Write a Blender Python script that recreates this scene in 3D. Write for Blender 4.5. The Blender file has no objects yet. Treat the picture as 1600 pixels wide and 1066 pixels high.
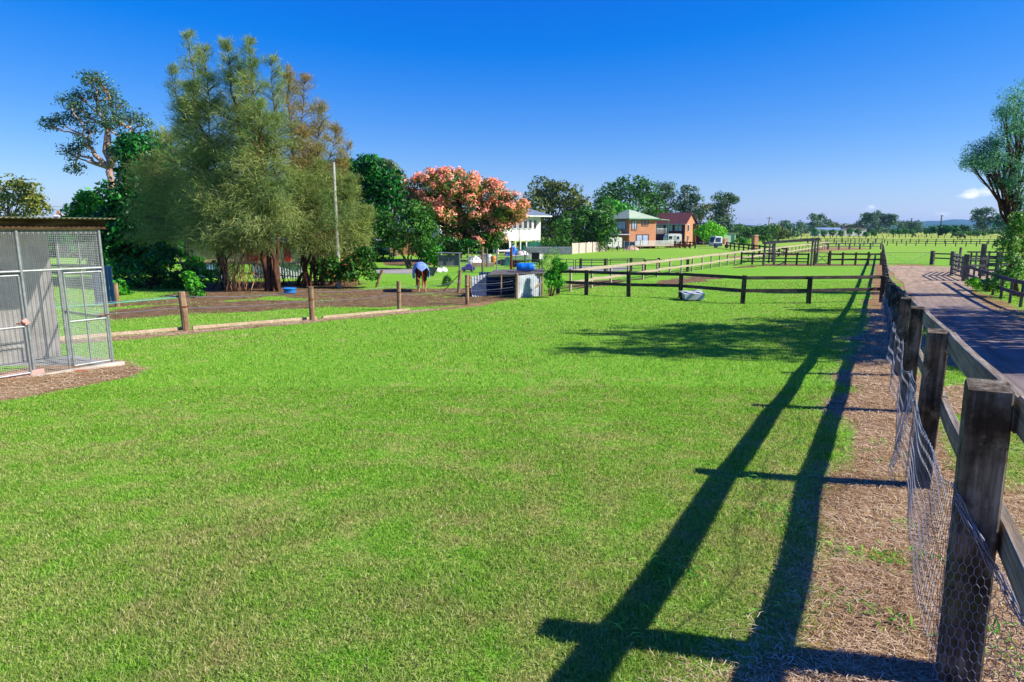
import bpy, math, random
import numpy as np
from mathutils import Vector, Matrix

# ------------------------------------------------------------------ camera, sky, sun, exposure
R = math.radians
sc = bpy.context.scene
H0 = 1.7                       # eye height above the ground under it
PITCH = R(9.93)
FPX = 1000.0                   # focal length in pixels of the 1600 px wide photograph
cam_d = bpy.data.cameras.new('camera')
cam = bpy.data.objects.new('camera', cam_d)
sc.collection.objects.link(cam)
cam.location = (0, 0, H0)
cam.rotation_euler = (R(90) - PITCH, 0, 0)
cam_d.sensor_width = 36.0
cam_d.lens = 36.0 * FPX / 1600.0
cam_d.clip_start = 0.05
cam_d.clip_end = 40000
sc.camera = cam

SUN = Vector((0.936, -0.193, 0.72)).normalized()      # towards the sun
sun_el = math.asin(SUN.z)
sun_az = math.atan2(SUN.x, SUN.y)                    # clockwise from +Y
w = bpy.data.worlds.new('World'); sc.world = w; w.use_nodes = True
nt = w.node_tree; nt.nodes.clear()
sky = nt.nodes.new('ShaderNodeTexSky'); sky.sky_type = 'NISHITA'; sky.sun_disc = False
sky.sun_elevation = sun_el; sky.sun_rotation = sun_az
sky.air_density = 1.0; sky.dust_density = 0.3; sky.ozone_density = 2.5; sky.altitude = 300
hs = nt.nodes.new('ShaderNodeHueSaturation'); hs.inputs['Saturation'].default_value = 1.28
hs.inputs['Hue'].default_value = 0.503
bg = nt.nodes.new('ShaderNodeBackground'); bg.inputs['Strength'].default_value = 0.15
wo = nt.nodes.new('ShaderNodeOutputWorld')
nt.links.new(sky.outputs[0], hs.inputs['Color'])
nt.links.new(bg.outputs[0], wo.inputs[0])
# small clouds low in the sky on the right
tcw = nt.nodes.new('ShaderNodeTexCoord')
EXPO = 0.80
spw = nt.nodes.new('ShaderNodeSeparateColor'); nt.links.new(hs.outputs[0], spw.inputs[0])
def wm0(op, a, b):
    n = nt.nodes.new('ShaderNodeMath'); n.operation = op
    for i, v in enumerate((a, b)):
        if isinstance(v, (int, float)): n.inputs[i].default_value = v
        else: nt.links.new(v, n.inputs[i])
    return n.outputs[0]
UNI = 1.0 / .15 / 2 ** EXPO
rr_ = wm0('MAXIMUM', wm0('MULTIPLY', wm0('SUBTRACT', wm0('MULTIPLY', spw.outputs[0], .15), .135), .72 * UNI), .004)
gg_ = wm0('MULTIPLY', wm0('SUBTRACT', wm0('MULTIPLY', spw.outputs[1], .15 * .72), .028), UNI)
bb_ = wm0('MULTIPLY', wm0('POWER', wm0('MULTIPLY', spw.outputs[2], .15), .45), 1.02 * UNI)
gcb = nt.nodes.new('ShaderNodeCombineColor')
for i_, v_ in enumerate((rr_, gg_, bb_)): nt.links.new(v_, gcb.inputs[i_])
cloud_last = gcb.outputs[0]
nzw = nt.nodes.new('ShaderNodeTexNoise'); nzw.inputs['Scale'].default_value = 46; nzw.inputs['Detail'].default_value = 7
nt.links.new(tcw.outputs['Generated'], nzw.inputs['Vector'])
def wmath(op, a, b=None):
    n = nt.nodes.new('ShaderNodeMath'); n.operation = op
    for i, v in enumerate((a, b)):
        if v is None: continue
        if isinstance(v, (int, float)): n.inputs[i].default_value = v
        else: nt.links.new(v, n.inputs[i])
    return n.outputs[0]
def px_dir(px, py):
    X, Z = (px - 800) / FPX, -(py - 533) / FPX
    v = Vector((X, math.cos(PITCH) + Z * math.sin(PITCH), Z * math.cos(PITCH) - math.sin(PITCH)))
    return v
sepw = nt.nodes.new('ShaderNodeSeparateXYZ'); nt.links.new(tcw.outputs['Generated'], sepw.inputs[0])
for (cx, cy, rx, ry, amt) in ((1536, 301, 34, 7, 1.0), (1512, 306, 24, 4, .7), (1564, 296, 14, 4, .9), (1361, 324, 9, 4, .8), (1475, 334, 16, 4, .35), (1575, 336, 30, 8, .35), (1355, 327, 8, 3, .5)):
    d = px_dir(cx, cy).normalized()
    ax = math.atan2(d.x, d.y)
    az = wmath('SUBTRACT', wmath('ARCTAN2', sepw.outputs[0], sepw.outputs[1]), ax)
    el = wmath('SUBTRACT', sepw.outputs[2], d.z)
    a2 = wmath('POWER', wmath('ABSOLUTE', wmath('DIVIDE', az, rx / 1500.0)), 2)
    e2 = wmath('POWER', wmath('ABSOLUTE', wmath('DIVIDE', el, ry / 1150.0)), 2)
    m = wmath('SUBTRACT', 1.0, wmath('ADD', a2, e2))
    m = wmath('ADD', m, wmath('MULTIPLY', wmath('SUBTRACT', nzw.outputs['Fac'], 0.5), 5.0))
    m = wmath('MULTIPLY', m, 0.42)
    cl = nt.nodes.new('ShaderNodeClamp'); nt.links.new(m, cl.inputs[0])
    m = wmath('MULTIPLY', cl.outputs[0], amt)
    sh = wmath('ADD', 5.6, wmath('MULTIPLY', el, 90.0))
    cmb = nt.nodes.new('ShaderNodeCombineColor')
    nt.links.new(sh, cmb.inputs[0]); nt.links.new(wmath('MULTIPLY', sh, .98), cmb.inputs[1]); nt.links.new(wmath('ADD', sh, .5), cmb.inputs[2])
    mx = nt.nodes.new('ShaderNodeMix'); mx.data_type = 'RGBA'
    nt.links.new(m, mx.inputs[0]); nt.links.new(cloud_last, mx.inputs[6]); nt.links.new(cmb.outputs[0], mx.inputs[7])
    cloud_last = mx.outputs[2]
nt.links.new(cloud_last, bg.inputs['Color'])

sd = bpy.data.lights.new('sun', 'SUN'); sd.energy = 4.8; sd.angle = R(0.5); sd.color = (1.0, 0.94, 0.84)
so = bpy.data.objects.new('sun', sd); sc.collection.objects.link(so)
so.rotation_euler = SUN.to_track_quat('Z', 'Y').to_euler(); so.location = (20, -10, 40)
sc.view_settings.view_transform = 'Standard'; sc.view_settings.look = 'None'
sc.view_settings.exposure = EXPO; sc.view_settings.gamma = 1.0; sc.view_settings.use_curve_mapping = False
sc.cycles.max_bounces = 6; sc.cycles.diffuse_bounces = 3; sc.cycles.transparent_max_bounces = 8
sc.cycles.volume_bounces = 0

# ------------------------------------------------------------------ helpers
rng = np.random.default_rng(7)
random.seed(7)
FLAT = -1.65
def gz(y):
    y = np.maximum(np.asarray(y, float), -5.0)
    s = 0.09
    t = (-FLAT - 0.061 * y) / s
    return FLAT + s * np.where(t > 30, t, np.log1p(np.exp(np.minimum(t, 30))))
def gbump(x, y): return (fbm(x, y, 3.0, 31) - .5) * .05 * np.clip((40 - np.hypot(x, y)) / 20, 0, 1)
def G(y): return float(gz(y))
def W(px, py, Y):
    """the point at depth Y metres (along +Y) seen at that pixel of the photograph"""
    d = px_dir(px, py); t = Y / d.y
    return Vector((d.x * t, Y, H0 + d.z * t))
def at(px, py):
    """the point of the ground seen at that pixel"""
    d = px_dir(px, py); lo, hi = 0.3, 3000.0
    for _ in range(60):
        m = (lo + hi) / 2
        if H0 + d.z * m > G(d.y * m): lo = m
        else: hi = m
    return Vector((d.x * lo, d.y * lo, G(d.y * lo)))
def gp(px, Y):
    """ground point in image column px at depth Y (approximate column on the ground)"""
    z = G(Y); k = (z - H0) / Y
    fz = math.sin(PITCH) * k * -1
    depth = math.cos(PITCH) * 1 - math.sin(PITCH) * k
    return Vector(((px - 800) / FPX * Y * depth, Y, z))
def hexc(h):
    h = h.lstrip('#'); o = []
    for i in (0, 2, 4):
        c = int(h[i:i + 2], 16) / 255.0
        o.append(c / 12.92 if c <= .04045 else ((c + .055) / 1.055) ** 2.4)
    return tuple(o) + (1,)
def unit(v): v = Vector(v); return v.normalized() if v.length > 1e-9 else Vector((0, 0, 1))
def tag(o, label=None, cat=None, group=None, kind=None):
    if label: o['label'] = label
    if cat: o['category'] = cat
    if group: o['group'] = group
    if kind: o['kind'] = kind
    return o
def thing(name, loc, label, cat, group=None):
    o = bpy.data.objects.new(name, None); o.empty_display_size = .2
    sc.collection.objects.link(o); o.location = Vector(loc)
    return tag(o, label, cat, group)
def wloc(o):
    v = Vector((0, 0, 0))
    while o is not None: v += o.location; o = o.parent
    return v
def link(name, me, mat, parent=None, loc=None):
    o = bpy.data.objects.new(name, me); sc.collection.objects.link(o)
    if mat is not None: me.materials.append(mat)
    if parent is not None: o.parent = parent
    if loc is not None: o.location = loc
    return o
def copy_tree(o, parent=None):
    c = o.copy(); sc.collection.objects.link(c)
    c.parent = parent
    for ch in list(o.children): copy_tree(ch, c)
    return c

class MB:
    """collects shapes, in world or in a local frame M, and links them as ONE mesh object"""
    def __init__(s, M=None): s.v = []; s.f = []; s.M = M
    def add(s, vs, fs):
        b = len(s.v)
        if s.M is not None: vs = [s.M @ Vector(v) for v in vs]
        s.v.extend([tuple(v) for v in vs]); s.f.extend([tuple(b + i for i in f) for f in fs]); return s
    def box(s, a, b):
        x0, y0, z0 = a; x1, y1, z1 = b
        return s.add([(x0, y0, z0), (x1, y0, z0), (x1, y1, z0), (x0, y1, z0), (x0, y0, z1), (x1, y0, z1), (x1, y1, z1), (x0, y1, z1)],
                     [(0, 3, 2, 1), (4, 5, 6, 7), (0, 1, 5, 4), (1, 2, 6, 5), (2, 3, 7, 6), (3, 0, 4, 7)])
    def cbox(s, c, d, ch=.01):
        """box with chamfered vertical edges and top"""
        x, y, z = c; dx, dy, dz = d[0] / 2, d[1] / 2, d[2]
        def ring(ix, zz):
            ax, ay = dx - ix, dy - ix
            return [(x - ax + ch, y - ay, zz), (x + ax - ch, y - ay, zz), (x + ax, y - ay + ch, zz), (x + ax, y + ay - ch, zz),
                    (x + ax - ch, y + ay, zz), (x - ax + ch, y + ay, zz), (x - ax, y + ay - ch, zz), (x - ax, y - ay + ch, zz)]
        vs = ring(0, z) + ring(0, z + dz - ch) + ring(ch, z + dz)
        fs = [tuple(range(7, -1, -1)), tuple(range(16, 24))]
        for k in (0, 8):
            for i in range(8): fs.append((k + i, k + (i + 1) % 8, k + 8 + (i + 1) % 8, k + 8 + i))
        return s.add(vs, fs)
    def bar(s, p, q, wd, ht, up=(0, 0, 1), ch=0):
        p, q = Vector(p), Vector(q); d = unit(q - p); side = d.cross(Vector(up))
        side = unit(side) if side.length > 1e-5 else Vector((1, 0, 0)); u = unit(side.cross(d))
        vs = []
        prof = [(-1, -1), (1, -1), (1, 1), (-1, 1)]
        if ch:
            c = ch
            prof = [(-1 + c, -1), (1 - c, -1), (1, -1 + c), (1, 1 - c), (1 - c, 1), (-1 + c, 1), (-1, 1 - c), (-1, -1 + c)]
        for e in (p, q):
            for a, b in prof: vs.append(e + side * (a * wd / 2) + u * (b * ht / 2))
        n = len(prof)
        fs = [tuple(range(n - 1, -1, -1)), tuple(range(n, 2 * n))] + [(i, (i + 1) % n, n + (i + 1) % n, n + i) for i in range(n)]
        return s.add(vs, fs)
    def tube(s, pts, rad, n=6, cap=True):
        pts = [Vector(p) for p in pts]
        if isinstance(rad, (int, float)): rad = [rad] * len(pts)
        vs = []; u = None
        for i, p in enumerate(pts):
            d = unit(pts[min(i + 1, len(pts) - 1)] - pts[max(i - 1, 0)])
            if u is None:
                u = d.cross(Vector((.13, .31, .9))); u = unit(u) if u.length > 1e-4 else Vector((1, 0, 0))
            u = unit(u - d * u.dot(d)); v = d.cross(u)
            for k in range(n):
                a = 2 * math.pi * k / n
                vs.append(p + (u * math.cos(a) + v * math.sin(a)) * rad[i])
        fs = []
        for i in range(len(pts) - 1):
            for k in range(n):
                fs.append((i * n + k, i * n + (k + 1) % n, (i + 1) * n + (k + 1) % n, (i + 1) * n + k))
        if cap: fs += [tuple(range(n - 1, -1, -1)), tuple(range((len(pts) - 1) * n, len(pts) * n))]
        return s.add(vs, fs)
    def lathe(s, c, prof, n=16, axis=None):
        c = Vector(c); vs = []; A = axis or Matrix.Identity(3)
        for r, z in prof:
            for k in range(n):
                a = 2 * math.pi * k / n
                vs.append(c + A @ Vector((r * math.cos(a), r * math.sin(a), z)))
        fs = [(i * n + k, i * n + (k + 1) % n, (i + 1) * n + (k + 1) % n, (i + 1) * n + k) for i in range(len(prof) - 1) for k in range(n)]
        fs += [tuple(range(n - 1, -1, -1)), tuple(range((len(prof) - 1) * n, len(prof) * n))]
        return s.add(vs, fs)
    def slab(s, poly, t):
        """a polygon given thickness t along its normal (backwards)"""
        P = [Vector(p) for p in poly]; nrm = unit((P[1] - P[0]).cross(P[2] - P[0])); n = len(P)
        vs = P + [p - nrm * t for p in P]
        return s.add(vs, [tuple(range(n)), tuple(range(2 * n - 1, n - 1, -1))] + [(i, i + n, (i + 1) % n + n, (i + 1) % n) for i in range(n)])
    def corrugated(s, p0, p1, z0, z1, pitch=.076, amp=.009, z0b=None, z1b=None):
        """upright corrugated sheet from p0 to p1 (x, y)"""
        p0, p1 = Vector((p0[0], p0[1], 0)), Vector((p1[0], p1[1], 0)); L = (p1 - p0).length; d = (p1 - p0) / L; nn = Vector((d.y, -d.x, 0))
        k = max(4, int(L / pitch * 6)); vs = []
        for i in range(k + 1):
            t = i / k; p = p0 + d * (L * t) + nn * (amp * math.sin(2 * math.pi * L * t / pitch))
            za = z0 if z0b is None else z0 + (z0b - z0) * t; zb = z1 if z1b is None else z1 + (z1b - z1) * t
            vs += [(p.x, p.y, za), (p.x, p.y, zb)]
        n0 = len(vs); vs += [(v[0] + nn.x * .002, v[1] + nn.y * .002, v[2]) for v in vs]
        fs = [(2 * i, 2 * i + 2, 2 * i + 3, 2 * i + 1) for i in range(k)] + [(n0 + 2 * i + 1, n0 + 2 * i + 3, n0 + 2 * i + 2, n0 + 2 * i) for i in range(k)]
        return s.add(vs, fs)
    def build(s, name, mat, parent=None, origin=None, smooth=False):
        off = wloc(parent) if parent is not None else (Vector(origin) if origin is not None else Vector((0, 0, 0)))
        me = bpy.data.meshes.new(name)
        me.from_pydata([(v[0] - off.x, v[1] - off.y, v[2] - off.z) for v in s.v], [], s.f); me.update()
        if smooth: me.shade_smooth()
        return link(name, me, mat, parent, off if parent is None else None)

def tri_mesh(name, V, F, mat, parent=None, origin=None, attrs=None, face_attrs=None, smooth=False):
    """numpy arrays straight to a mesh: V (n,3), F (m,k) with k = 3 or 4"""
    off = np.array(wloc(parent) if parent is not None else (origin if origin is not None else (0, 0, 0)), float)
    me = bpy.data.meshes.new(name); V = np.asarray(V, np.float64) - off; F = np.asarray(F, np.int32)
    me.vertices.add(len(V)); me.vertices.foreach_set('co', V.astype(np.float32).ravel())
    k = F.shape[1]
    me.loops.add(F.size); me.loops.foreach_set('vertex_index', F.ravel())
    me.polygons.add(len(F)); me.polygons.foreach_set('loop_start', np.arange(0, F.size, k, dtype=np.int32))
    for nm, a in (attrs or {}).items():
        at_ = me.attributes.new(nm, 'FLOAT', 'POINT'); at_.data.foreach_set('value', np.asarray(a, np.float32))
    for nm, a in (face_attrs or {}).items():
        at_ = me.attributes.new(nm, 'FLOAT', 'FACE'); at_.data.foreach_set('value', np.asarray(a, np.float32))
    me.update(calc_edges=True)
    if smooth: me.shade_smooth()
    return link(name, me, mat, parent, Vector(off) if parent is None else None)

def vnoise(x, y, scale, seed=0):
    x = np.asarray(x) / scale; y = np.asarray(y) / scale
    xi, yi = np.floor(x).astype(np.int64), np.floor(y).astype(np.int64); fx, fy = x - xi, y - yi
    fx = fx * fx * (3 - 2 * fx); fy = fy * fy * (3 - 2 * fy)
    def h(a, b):
        n = (a * 374761393 + b * 668265263 + seed * 974634777) & 0xffffffff
        n = ((n ^ (n >> 13)) * 1274126177) & 0xffffffff
        return ((n ^ (n >> 16)) & 0xffff) / 65535.0
    return (h(xi, yi) * (1 - fx) + h(xi + 1, yi) * fx) * (1 - fy) + (h(xi, yi + 1) * (1 - fx) + h(xi + 1, yi + 1) * fx) * fy
def fbm(x, y, scale, seed=0, o=3):
    t = 0; a = .5; n = 0
    for i in range(o): t = t + a * vnoise(x, y, scale / 2 ** i, seed + i * 17); n += a; a *= .5
    return t / n

# ------------------------------------------------------------------ materials
class NM:
    def __init__(s, name, rough=.8, spec=.2):
        s.m = bpy.data.materials.new(name); s.m.use_nodes = True; s.t = s.m.node_tree
        s.b = s.t.nodes['Principled BSDF']; s.b.inputs['Roughness'].default_value = rough
        s.b.inputs['Specular IOR Level'].default_value = spec; s.out = s.t.nodes['Material Output']
    def n(s, typ, **k):
        nd = s.t.nodes.new(typ)
        for a, v in k.items():
            if hasattr(nd, a): setattr(nd, a, v)
            else: nd.inputs[a].default_value = v
        return nd
    def l(s, a, b): s.t.links.new(a, b)
    def pos(s, scale=(1, 1, 1), rotz=0, obj=False):
        g = s.n('ShaderNodeTexCoord').outputs['Object'] if obj else s.n('ShaderNodeNewGeometry').outputs['Position']
        r = s.n('ShaderNodeMapping', vector_type='POINT'); r.inputs['Rotation'].default_value = (0, 0, rotz)
        s.l(g, r.inputs[0]); m = s.n('ShaderNodeMapping'); m.inputs['Scale'].default_value = scale
        s.l(r.outputs[0], m.inputs[0]); return m.outputs[0]
    def noise(s, vec, scale, detail=4, rough=.55):
        nd = s.n('ShaderNodeTexNoise'); nd.inputs['Scale'].default_value = scale; nd.inputs['Detail'].default_value = detail
        nd.inputs['Roughness'].default_value = rough; s.l(vec, nd.inputs['Vector']); return nd.outputs['Fac']
    def ramp(s, fac, stops, interp='LINEAR'):
        r = s.n('ShaderNodeValToRGB'); r.color_ramp.interpolation = interp; e = r.color_ramp.elements
        while len(e) < len(stops): e.new(.5)
        for i, (p, c) in enumerate(stops):
            e[i].position = p; e[i].color = hexc(c) if isinstance(c, str) else (c if len(c) == 4 else tuple(c) + (1,))
        s.l(fac, r.inputs[0]); return r.outputs[0]
    def mix(s, fac, a, b, mode='MIX'):
        m = s.n('ShaderNodeMix', data_type='RGBA', blend_type=mode)
        for i, v in ((0, fac), (6, a), (7, b)):
            if isinstance(v, (int, float)): m.inputs[i].default_value = v
            elif isinstance(v, tuple): m.inputs[i].default_value = v if len(v) == 4 else v + (1,)
            elif isinstance(v, str): m.inputs[i].default_value = hexc(v)
            else: s.l(v, m.inputs[i])
        return m.outputs[2]
    def math(s, op, a, b=None, c=None, clamp=False):
        m = s.n('ShaderNodeMath', operation=op); m.use_clamp = clamp
        for i, v in enumerate((a, b, c)):
            if v is None: continue
            if isinstance(v, (int, float)): m.inputs[i].default_value = v
            else: s.l(v, m.inputs[i])
        return m.outputs[0]
    def attr(s, name):
        a = s.n('ShaderNodeAttribute'); a.attribute_name = name; return a.outputs['Fac']
    def color(s, c):
        if isinstance(c, str): s.b.inputs['Base Color'].default_value = hexc(c)
        elif isinstance(c, tuple): s.b.inputs['Base Color'].default_value = c if len(c) == 4 else c + (1,)
        else: s.l(c, s.b.inputs['Base Color'])
        return s
    def bump(s, h, strength=.5, dist=.02):
        b = s.n('ShaderNodeBump'); b.inputs['Strength'].default_value = strength; b.inputs['Distance'].default_value = dist
        s.l(h, b.inputs['Height']); s.l(b.outputs[0], s.b.inputs['Normal']); return s

def m_plain(name, c, rough=.6, var=.18, scale=6, spec=.3, metal=0, obj=True):
    """a painted or worn surface: its colour with blotches of dirt"""
    k = NM(name, rough, spec); p = k.pos(obj=obj); f = k.noise(p, scale, 6, .6)
    c = hexc(c) if isinstance(c, str) else c + (1,) if len(c) == 3 else c
    dark = tuple(x * (1 - var) * .9 for x in c[:3]) + (1,); lite = tuple(min(1, x * (1 + var * .5)) for x in c[:3]) + (1,)
    k.color(k.ramp(f, [(.3, dark), (.7, lite)])); k.b.inputs['Metallic'].default_value = metal
    f2 = k.noise(p, scale * 9, 3); k.bump(f2, .15, .01)
    return k.m
def m_wood(name, dark, mid, lite, rot=0, grain=(1.2, 30, 30), stain=None, rough=.85):
    k = NM(name, rough, .15); p = k.pos(grain, rot); f = k.noise(p, 1.0, 7, .65)
    q = k.pos((1, 1, 1)); g = k.noise(q, 3.2, 5, .6)
    c = k.ramp(f, [(.3, dark), (.5, mid), (.72, lite)])
    c = k.mix(k.ramp(g, [(.35, (0, 0, 0)), (.7, (.75, .75, .75))]), c, stain or dark)
    k.color(c); k.bump(f, .6, .012); return k.m
LEAF_GAIN = 1.55
def m_leaf(name, dark, mid, lite, trans=.25, rough=.55, cl=1.3, hue2=None, gain=None):
    """foliage: colour varies leaf by leaf (rnd) and from clump to clump"""
    k = NM(name, rough, .25); r = k.attr('rnd'); p = k.pos(); g = k.noise(p, cl, 3)
    f = k.math('ADD', k.math('MULTIPLY', r, .65), k.math('MULTIPLY', g, .5))
    c = k.ramp(f, [(.2, dark), (.55, mid), (.95, lite)])
    if hue2: c = k.mix(k.ramp(k.noise(p, .45, 2), [(.45, (0, 0, 0)), (.65, (1, 1, 1))]), c, hue2)
    vg = k.n('ShaderNodeVectorMath', operation='SCALE'); vg.inputs['Scale'].default_value = gain or LEAF_GAIN
    k.l(c, vg.inputs[0]); c = vg.outputs[0]
    k.color(c)
    tr = k.n('ShaderNodeBsdfTranslucent'); k.l(k.mix(1.0, c, (1.0, 1.0, .5), 'MULTIPLY'), tr.inputs[0])
    mx = k.n('ShaderNodeMixShader'); mx.inputs[0].default_value = trans
    k.l(k.b.outputs[0], mx.inputs[1]); k.l(tr.outputs[0], mx.inputs[2]); k.l(mx.outputs[0], k.out.inputs[0])
    return k.m
def m_bark(name, dark, lite, sc_=(8, 8, 1.6)):
    k = NM(name, .9, .1); p = k.pos(sc_); f = k.noise(p, 1.0, 6, .6); k.color(k.ramp(f, [(.32, dark), (.68, lite)])); k.bump(f, .8, .03); return k.m

FA = math.atan2(.8697, .4936)          # heading of the long fence, from +X
FD = Vector((math.cos(FA), math.sin(FA), 0)); FN = Vector((FD.y, -FD.x, 0))    # along it, and to its right
FP = Vector((1.853, 2.38, 0))
def fpt(t, s=0, h=0):
    p = FP + FD * t + FN * s; return Vector((p.x, p.y, G(p.y) + h))

M = {}
M['fence_dark'] = m_wood('weathered dark fence wood', '#2a2018', '#5c4c3c', '#8c7c68', -FA, (1.0, 24, 24), stain='#221a12')
M['fence_rail'] = m_wood('weathered grey fence rail', '#4a463e', '#8a8276', '#bcb2a4', -FA, (1.0, 40, 40), stain='#6a5844')
M['post_dark'] = m_wood('dark fence post', '#2a231b', '#625746', '#a09480', 0, (26, 26, 1.6), stain='#382c1e')
k = NM('dark fence post', .9, .1); p = k.pos((26, 26, 1.6)); f = k.noise(p, 1.0, 7, .65); c = k.ramp(f, [(.3, '#332b22'), (.5, '#6a5f50'), (.72, '#a09684')])
q = k.pos(); c = k.mix(k.ramp(k.noise(q, 4.5, 6, .65), [(.42, (0, 0, 0)), (.6, (.85, .85, .85))]), c, '#2b231a'); c = k.mix(k.ramp(k.noise(q, 6.5, 7, .7), [(.56, (0, 0, 0)), (.68, (.7, .7, .7))]), c, '#a09a86')
c = k.mix(k.ramp(k.noise(q, 3.1, 5, .6), [(.6, (0, 0, 0)), (.72, (.5, .5, .5))]), c, '#5e6a3c'); k.color(c); k.bump(f, .8, .012); M['post_dark'] = k.m
M['black_wood'] = m_wood('black stained rails', '#242020', '#4a4240', '#7a6e68', 0, (1.0, 20, 20))
M['black_post'] = m_wood('black stained posts', '#26201a', '#4e443a', '#7c7060', 0, (20, 20, 1.5))
M['log'] = m_wood('pale round fence post', '#5c4632', '#9a7c60', '#cdb294', 0, (24, 24, 1.4))
M['pale_wood'] = m_wood('sun bleached rail', '#7c7060', '#a89a86', '#cec2ae', 0, (1.2, 18, 18), stain='#9d8b72')
M['timber_edge'] = m_wood('bleached timber edge', '#86725c', '#b09c86', '#d4c4b0', -.25, (1.5, 30, 30), stain='#9b8266')
M['paling'] = m_wood('bleached paling', '#b09c90', '#cebcae', '#e2d4c8', 0, (20, 20, 1.2))
M['grey_post'] = m_wood('grey weathered yard post', '#3e3a38', '#6b6561', '#9b948e', 0, (22, 22, 1.4))
M['grey_rail'] = m_wood('grey weathered yard rail', '#322e2f', '#57535a', '#89858c', 0, (1.2, 20, 20))
M['galv'] = m_plain('galvanised steel', '#8f9494', .5, .3, 9, .4, .35)
M['wire'] = m_plain('galvanised wire', '#7c8496', .55, .2, 40, .3, .2)
M['pen_wire'] = m_plain('pen wire mesh', '#b4b8ba', .5, .2, 40, .3, .2)
M['wire_dark'] = m_plain('dull fence wire', '#6d767a', .5, .2, 20, .4, .5)
M['rope'] = m_plain('turquoise rope', '#68b0a8', .8, .2, 20)
M['zinc'] = m_plain('corrugated zinc sheet', '#a29d9a', .5, .35, 2.5, .4, .35)
M['zinc_dark'] = m_plain('old corrugated roof iron', '#7b7a5e', .6, .45, 3, .3, .2)
M['concrete'] = m_plain('pale concrete', '#c2b9aa', .9, .25, 3, .1)
M['slab'] = m_plain('grey concrete slab', '#92938f', .9, .25, 2, .1)
M['brownboard'] = m_wood('dark brown eaves board', '#2a1a10', '#56402c', '#7d6248', -FA, (1, 30, 30))
M['pinkboard'] = m_plain('faded pink board', '#c79a90', .8, .25, 4)
M['blue_plastic'] = m_plain('blue plastic', '#1473d8', .35, .15, 3, .5)
M['blue_tub'] = m_plain('light blue tub plastic', '#1487e0', .4, .15, 3, .5)
M['white'] = m_plain('white paint', '#e6e2da', .5, .1, 1.5)
M['white_sheet'] = m_plain('white corrugated sheet', '#b6bac2', .5, .35, 2.2)
M['navy'] = m_plain('dark blue sheet', '#1b3f66', .6, .3, 2)
M['grey_roof'] = m_plain('grey metal roof', '#7d8891', .45, .15, .6, .4, .2)
M['green_roof'] = m_plain('pale green metal roof', '#a4b498', .85, .14, .6, .1)
M['green_paint'] = m_plain('dark green paint', '#276b4c', .5, .15, 1)
M['green_cloth'] = m_plain('green shade cloth', '#0f5a4a', .8, .3, 1.2)
M['maroon_roof'] = m_plain('maroon tiled roof', '#643a36', .7, .2, 1.5)
M['maroon'] = m_plain('maroon weatherboard', '#5a2a38', .7, .2, 1.0)
M['glass'] = m_plain('window glass', '#27364a', .08, .3, .8, .8)
M['curtain'] = m_plain('pale curtain behind glass', '#9fb3c6', .3, .25, 1.2, .6)
M['black'] = m_plain('black rubber', '#161616', .7, .2, 5)
M['dark_steel'] = m_plain('dark painted steel', '#353b44', .45, .25, 4, .4, .3)
M['orange'] = m_plain('orange plastic', '#d98a2b', .5, .2, 3)
M['red'] = m_plain('red paint', '#b2282c', .5, .2, 3)
M['purple'] = m_plain('purple plastic', '#4b36a8', .5, .2, 3)
M['tan'] = m_plain('tan boards', '#c6a184', .8, .25, 2)
M['rust'] = m_plain('rusty steel', '#7a3c1e', .9, .4, 12)
M['clay'] = m_plain('terracotta', '#c65a32', .8, .2, 5)
M['shadecloth'] = m_plain('grey shade mesh', '#6f6c75', .8, .25, 2)
M['mesh_grey'] = m_plain('pale mesh panel', '#8c9096', .8, .35, 1.5)
M['solar'] = m_plain('solar panel glass', '#1a3560', .15, .2, 1, .7)
M['pole'] = m_wood('grey power pole', '#6e6a62', '#979288', '#c0b9ac', 0, (16, 16, .8))
M['pole_conc'] = m_plain('pale concrete pole', '#aaa79b', .8, .2, 3)
M['palegreen'] = m_plain('pale green shed sheet', '#a5c0aa', .6, .15, 1)
M['shed'] = m_plain('white shed cladding', '#cfc8c8', .6, .12, .4)
M['shed_roof'] = m_plain('blue grey shed roof', '#7c93b0', .5, .12, .4)
M['pvc'] = m_plain('white sack', '#e9e7e6', .6, .1, 3)

k = NM('orange face brick', .85, .15); p = k.pos(obj=True)
br = k.n('ShaderNodeTexBrick'); br.inputs['Scale'].default_value = 1.0; br.inputs['Brick Width'].default_value = .24; br.inputs['Row Height'].default_value = .086
br.inputs['Mortar Size'].default_value = .008; br.inputs['Color1'].default_value = hexc('#bf8460'); br.inputs['Color2'].default_value = hexc('#ac704c'); br.inputs['Mortar'].default_value = hexc('#c0a487')
sx = k.n('ShaderNodeSeparateXYZ'); k.l(p, sx.inputs[0]); cb = k.n('ShaderNodeCombineXYZ')
k.l(k.math('ADD', sx.outputs[0], sx.outputs[1]), cb.inputs[0]); k.l(sx.outputs[2], cb.inputs[1]); k.l(cb.outputs[0], br.inputs['Vector'])
k.color(k.mix(k.ramp(k.noise(p, .9, 4), [(.4, (0, 0, 0)), (.8, (.5, .5, .5))]), br.outputs['Color'], '#a35c34')); M['brick'] = k.m

k = NM('weatherboard', .6, .3); p = k.pos(obj=True); sx = k.n('ShaderNodeSeparateXYZ'); k.l(p, sx.inputs[0])
saw = k.math('FRACT', k.math('MULTIPLY', sx.outputs[2], 6.0)); k.color(k.mix(k.ramp(k.noise(p, 1.1, 4), [(.3, (0, 0, 0)), (.9, (1, 1, 1))]), '#efece4', '#dedad0')); k.bump(saw, .6, .02); M['weatherboard'] = k.m

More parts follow.
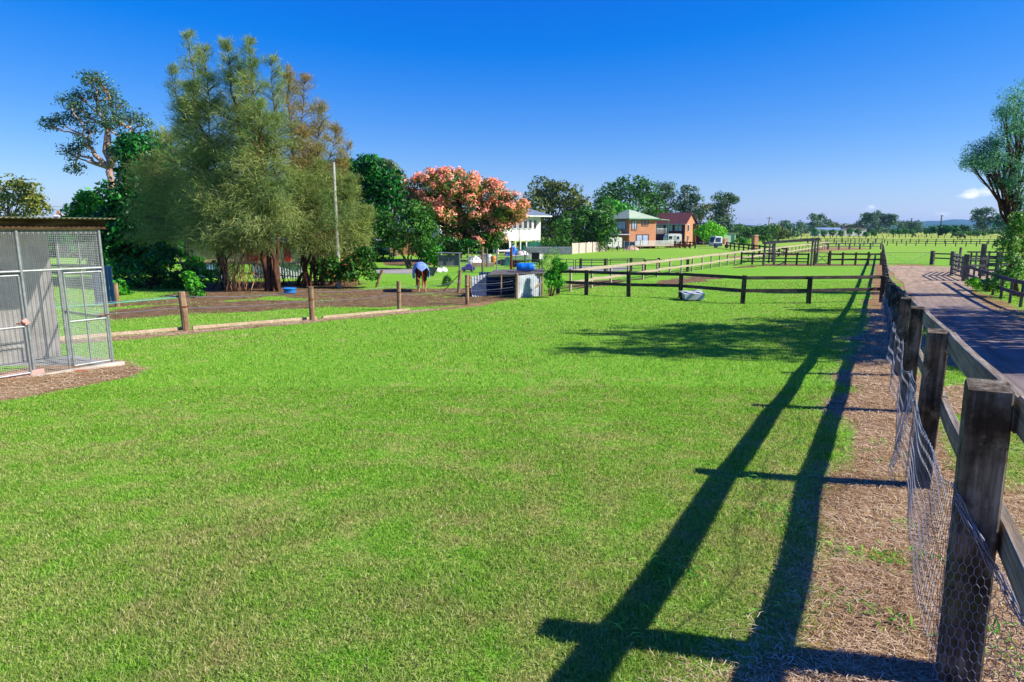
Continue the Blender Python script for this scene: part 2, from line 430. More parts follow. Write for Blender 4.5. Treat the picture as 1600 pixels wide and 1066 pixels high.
M['lf_casu'] = m_leaf('she-oak needles', '#36441e', '#5c6a34', '#888c58', .35, .7, .5, hue2='#4c6034', gain=2.4)
M['lf_casu_brown'] = m_leaf('browning she-oak needles', '#42441e', '#646436', '#928252', .35, .7, .5, hue2='#6e5c36', gain=2.2)
M['lf_dark'] = m_leaf('dark broad leaves', '#04200a', '#104a14', '#2f7d22', .25, .4, .7)
M['lf_green'] = m_leaf('mid green leaves', '#0c2a0a', '#2b5a16', '#5f8f2c', .25, .5, .5)
M['lf_bright'] = m_leaf('bright green leaves', '#12400a', '#2f7a14', '#62b02a', .3, .45, .9)
M['lf_olive'] = m_leaf('olive gum leaves', '#1c2c10', '#48572a', '#808748', .25, .5, .5)
M['lf_gum'] = m_leaf('blue green gum leaves', '#15281a', '#35543a', '#6d8a66', .25, .5, .5)
M['lf_far'] = m_leaf('distant gum leaves', '#1b3328', '#3a5a40', '#6e8a5c', .2, .6, .1)
M['lf_round'] = m_leaf('clipped tree leaves', '#103a14', '#266526', '#4f9038', .2, .6, .2)
M['lf_lime'] = m_leaf('lime green leaves', '#2b6a08', '#5fa41a', '#98cf34', .3, .5, .6)
M['lf_koel'] = m_leaf('green leaves among the pods', '#0c3009', '#2a5f16', '#648f2c', .25, .5, .5, hue2='#6b6a1c')
M['pods'] = m_leaf('salmon pink seed pods', '#ac5c48', '#d88a72', '#f0b8a2', .3, .6, 1.0, gain=1.5)
M['lf_yellow'] = m_leaf('yellow green leaves', '#2c3c10', '#5c6a20', '#a0944a', .3, .5, .5)
M['lf_red'] = m_leaf('rusty orange leaves', '#6e2e12', '#a85a2c', '#d08a4a', .3, .5, 2)
M['lf_right'] = m_leaf('wispy blue green leaves', '#24503c', '#4a8264', '#8abc94', .35, .5, 1)
M['lf_vine'] = m_leaf('pale vine leaves', '#1c4412', '#4b7f2a', '#a3b878', .3, .5, 2)
M['bark_grey'] = m_bark('grey bark', '#3c3028', '#8d7c6c')
M['bark_brown'] = m_bark('reddish brown bark', '#2a1a12', '#6e4c38')
M['bark_pale'] = m_bark('pale gum bark', '#6d5448', '#c5a594')
M['bark_dark'] = m_bark('dark bark', '#17100a', '#493528')
M['stem'] = m_bark('bare tan stems', '#7a5030', '#d4a678')
M['straw'] = m_leaf('dry straw', '#74583c', '#b89670', '#ecd8b6', .1, .8, 1.2, gain=1.0)
M['weed'] = m_leaf('weed leaves', '#1c4a0a', '#3f8a1a', '#86b83a', .3, .5, 3)
M['weed_gold'] = m_leaf('golden weed', '#7a5a18', '#b88a2c', '#dcb850', .2, .6, 3, gain=1.1)

# ------------------------------------------------------------------ ground, track, hills
def poly_px(pts): return [at(a, b) for a, b in pts]
def poly_mask(X, Y, poly, soft):
    """1 inside a ground polygon, falling to 0 over 'soft' metres outside its edge"""
    P = np.array([(p[0], p[1]) for p in poly]); n = len(P)
    inside = np.zeros(X.shape, bool); dist = np.full(X.shape, 1e9)
    for i in range(n):
        a, b = P[i], P[(i + 1) % n]
        with np.errstate(divide='ignore', invalid='ignore'):
            c = ((a[1] > Y) != (b[1] > Y)) & (X < (b[0] - a[0]) * (Y - a[1]) / (b[1] - a[1] + 1e-12) + a[0])
        inside ^= c
        d = b - a; t = np.clip(((X - a[0]) * d[0] + (Y - a[1]) * d[1]) / (d @ d), 0, 1)
        dist = np.minimum(dist, np.hypot(X - a[0] - t * d[0], Y - a[1] - t * d[1]))
    sd_ = np.where(inside, dist, -dist)
    return np.clip((sd_ + soft) / (2 * soft), 0, 1)
LEFT_FEET = [at(291, 517), at(488, 501), at(624, 485), at(730, 476), at(807, 467)]
_l0, _l1 = LEFT_FEET[0], LEFT_FEET[3]
LD = unit(Vector((_l1.x - _l0.x, _l1.y - _l0.y, 0))); LN = Vector((LD.y, -LD.x, 0))
mud_polys = [(poly_px([(420, 456), (560, 452), (700, 450), (760, 452), (850, 462), (800, 470), (725, 478), (640, 482), (560, 476), (470, 470)]), 1.0),
             (poly_px([(165, 484), (330, 470), (520, 468), (650, 474), (640, 480), (470, 483), (300, 492), (165, 500)]), .7),
             (poly_px([(160, 473), (420, 458), (520, 450), (520, 458), (300, 474), (160, 482)]), .6),
             (poly_px([(262, 470), (310, 445), (420, 440), (560, 440), (570, 450), (430, 462), (300, 470)]), .9),
             (poly_px([(1000, 449), (1030, 438), (1110, 431), (1135, 432), (1090, 441), (1050, 448)]), .8),
             (poly_px([(880, 449), (925, 438), (1010, 436), (930, 446)]), .8),
             (poly_px([(1140, 419), (1200, 412), (1375, 413), (1375, 416), (1200, 416)]), .5),
             (poly_px([(590, 407), (655, 405), (715, 411), (700, 414), (600, 414)]), .5)]
straw_polys = [(poly_px([(-60, 645), (80, 612), (190, 592), (240, 576), (205, 566), (120, 560), (-60, 590)]), .22),
               (poly_px([(1448, 434), (1486, 432), (1600, 486), (1620, 500), (1600, 508), (1470, 446)]), .5),
               (poly_px([(1100, 401), (1180, 399), (1280, 388), (1380, 386), (1380, 389), (1290, 391), (1180, 404)]), 1.2)]
def masks(X, Y):
    X = np.asarray(X, float); Y = np.asarray(Y, float)
    n1 = fbm(X, Y, 1.1, 3) - .5; n2 = fbm(X, Y, 4.0, 5) - .5
    mud = np.zeros(X.shape)
    for P, s in mud_polys: mud = np.maximum(mud, poly_mask(X, Y, P, s))
    mud = np.clip(mud * 1.1 + 1.5 * n1 * (mud > 0) + .8 * n2 * (mud > 0), 0, 1)
    s = (X - FP.x) * FN.x + (Y - FP.y) * FN.y
    t = (X - FP.x) * FD.x + (Y - FP.y) * FD.y
    e = s + 1.3 * n1 + .7 * n2
    st = np.maximum(np.clip((e + .95) / .75, 0, 1), np.clip((s + .62) / .25, 0, 1) * (t > -6)) * np.clip((4.4 - s) / .3, 0, 1)
    gr = np.clip((fbm(X, Y, .8, 9) - .45) * 7, 0, 1) * np.clip((s - .12) / .2, 0, 1) * np.clip((s - .1) * 3, 0, 1) * np.clip((t - 2.4) / 1.5, 0, 1)
    tuft = np.clip((fbm(X, Y, .5, 21) - .78) * 9, 0, 1)
    st = st * (1 - gr * .9) * (1 - .8 * tuft)
    st = st * np.where((t > 70) | (t < -6), 0, 1)
    sl = (X - _l0.x) * LN.x + (Y - _l0.y) * LN.y; tl = (X - _l0.x) * LD.x + (Y - _l0.y) * LD.y
    strip = np.clip((sl + .12) / .15, 0, 1) * np.clip((.95 - sl + .9 * n1 - np.clip(tl, 0, 20) * .012) / .15, 0, 1) * ((tl > -9) & (tl < 14.5))
    st = np.maximum(st, strip)
    for P, sf in straw_polys: st = np.maximum(st, np.clip(poly_mask(X, Y, P, sf) + 1.2 * n1 * (poly_mask(X, Y, P, sf) > .02), 0, 1))
    return mud, st

def grass_color(k, blades=False):
    """one green for soil and blades: green, with yellowed dry patches, from the place on the ground"""
    p = k.pos((1, 1, 0))
    big = k.noise(p, .16, 4, .6); mid = k.noise(p, .9, 5, .6); fine = k.noise(p, 9.0, 5, .7)
    sep = k.n('ShaderNodeSeparateXYZ'); k.l(p, sep.inputs[0])
    if blades:
        c1 = k.ramp(k.attr('rnd'), [(.0, '#3e7c18'), (.3, '#6ea62e'), (.7, '#96c044'), (.94, '#b2ce62'), (1.0, '#d2ce94')])
    else:
        c1 = k.ramp(fine, [(.28, '#447c18'), (.5, '#70a630'), (.72, '#94be44')])
    dry = k.math('ADD', k.math('MULTIPLY', mid, .6), k.math('MULTIPLY', big, .55))
    near = k.math('MULTIPLY', k.math('SUBTRACT', 10.0, sep.outputs[1]), .027)
    near = k.math('MAXIMUM', near, 0.0)
    dry = k.math('ADD', dry, near); dry = k.math('ADD', dry, k.math('MULTIPLY', k.math('SUBTRACT', k.noise(p, 3.3, 5, .65), .5), .8))
    df = k.ramp(dry, [(.60, (0, 0, 0)), (.90, (.85, .85, .85))])
    c2 = k.mix(fine, '#94884a', '#c8b878') if not blades else k.ramp(k.attr('rnd'), [(.05, '#6e843a'), (.5, '#a4a45c'), (.85, '#d0c08c'), (1.0, '#e6d6b0')])
    c = k.mix(df, c1, c2)
    # far pasture turns yellower
    far = k.n('ShaderNodeMapRange'); far.inputs[1].default_value = 55; far.inputs[2].default_value = 260; k.l(sep.outputs[1], far.inputs[0])
    yel = k.mix(k.noise(p, .03, 4), '#94a844', '#b4b45a')
    return k.mix(k.math('MULTIPLY', far.outputs[0], .8), c, yel), fine

k = NM('ground', .95, .05); gc, fine = grass_color(k)
p = k.pos()
soil = k.ramp(k.noise(p, 3.5, 7, .7), [(.3, '#44331f'), (.55, '#7a6248'), (.75, '#a88e6a')])
strawc = k.ramp(k.noise(p, 11.0, 8, .75), [(.28, '#56432e'), (.48, '#947655'), (.62, '#b89870'), (.78, '#dcc4a0')]); strawc = k.mix(k.ramp(k.noise(p, 1.6, 5, .65), [(.4, (0, 0, 0)), (.62, (.75, .75, .75))]), strawc, '#7c5e40')
nb = k.noise(p, 7.0, 5, .7)
def edge(a):
    v = k.math('ADD', a, k.math('MULTIPLY', k.math('SUBTRACT', nb, .5), .9)); return k.ramp(v, [(.38, (0, 0, 0)), (.62, (1, 1, 1))])
c = k.mix(edge(k.attr('mud')), gc, soil); c = k.mix(edge(k.attr('straw')), c, strawc)
k.color(c); k.bump(k.noise(p, 22.0, 5, .7), .9, .03); M['ground'] = k.m

xs = np.concatenate([-np.geomspace(5500, 46, 26), np.arange(-45, 46.01, .3), np.geomspace(47, 5500, 26)])
ys = np.concatenate([[-60, -20, -8], np.arange(-4, 76, .3), np.geomspace(77, 6400, 36)])
XX, YY = np.meshgrid(xs, ys); ZZ = gz(YY)
ZZ = ZZ + gbump(XX, YY)
mud_, st_ = masks(XX, YY)
nx, ny = len(xs), len(ys); idx = np.arange(nx * ny).reshape(ny, nx)
F = np.stack([idx[:-1, :-1], idx[:-1, 1:], idx[1:, 1:], idx[1:, :-1]], -1).reshape(-1, 4)
g = tri_mesh('ground', np.stack([XX, YY, ZZ], -1).reshape(-1, 3), F, M['ground'], attrs={'mud': mud_.ravel(), 'straw': st_.ravel()}, smooth=True)
tag(g, 'green pasture and lawn falling away from the viewer', 'ground', kind='structure')

def ribbon(name, rows, mat, label, lift=.02, sub=8):
    """rows: list of (left, right) ground points"""
    V, Fc = [], []
    rr = []
    for i in range(len(rows) - 1):
        for j in range(4):
            f = j / 4; rr.append((rows[i][0].lerp(rows[i + 1][0], f), rows[i][1].lerp(rows[i + 1][1], f)))
    rr.append(rows[-1])
    for a, b in rr:
        for j in range(sub + 1):
            q = a.lerp(b, j / sub); V.append((q.x, q.y, G(q.y) + lift + .03 * math.sin(math.pi * j / sub)))
    for i in range(len(rr) - 1):
        for j in range(sub):
            n0 = i * (sub + 1) + j; Fc.append((n0, n0 + 1, n0 + sub + 2, n0 + sub + 1))
    o = tri_mesh(name, np.array(V), np.array(Fc), mat, smooth=True)
    return tag(o, label, 'road', kind='structure')
k = NM('gravel track', .9, .15); p = k.pos()
c = k.ramp(k.noise(p, 30, 8, .8), [(.3, '#463c3a'), (.5, '#766864'), (.72, '#a09088')])
stripe = k.noise(k.pos((.25, 5, 1), -FA), .7, 4)
c = k.mix(k.ramp(stripe, [(.4, (0, 0, 0)), (.62, (.7, .7, .7))]), c, '#a09088')
sp_ = k.n('ShaderNodeSeparateXYZ'); k.l(p, sp_.inputs[0]); fr_ = k.n('ShaderNodeMapRange'); fr_.inputs[1].default_value = 24; fr_.inputs[2].default_value = 42; k.l(sp_.outputs[1], fr_.inputs[0])
dirt = k.ramp(k.noise(k.pos((.5, 3, 1), -FA), 1.1, 7, .7), [(.3, '#84705a'), (.55, '#b29a7e'), (.75, '#ccb698')])
c = k.mix(fr_.outputs[0], c, dirt); c = k.mix(k.ramp(k.noise(p, 1.1, 6, .7), [(.5, (0, 0, 0)), (.72, (.6, .6, .6))]), c, '#6d6058')
k.color(c); k.bump(k.noise(p, 40, 5, .8), 1.0, .03); M['road'] = k.m
rows = []
for t in [-8, -4] + [i * .7 for i in range(0, 60)] + [43, 45, 47, 49, 51, 53, 55, 57, 59, 61, 63, 66]:
    wob = .12 * math.sin(t * .6) + random.uniform(-.09, .09)
    lft = 1.12 + wob - max(0, t - 40) * .035; rgt = 3.85 + wob * .6 + max(0, t - 36) ** 1.3 * .07
    if t > 60: rgt -= (t - 60) * .45
    rows.append((fpt(t, lft), fpt(t, rgt)))
for i in range(len(rows)):
    pass
ribbon('road', rows, M['road'], 'pinkish gravel track running along the long post and rail fence', .012)

def hill(name, pts, Y, col, label, seed):
    """a real ridge: crest points (px, py) at distance Y, with front and back slopes"""
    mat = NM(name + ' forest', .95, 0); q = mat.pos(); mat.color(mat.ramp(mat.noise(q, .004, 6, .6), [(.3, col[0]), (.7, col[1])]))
    V = []; n = 120; x0, x1 = pts[0][0], pts[-1][0]; layers = [(-.14, 0), (-.08, .4), (-.04, .78), (0, 1.0), (.05, .7), (.14, 0)]
    for (dy, hf) in layers:
        for i in range(n + 1):
            px = x0 + (x1 - x0) * i / n; py = np.interp(px, [a for a, b in pts], [b for a, b in pts])
            c0 = W(px, py, Y); hgt = c0.z - FLAT
            jit = 1 + .07 * (float(vnoise(px, dy * 900, 7, seed)) - .5)
            V.append((c0.x * (1 + dy), Y * (1 + dy), FLAT - 2 + (hgt + 2) * hf * jit))
    Fc = [(l * (n + 1) + i, l * (n + 1) + i + 1, (l + 1) * (n + 1) + i + 1, (l + 1) * (n + 1) + i) for l in range(len(layers) - 1) for i in range(n)]
    o = tri_mesh(name, np.array(V), np.array(Fc), mat.m, smooth=True); return tag(o, label, 'hills', kind='structure')
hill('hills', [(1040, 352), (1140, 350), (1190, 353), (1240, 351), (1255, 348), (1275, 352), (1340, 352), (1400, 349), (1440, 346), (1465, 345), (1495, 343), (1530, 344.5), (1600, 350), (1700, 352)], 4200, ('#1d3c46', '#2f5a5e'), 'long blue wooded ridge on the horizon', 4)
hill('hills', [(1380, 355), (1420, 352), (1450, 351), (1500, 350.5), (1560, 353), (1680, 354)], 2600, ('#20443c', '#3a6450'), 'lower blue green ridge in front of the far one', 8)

# ------------------------------------------------------------------ lawn blades, straw, weeds
def blades(name, x, y, hgt, wid, lean, mat, label, two=True, lift=0):
    n = len(x); a = rng.uniform(0, 2 * np.pi, n); b = rng.uniform(0, 2 * np.pi, n)
    z = gz(y) + gbump(x, y) - .003 + lift
    dx, dy = np.cos(a) * wid / 2, np.sin(a) * wid / 2
    lx, ly = np.cos(b) * hgt * lean, np.sin(b) * hgt * lean
    base1 = np.stack([x - dx, y - dy, z], -1); base2 = np.stack([x + dx, y + dy, z], -1)
    if two:
        m = .55; h2 = hgt * np.sqrt(np.maximum(.1, 1 - (lean * .35) ** 2))
        m1 = np.stack([x - dx * .8 + lx * .3, y - dy * .8 + ly * .3, z + h2 * m], -1); m2 = np.stack([x + dx * .8 + lx * .3, y + dy * .8 + ly * .3, z + h2 * m], -1)
        tip = np.stack([x + lx, y + ly, z + hgt * np.sqrt(np.maximum(.08, 1 - lean ** 2 * .7))], -1)
        V = np.stack([base1, base2, m1, m2, tip], 1).reshape(-1, 3); o = np.arange(n) * 5
        Fc = np.stack([np.stack([o, o + 1, o + 3], -1), np.stack([o, o + 3, o + 2], -1), np.stack([o + 2, o + 3, o + 4], -1)], 1).reshape(-1, 3); rep = 3
    else:
        tip = np.stack([x + lx, y + ly, z + hgt * .95], -1)
        V = np.stack([base1, base2, tip], 1).reshape(-1, 3); o = np.arange(n) * 3; Fc = np.stack([o, o + 1, o + 2], -1); rep = 1
    r = np.repeat(rng.random(n), rep)
    return tag(tri_mesh(name, V, Fc, mat, face_attrs={'rnd': r}), label, 'grass', kind='stuff')
k = NM('grass blades', .7, .06); gc, _ = grass_color(k, True); k.color(gc)
tr = k.n('ShaderNodeBsdfTranslucent'); k.l(k.mix(1.0, gc, (1.1, 1.05, .5), 'MULTIPLY'), tr.inputs[0])
gn = k.n('ShaderNodeNewGeometry').outputs['Normal']; va = k.n('ShaderNodeVectorMath', operation='ADD'); k.l(gn, va.inputs[0]); va.inputs[1].default_value = (0, 0, 1.1)
vn = k.n('ShaderNodeVectorMath', operation='NORMALIZE'); k.l(va.outputs[0], vn.inputs[0]); k.l(vn.outputs[0], k.b.inputs['Normal'])
mx = k.n('ShaderNodeMixShader'); mx.inputs[0].default_value = .40
k.l(k.b.outputs[0], mx.inputs[1]); k.l(tr.outputs[0], mx.inputs[2]); k.l(mx.outputs[0], k.out.inputs[0]); M['blade'] = k.m

def grass_field(n, y0, y1, seed, xr=1.02):
    u = rng.random(n); y = (np.sqrt(y0) + u * (np.sqrt(y1) - np.sqrt(y0))) ** 2; x = y * rng.uniform(-xr, xr, n)
    mud, st = masks(x, y)
    s = (x - FP.x) * FN.x + (y - FP.y) * FN.y
    keep = rng.random(n) > np.maximum(mud * 1.02, np.clip(st * 1.25, 0, .985))
    keep &= ~((s > 1.1) & (s < 3.9))
    keep &= (poly_mask(x, y, PEN_POLY, .05) < .5)
    keep &= rng.random(n) < (.55 + .75 * fbm(x, y, .35, 40))
    return x[keep], y[keep], st[keep]
A_PEN = at(177, 572); PU = Vector((-.55, -.835, 0)).normalized(); PV = Vector((-.835, .55, 0)).normalized()
PEN_POLY = [A_PEN + PV * 1.9 + PU * -.05, A_PEN + PU * -.05, A_PEN + PU * 3.6, A_PEN + PU * 3.6 + PV * 1.9]
x, y, s_ = grass_field(800000, 1.5, 9.0, 1)
blades('lawn_grass', x, y, rng.uniform(.014, .036, len(x)) * (.45 + 1.15 * fbm(x, y, .5, 50)) * (1 - .3 * s_), (.0022 + .0005 * y) * rng.uniform(.7, 1.5, len(x)), rng.uniform(.3, 1.15, len(x)), M['blade'], 'short green lawn grass with dry blades in the foreground')
x, y, s_ = grass_field(420000, 9.0, 42.0, 2)
blades('lawn_grass', x, y, rng.uniform(.02, .06, len(x)) * (.4 + 1.2 * fbm(x, y, .8, 50)), .0009 * y * rng.uniform(.7, 1.5, len(x)), rng.uniform(.1, .8, len(x)), M['blade'], 'short green grass of the middle paddock', two=False)

def straw_litter(n, y0, y1, L, wd):
    u = rng.random(n); y = (np.sqrt(y0) + u * (np.sqrt(y1) - np.sqrt(y0))) ** 2; x = y * rng.uniform(-1.02, 1.15, n)
    mud, st = masks(x, y); s = (x - FP.x) * FN.x + (y - FP.y) * FN.y
    keep = (rng.random(n) < st ** 1.3) & ~((s > 1.25) & (s < 3.7)) & (poly_mask(x, y, PEN_POLY, .05) < .5)
    x, y = x[keep], y[keep]; n = len(x)
    L = L * rng.uniform(.4, 1.5, n) * np.maximum(1, y / 6); a = rng.uniform(0, 2 * np.pi, n); bend = rng.uniform(-.6, .6, n)
    wdv = wd * rng.uniform(.6, 1.4, n) * np.maximum(1, y / 3.5); gb = gbump(x, y) + .002; z = gz(y) + gb + rng.uniform(.002, .018, n); tilt = rng.uniform(-.35, .5, n)
    P0 = np.stack([x, y, z], -1); d = np.stack([np.cos(a), np.sin(a), tilt * .5], -1); d2 = np.stack([np.cos(a + bend), np.sin(a + bend), tilt * -.1], -1)
    P1 = P0 + d * L[:, None] * .5; P2 = P1 + d2 * L[:, None] * .5
    sd_ = np.stack([-np.sin(a), np.cos(a), np.zeros(n)], -1) * wdv[:, None] / 2
    P0[:, 2] = np.maximum(P0[:, 2], gz(P0[:, 1]) + gb + .003); P1[:, 2] = np.maximum(P1[:, 2], gz(P1[:, 1]) + gb + .004); P2[:, 2] = np.maximum(P2[:, 2], gz(P2[:, 1]) + gb + .002)
    V = np.stack([P0 - sd_, P0 + sd_, P1 - sd_, P1 + sd_, P2 - sd_ * .4, P2 + sd_ * .4], 1).reshape(-1, 3); o = np.arange(n) * 6
    Fc = np.stack([np.stack([o, o + 1, o + 3, o + 2], -1), np.stack([o + 2, o + 3, o + 5, o + 4], -1)], 1).reshape(-1, 4)
    return tag(tri_mesh('dry_straw', V, Fc, M['straw'], face_attrs={'rnd': np.repeat(rng.random(n), 2)}), 'dry straw and cut grass littering the fence lines', 'straw', kind='stuff')
straw_litter(420000, 1.5, 26.0, .055, .0028)

def weeds(spots, name, mat, label, L=.09, wd=.014, nb=16):
    V, Fc, r = [], [], []
    for (x, y, k_) in spots:
        for i in range(int(nb * k_)):
            a = random.uniform(0, 6.283); l = L * random.uniform(.5, 1.2) * k_; up = random.uniform(.15, .8)
            px_, py_ = x + random.gauss(0, .05 * k_), y + random.gauss(0, .05 * k_); z = G(py_) + float(gbump(px_, py_))
            d = (math.cos(a), math.sin(a)); s_ = (-d[1] * wd / 2, d[0] * wd / 2); b = len(V)
            V += [(px_, py_, z), (px_ + d[0] * l * .45 - s_[0], py_ + d[1] * l * .45 - s_[1], z + l * up * .6), (px_ + d[0] * l * .45 + s_[0], py_ + d[1] * l * .45 + s_[1], z + l * up * .6), (px_ + d[0] * l, py_ + d[1] * l, z + l * up * .55)]
            Fc += [(b, b + 1, b + 3, b + 2)]; r.append(random.random())
    return tag(tri_mesh(name, np.array(V), np.array(Fc), mat, face_attrs={'rnd': r}), label, 'weeds', kind='stuff')
sp = []
for (a, b, k_) in ((1060, 905, 2.2), (1240, 825, 1.8), (1170, 640, 1.2), (1375, 875, 1.6), (1395, 968, 1.5), (1370, 690, 1.4), (1380, 720, 1.0), (1300, 700, 1.2), (1215, 800, 1.6), (1210, 965, 1.3), (1255, 690, 1.2),
                   (1545, 985, 1.6), (1590, 1030, 1.5), (1480, 650, 1.5), (1470, 690, 1.2), (1445, 868, 1.2), (1010, 1005, 1.6), (1320, 940, 1.2), (1380, 490, 2), (1500, 730, 1.4), (1310, 860, 1.2), (1180, 745, 1.5)):
    q = at(a, b); sp.append((q.x, q.y, k_))
for i in range(90):
    s1 = random.uniform(-2.2, .9); t1 = random.uniform(-.6, 16); q = fpt(t1, s1); sp.append((q.x, q.y, random.uniform(.5, 1.2)))
for i in range(160):
    y1 = random.uniform(2, 14); sp.append((y1 * random.uniform(-.8, .45), y1, random.uniform(.25, .45)))
weeds(sp, 'green_weeds', M['weed'], 'clumps of leafy green weeds in lawn and straw', .06, .010)
sp = []
for (a, b, k_) in ((1385, 878, 1.0), (1360, 870, .8), (1300, 1000, .8), (1285, 985, 1.0), (1325, 948, .7), (1275, 1010, .8), (752, 838, .4), (270, 1020, .3), (1410, 875, .5)):
    q = at(a, b); sp.append((q.x, q.y, k_))
weeds(sp, 'golden_weeds', M['weed_gold'], 'golden yellow dying weeds in the straw strip', .06, .006, 9)

# ------------------------------------------------------------------ fences
def gv(x, y, h=0): return Vector((x, y, G(y) + h))
def lin(p, q, n, jit=0): return [gv(p.x + (q.x - p.x) * i / (n - 1) + random.uniform(-jit, jit), p.y + (q.y - p.y) * i / (n - 1) + random.uniform(-jit, jit)) for i in range(n)]
def rail_fence(name, label, cat, pts, post, rails, mp, mr, rail_t=.045, side=1, group=None, lean=.02, rail_name='rail', over=.12, sagj=.012):
    root = thing(name, pts[0], label, cat, group)
    for p in pts:
        b = MB(); yaw = math.atan2(pts[-1].y - pts[0].y, pts[-1].x - pts[0].x)
        hh = post[2] * random.uniform(.96, 1.04)
        Mx = Matrix.Translation(p + Vector((0, 0, -.1))) @ Matrix.Rotation(random.uniform(-lean, lean), 4, 'X') @ Matrix.Rotation(random.uniform(-lean, lean), 4, 'Y') @ Matrix.Rotation(yaw, 4, 'Z')
        b.M = Mx
        if post[1] is None: b.tube([(0, 0, 0), (0, 0, hh * .6), (0, 0, hh + .09), (0, 0, hh + .1)], [post[0] / 2 * 1.05, post[0] / 2, post[0] / 2 * .95, post[0] / 2 * .8], 10)
        else: b.cbox((0, 0, 0), (post[0], post[1], hh + .1), min(.012, post[0] * .12))
        b.build('post', mp, root)
    offd = (post[1] or post[0]) / 2 + rail_t / 2 - .004
    for (h, rh) in rails:
        for i in range(len(pts) - 1):
            b = MB(); p, q = pts[i], pts[i + 1]; d = unit(q - p); nn = Vector((d.y, -d.x, 0)) * side * offd
            j0, j1 = random.uniform(-sagj, sagj), random.uniform(-sagj, sagj)
            up = Vector((0, 0, 1))
            b.bar(p + nn + up * (h + j0) + d * .004, q + nn + up * (h + j1) - d * .004, rail_t, rh, ch=.15)
            b.build(rail_name, mr, root)
    return root

# the long fence on the right, with wire netting on its lawn side
ts = [-3.0, 0, 2.78, 5.77] + [5.77 + 2.95 * i for i in range(1, 33)]
root = thing('long_paddock_fence', fpt(0), 'long weathered post and rail fence between the lawn and the gravel track', 'fence')
rr = random.Random(3)
for i, t in enumerate(ts):
    lx, ly = (rr.uniform(-.015, .015), rr.uniform(-.015, .015)) if i != 1 else (0, -.022)
    hh = 1.25 + (rr.uniform(-.03, .03) if i != 1 else 0)
    b = MB(Matrix.Translation(fpt(t) + Vector((0, 0, -.1))) @ Matrix.Rotation(lx, 4, 'X') @ Matrix.Rotation(ly, 4, 'Y') @ Matrix.Rotation(FA, 4, 'Z'))
    ax, ay = .078, .070; z1 = hh + .1; ch = .008; vs = []; nz = 7
    for q in range(nz + 1):
        z = z1 * q / nz; s1 = 1 + rr.uniform(-.02, .02)
        for (a, c) in ((-1, -1), (1, -1), (1, 1), (-1, 1)):
            vs += [(a * (ax * s1 - ch * (0 if (a * c > 0) else 1)), c * (ay * s1 - ch * (1 if (a * c > 0) else 0)), z), (a * (ax * s1 - ch * (1 if (a * c > 0) else 0)), c * (ay * s1 - ch * (0 if (a * c > 0) else 1)), z)]
    ring = 8; slope = .012
    fs = [(k_ * ring + i2, k_ * ring + (i2 + 1) % ring, (k_ + 1) * ring + (i2 + 1) % ring, (k_ + 1) * ring + i2) for k_ in range(nz) for i2 in range(ring)]
    top = len(vs); vs += [(v[0] * .93, v[1] * .95, z1 + .006 + v[0] * .12) for v in vs[nz * ring:]]
    fs += [(nz * ring + i2, nz * ring + (i2 + 1) % ring, top + (i2 + 1) % ring, top + i2) for i2 in range(ring)] + [tuple(range(top, top + ring)), tuple(range(ring - 1, -1, -1))]
    b.add(vs, fs); b.build('post', M['post_dark'], root)
for (h, rh) in ((1.15, .135), (.66, .12)):
    for i in range(len(ts) - 1):
        b = MB(); j0, j1 = rr.uniform(-.012, .012), rr.uniform(-.012, .012); n = 6 if i < 5 else 1
        # each rail as a slightly bowed plank
        prev = None
        P = [fpt(ts[i] + (ts[i + 1] - ts[i]) * q / n + (.004 if q == 0 else -.004 if q == n else 0), .096 + .004 * math.sin(q), h + j0 + (j1 - j0) * q / n - .012 * math.sin(math.pi * q / n)) for q in range(n + 1)]
        vs = []
        for q in range(n + 1):
            e = P[q]; w1 = .026
            for (a, c) in ((-1, -.5), (1, -.5), (1, .44), (.8, .5), (-.8, .5), (-1, .44)):
                vs.append(e + FN * (a * w1) + Vector((0, 0, c * rh + rr.uniform(-.002, .002))))
        fs = [(k_ * 6 + i2, k_ * 6 + (i2 + 1) % 6, (k_ + 1) * 6 + (i2 + 1) % 6, (k_ + 1) * 6 + i2) for k_ in range(n) for i2 in range(6)] + [(5, 4, 3, 2, 1, 0), tuple(n * 6 + i2 for i2 in range(6))]
        b.add(vs, fs); b.build('rail', M['fence_rail'], root)

def hexnet(t0, t1, cell, hfun, sfun, rad, b):
    """hexagonal netting: vertical twisted sides, slanted links"""
    wv = cell; hv = cell * 1.5; nxx = int((t1 - t0) / wv)
    segs = []
    for i in range(nxx):
        top = hfun(t0 + i * wv); ny_ = int(top / (hv))
        for j in range(ny_ + 1):
            ox = (j % 2) * wv / 2
            c0 = (i * wv + ox, j * hv); up = (i * wv + ox, j * hv + hv * .62)
            segs.append((c0, up)); segs.append((up, (i * wv + ox + wv / 2, (j + 1) * hv))); segs.append((up, (i * wv + ox - wv / 2, (j + 1) * hv)))
    for (a, c) in segs:
        P = []
        for (u, v) in (a, c):
            t = t0 + u; v = min(v, hfun(t)); P.append(fpt(t, sfun(t, v), v + .01))
        if (P[0] - P[1]).length > 1e-4: b.tube(P, rad, 3, cap=False)
def smooth_post(t, a=.0):  # distance to the nearest post, 0..1
    d = min(abs(t - q) for q in ts[:8]); return min(1, d / 1.4)
def hf(t):
    a = smooth_post(t); return .84 - .12 * math.sin(a * math.pi / 2) - .05 * math.sin(t * 3.1)
def sf(t, v):
    a = smooth_post(t); return -.094 - a * (.03 + .03 * math.sin(v * 4 + t * 2)) - .018 * math.sin(t * 4 + v * 3) * a
root = thing('wire_netting', fpt(0), 'slack galvanised chicken wire netting hung along the lawn side of the long fence', 'wire netting')
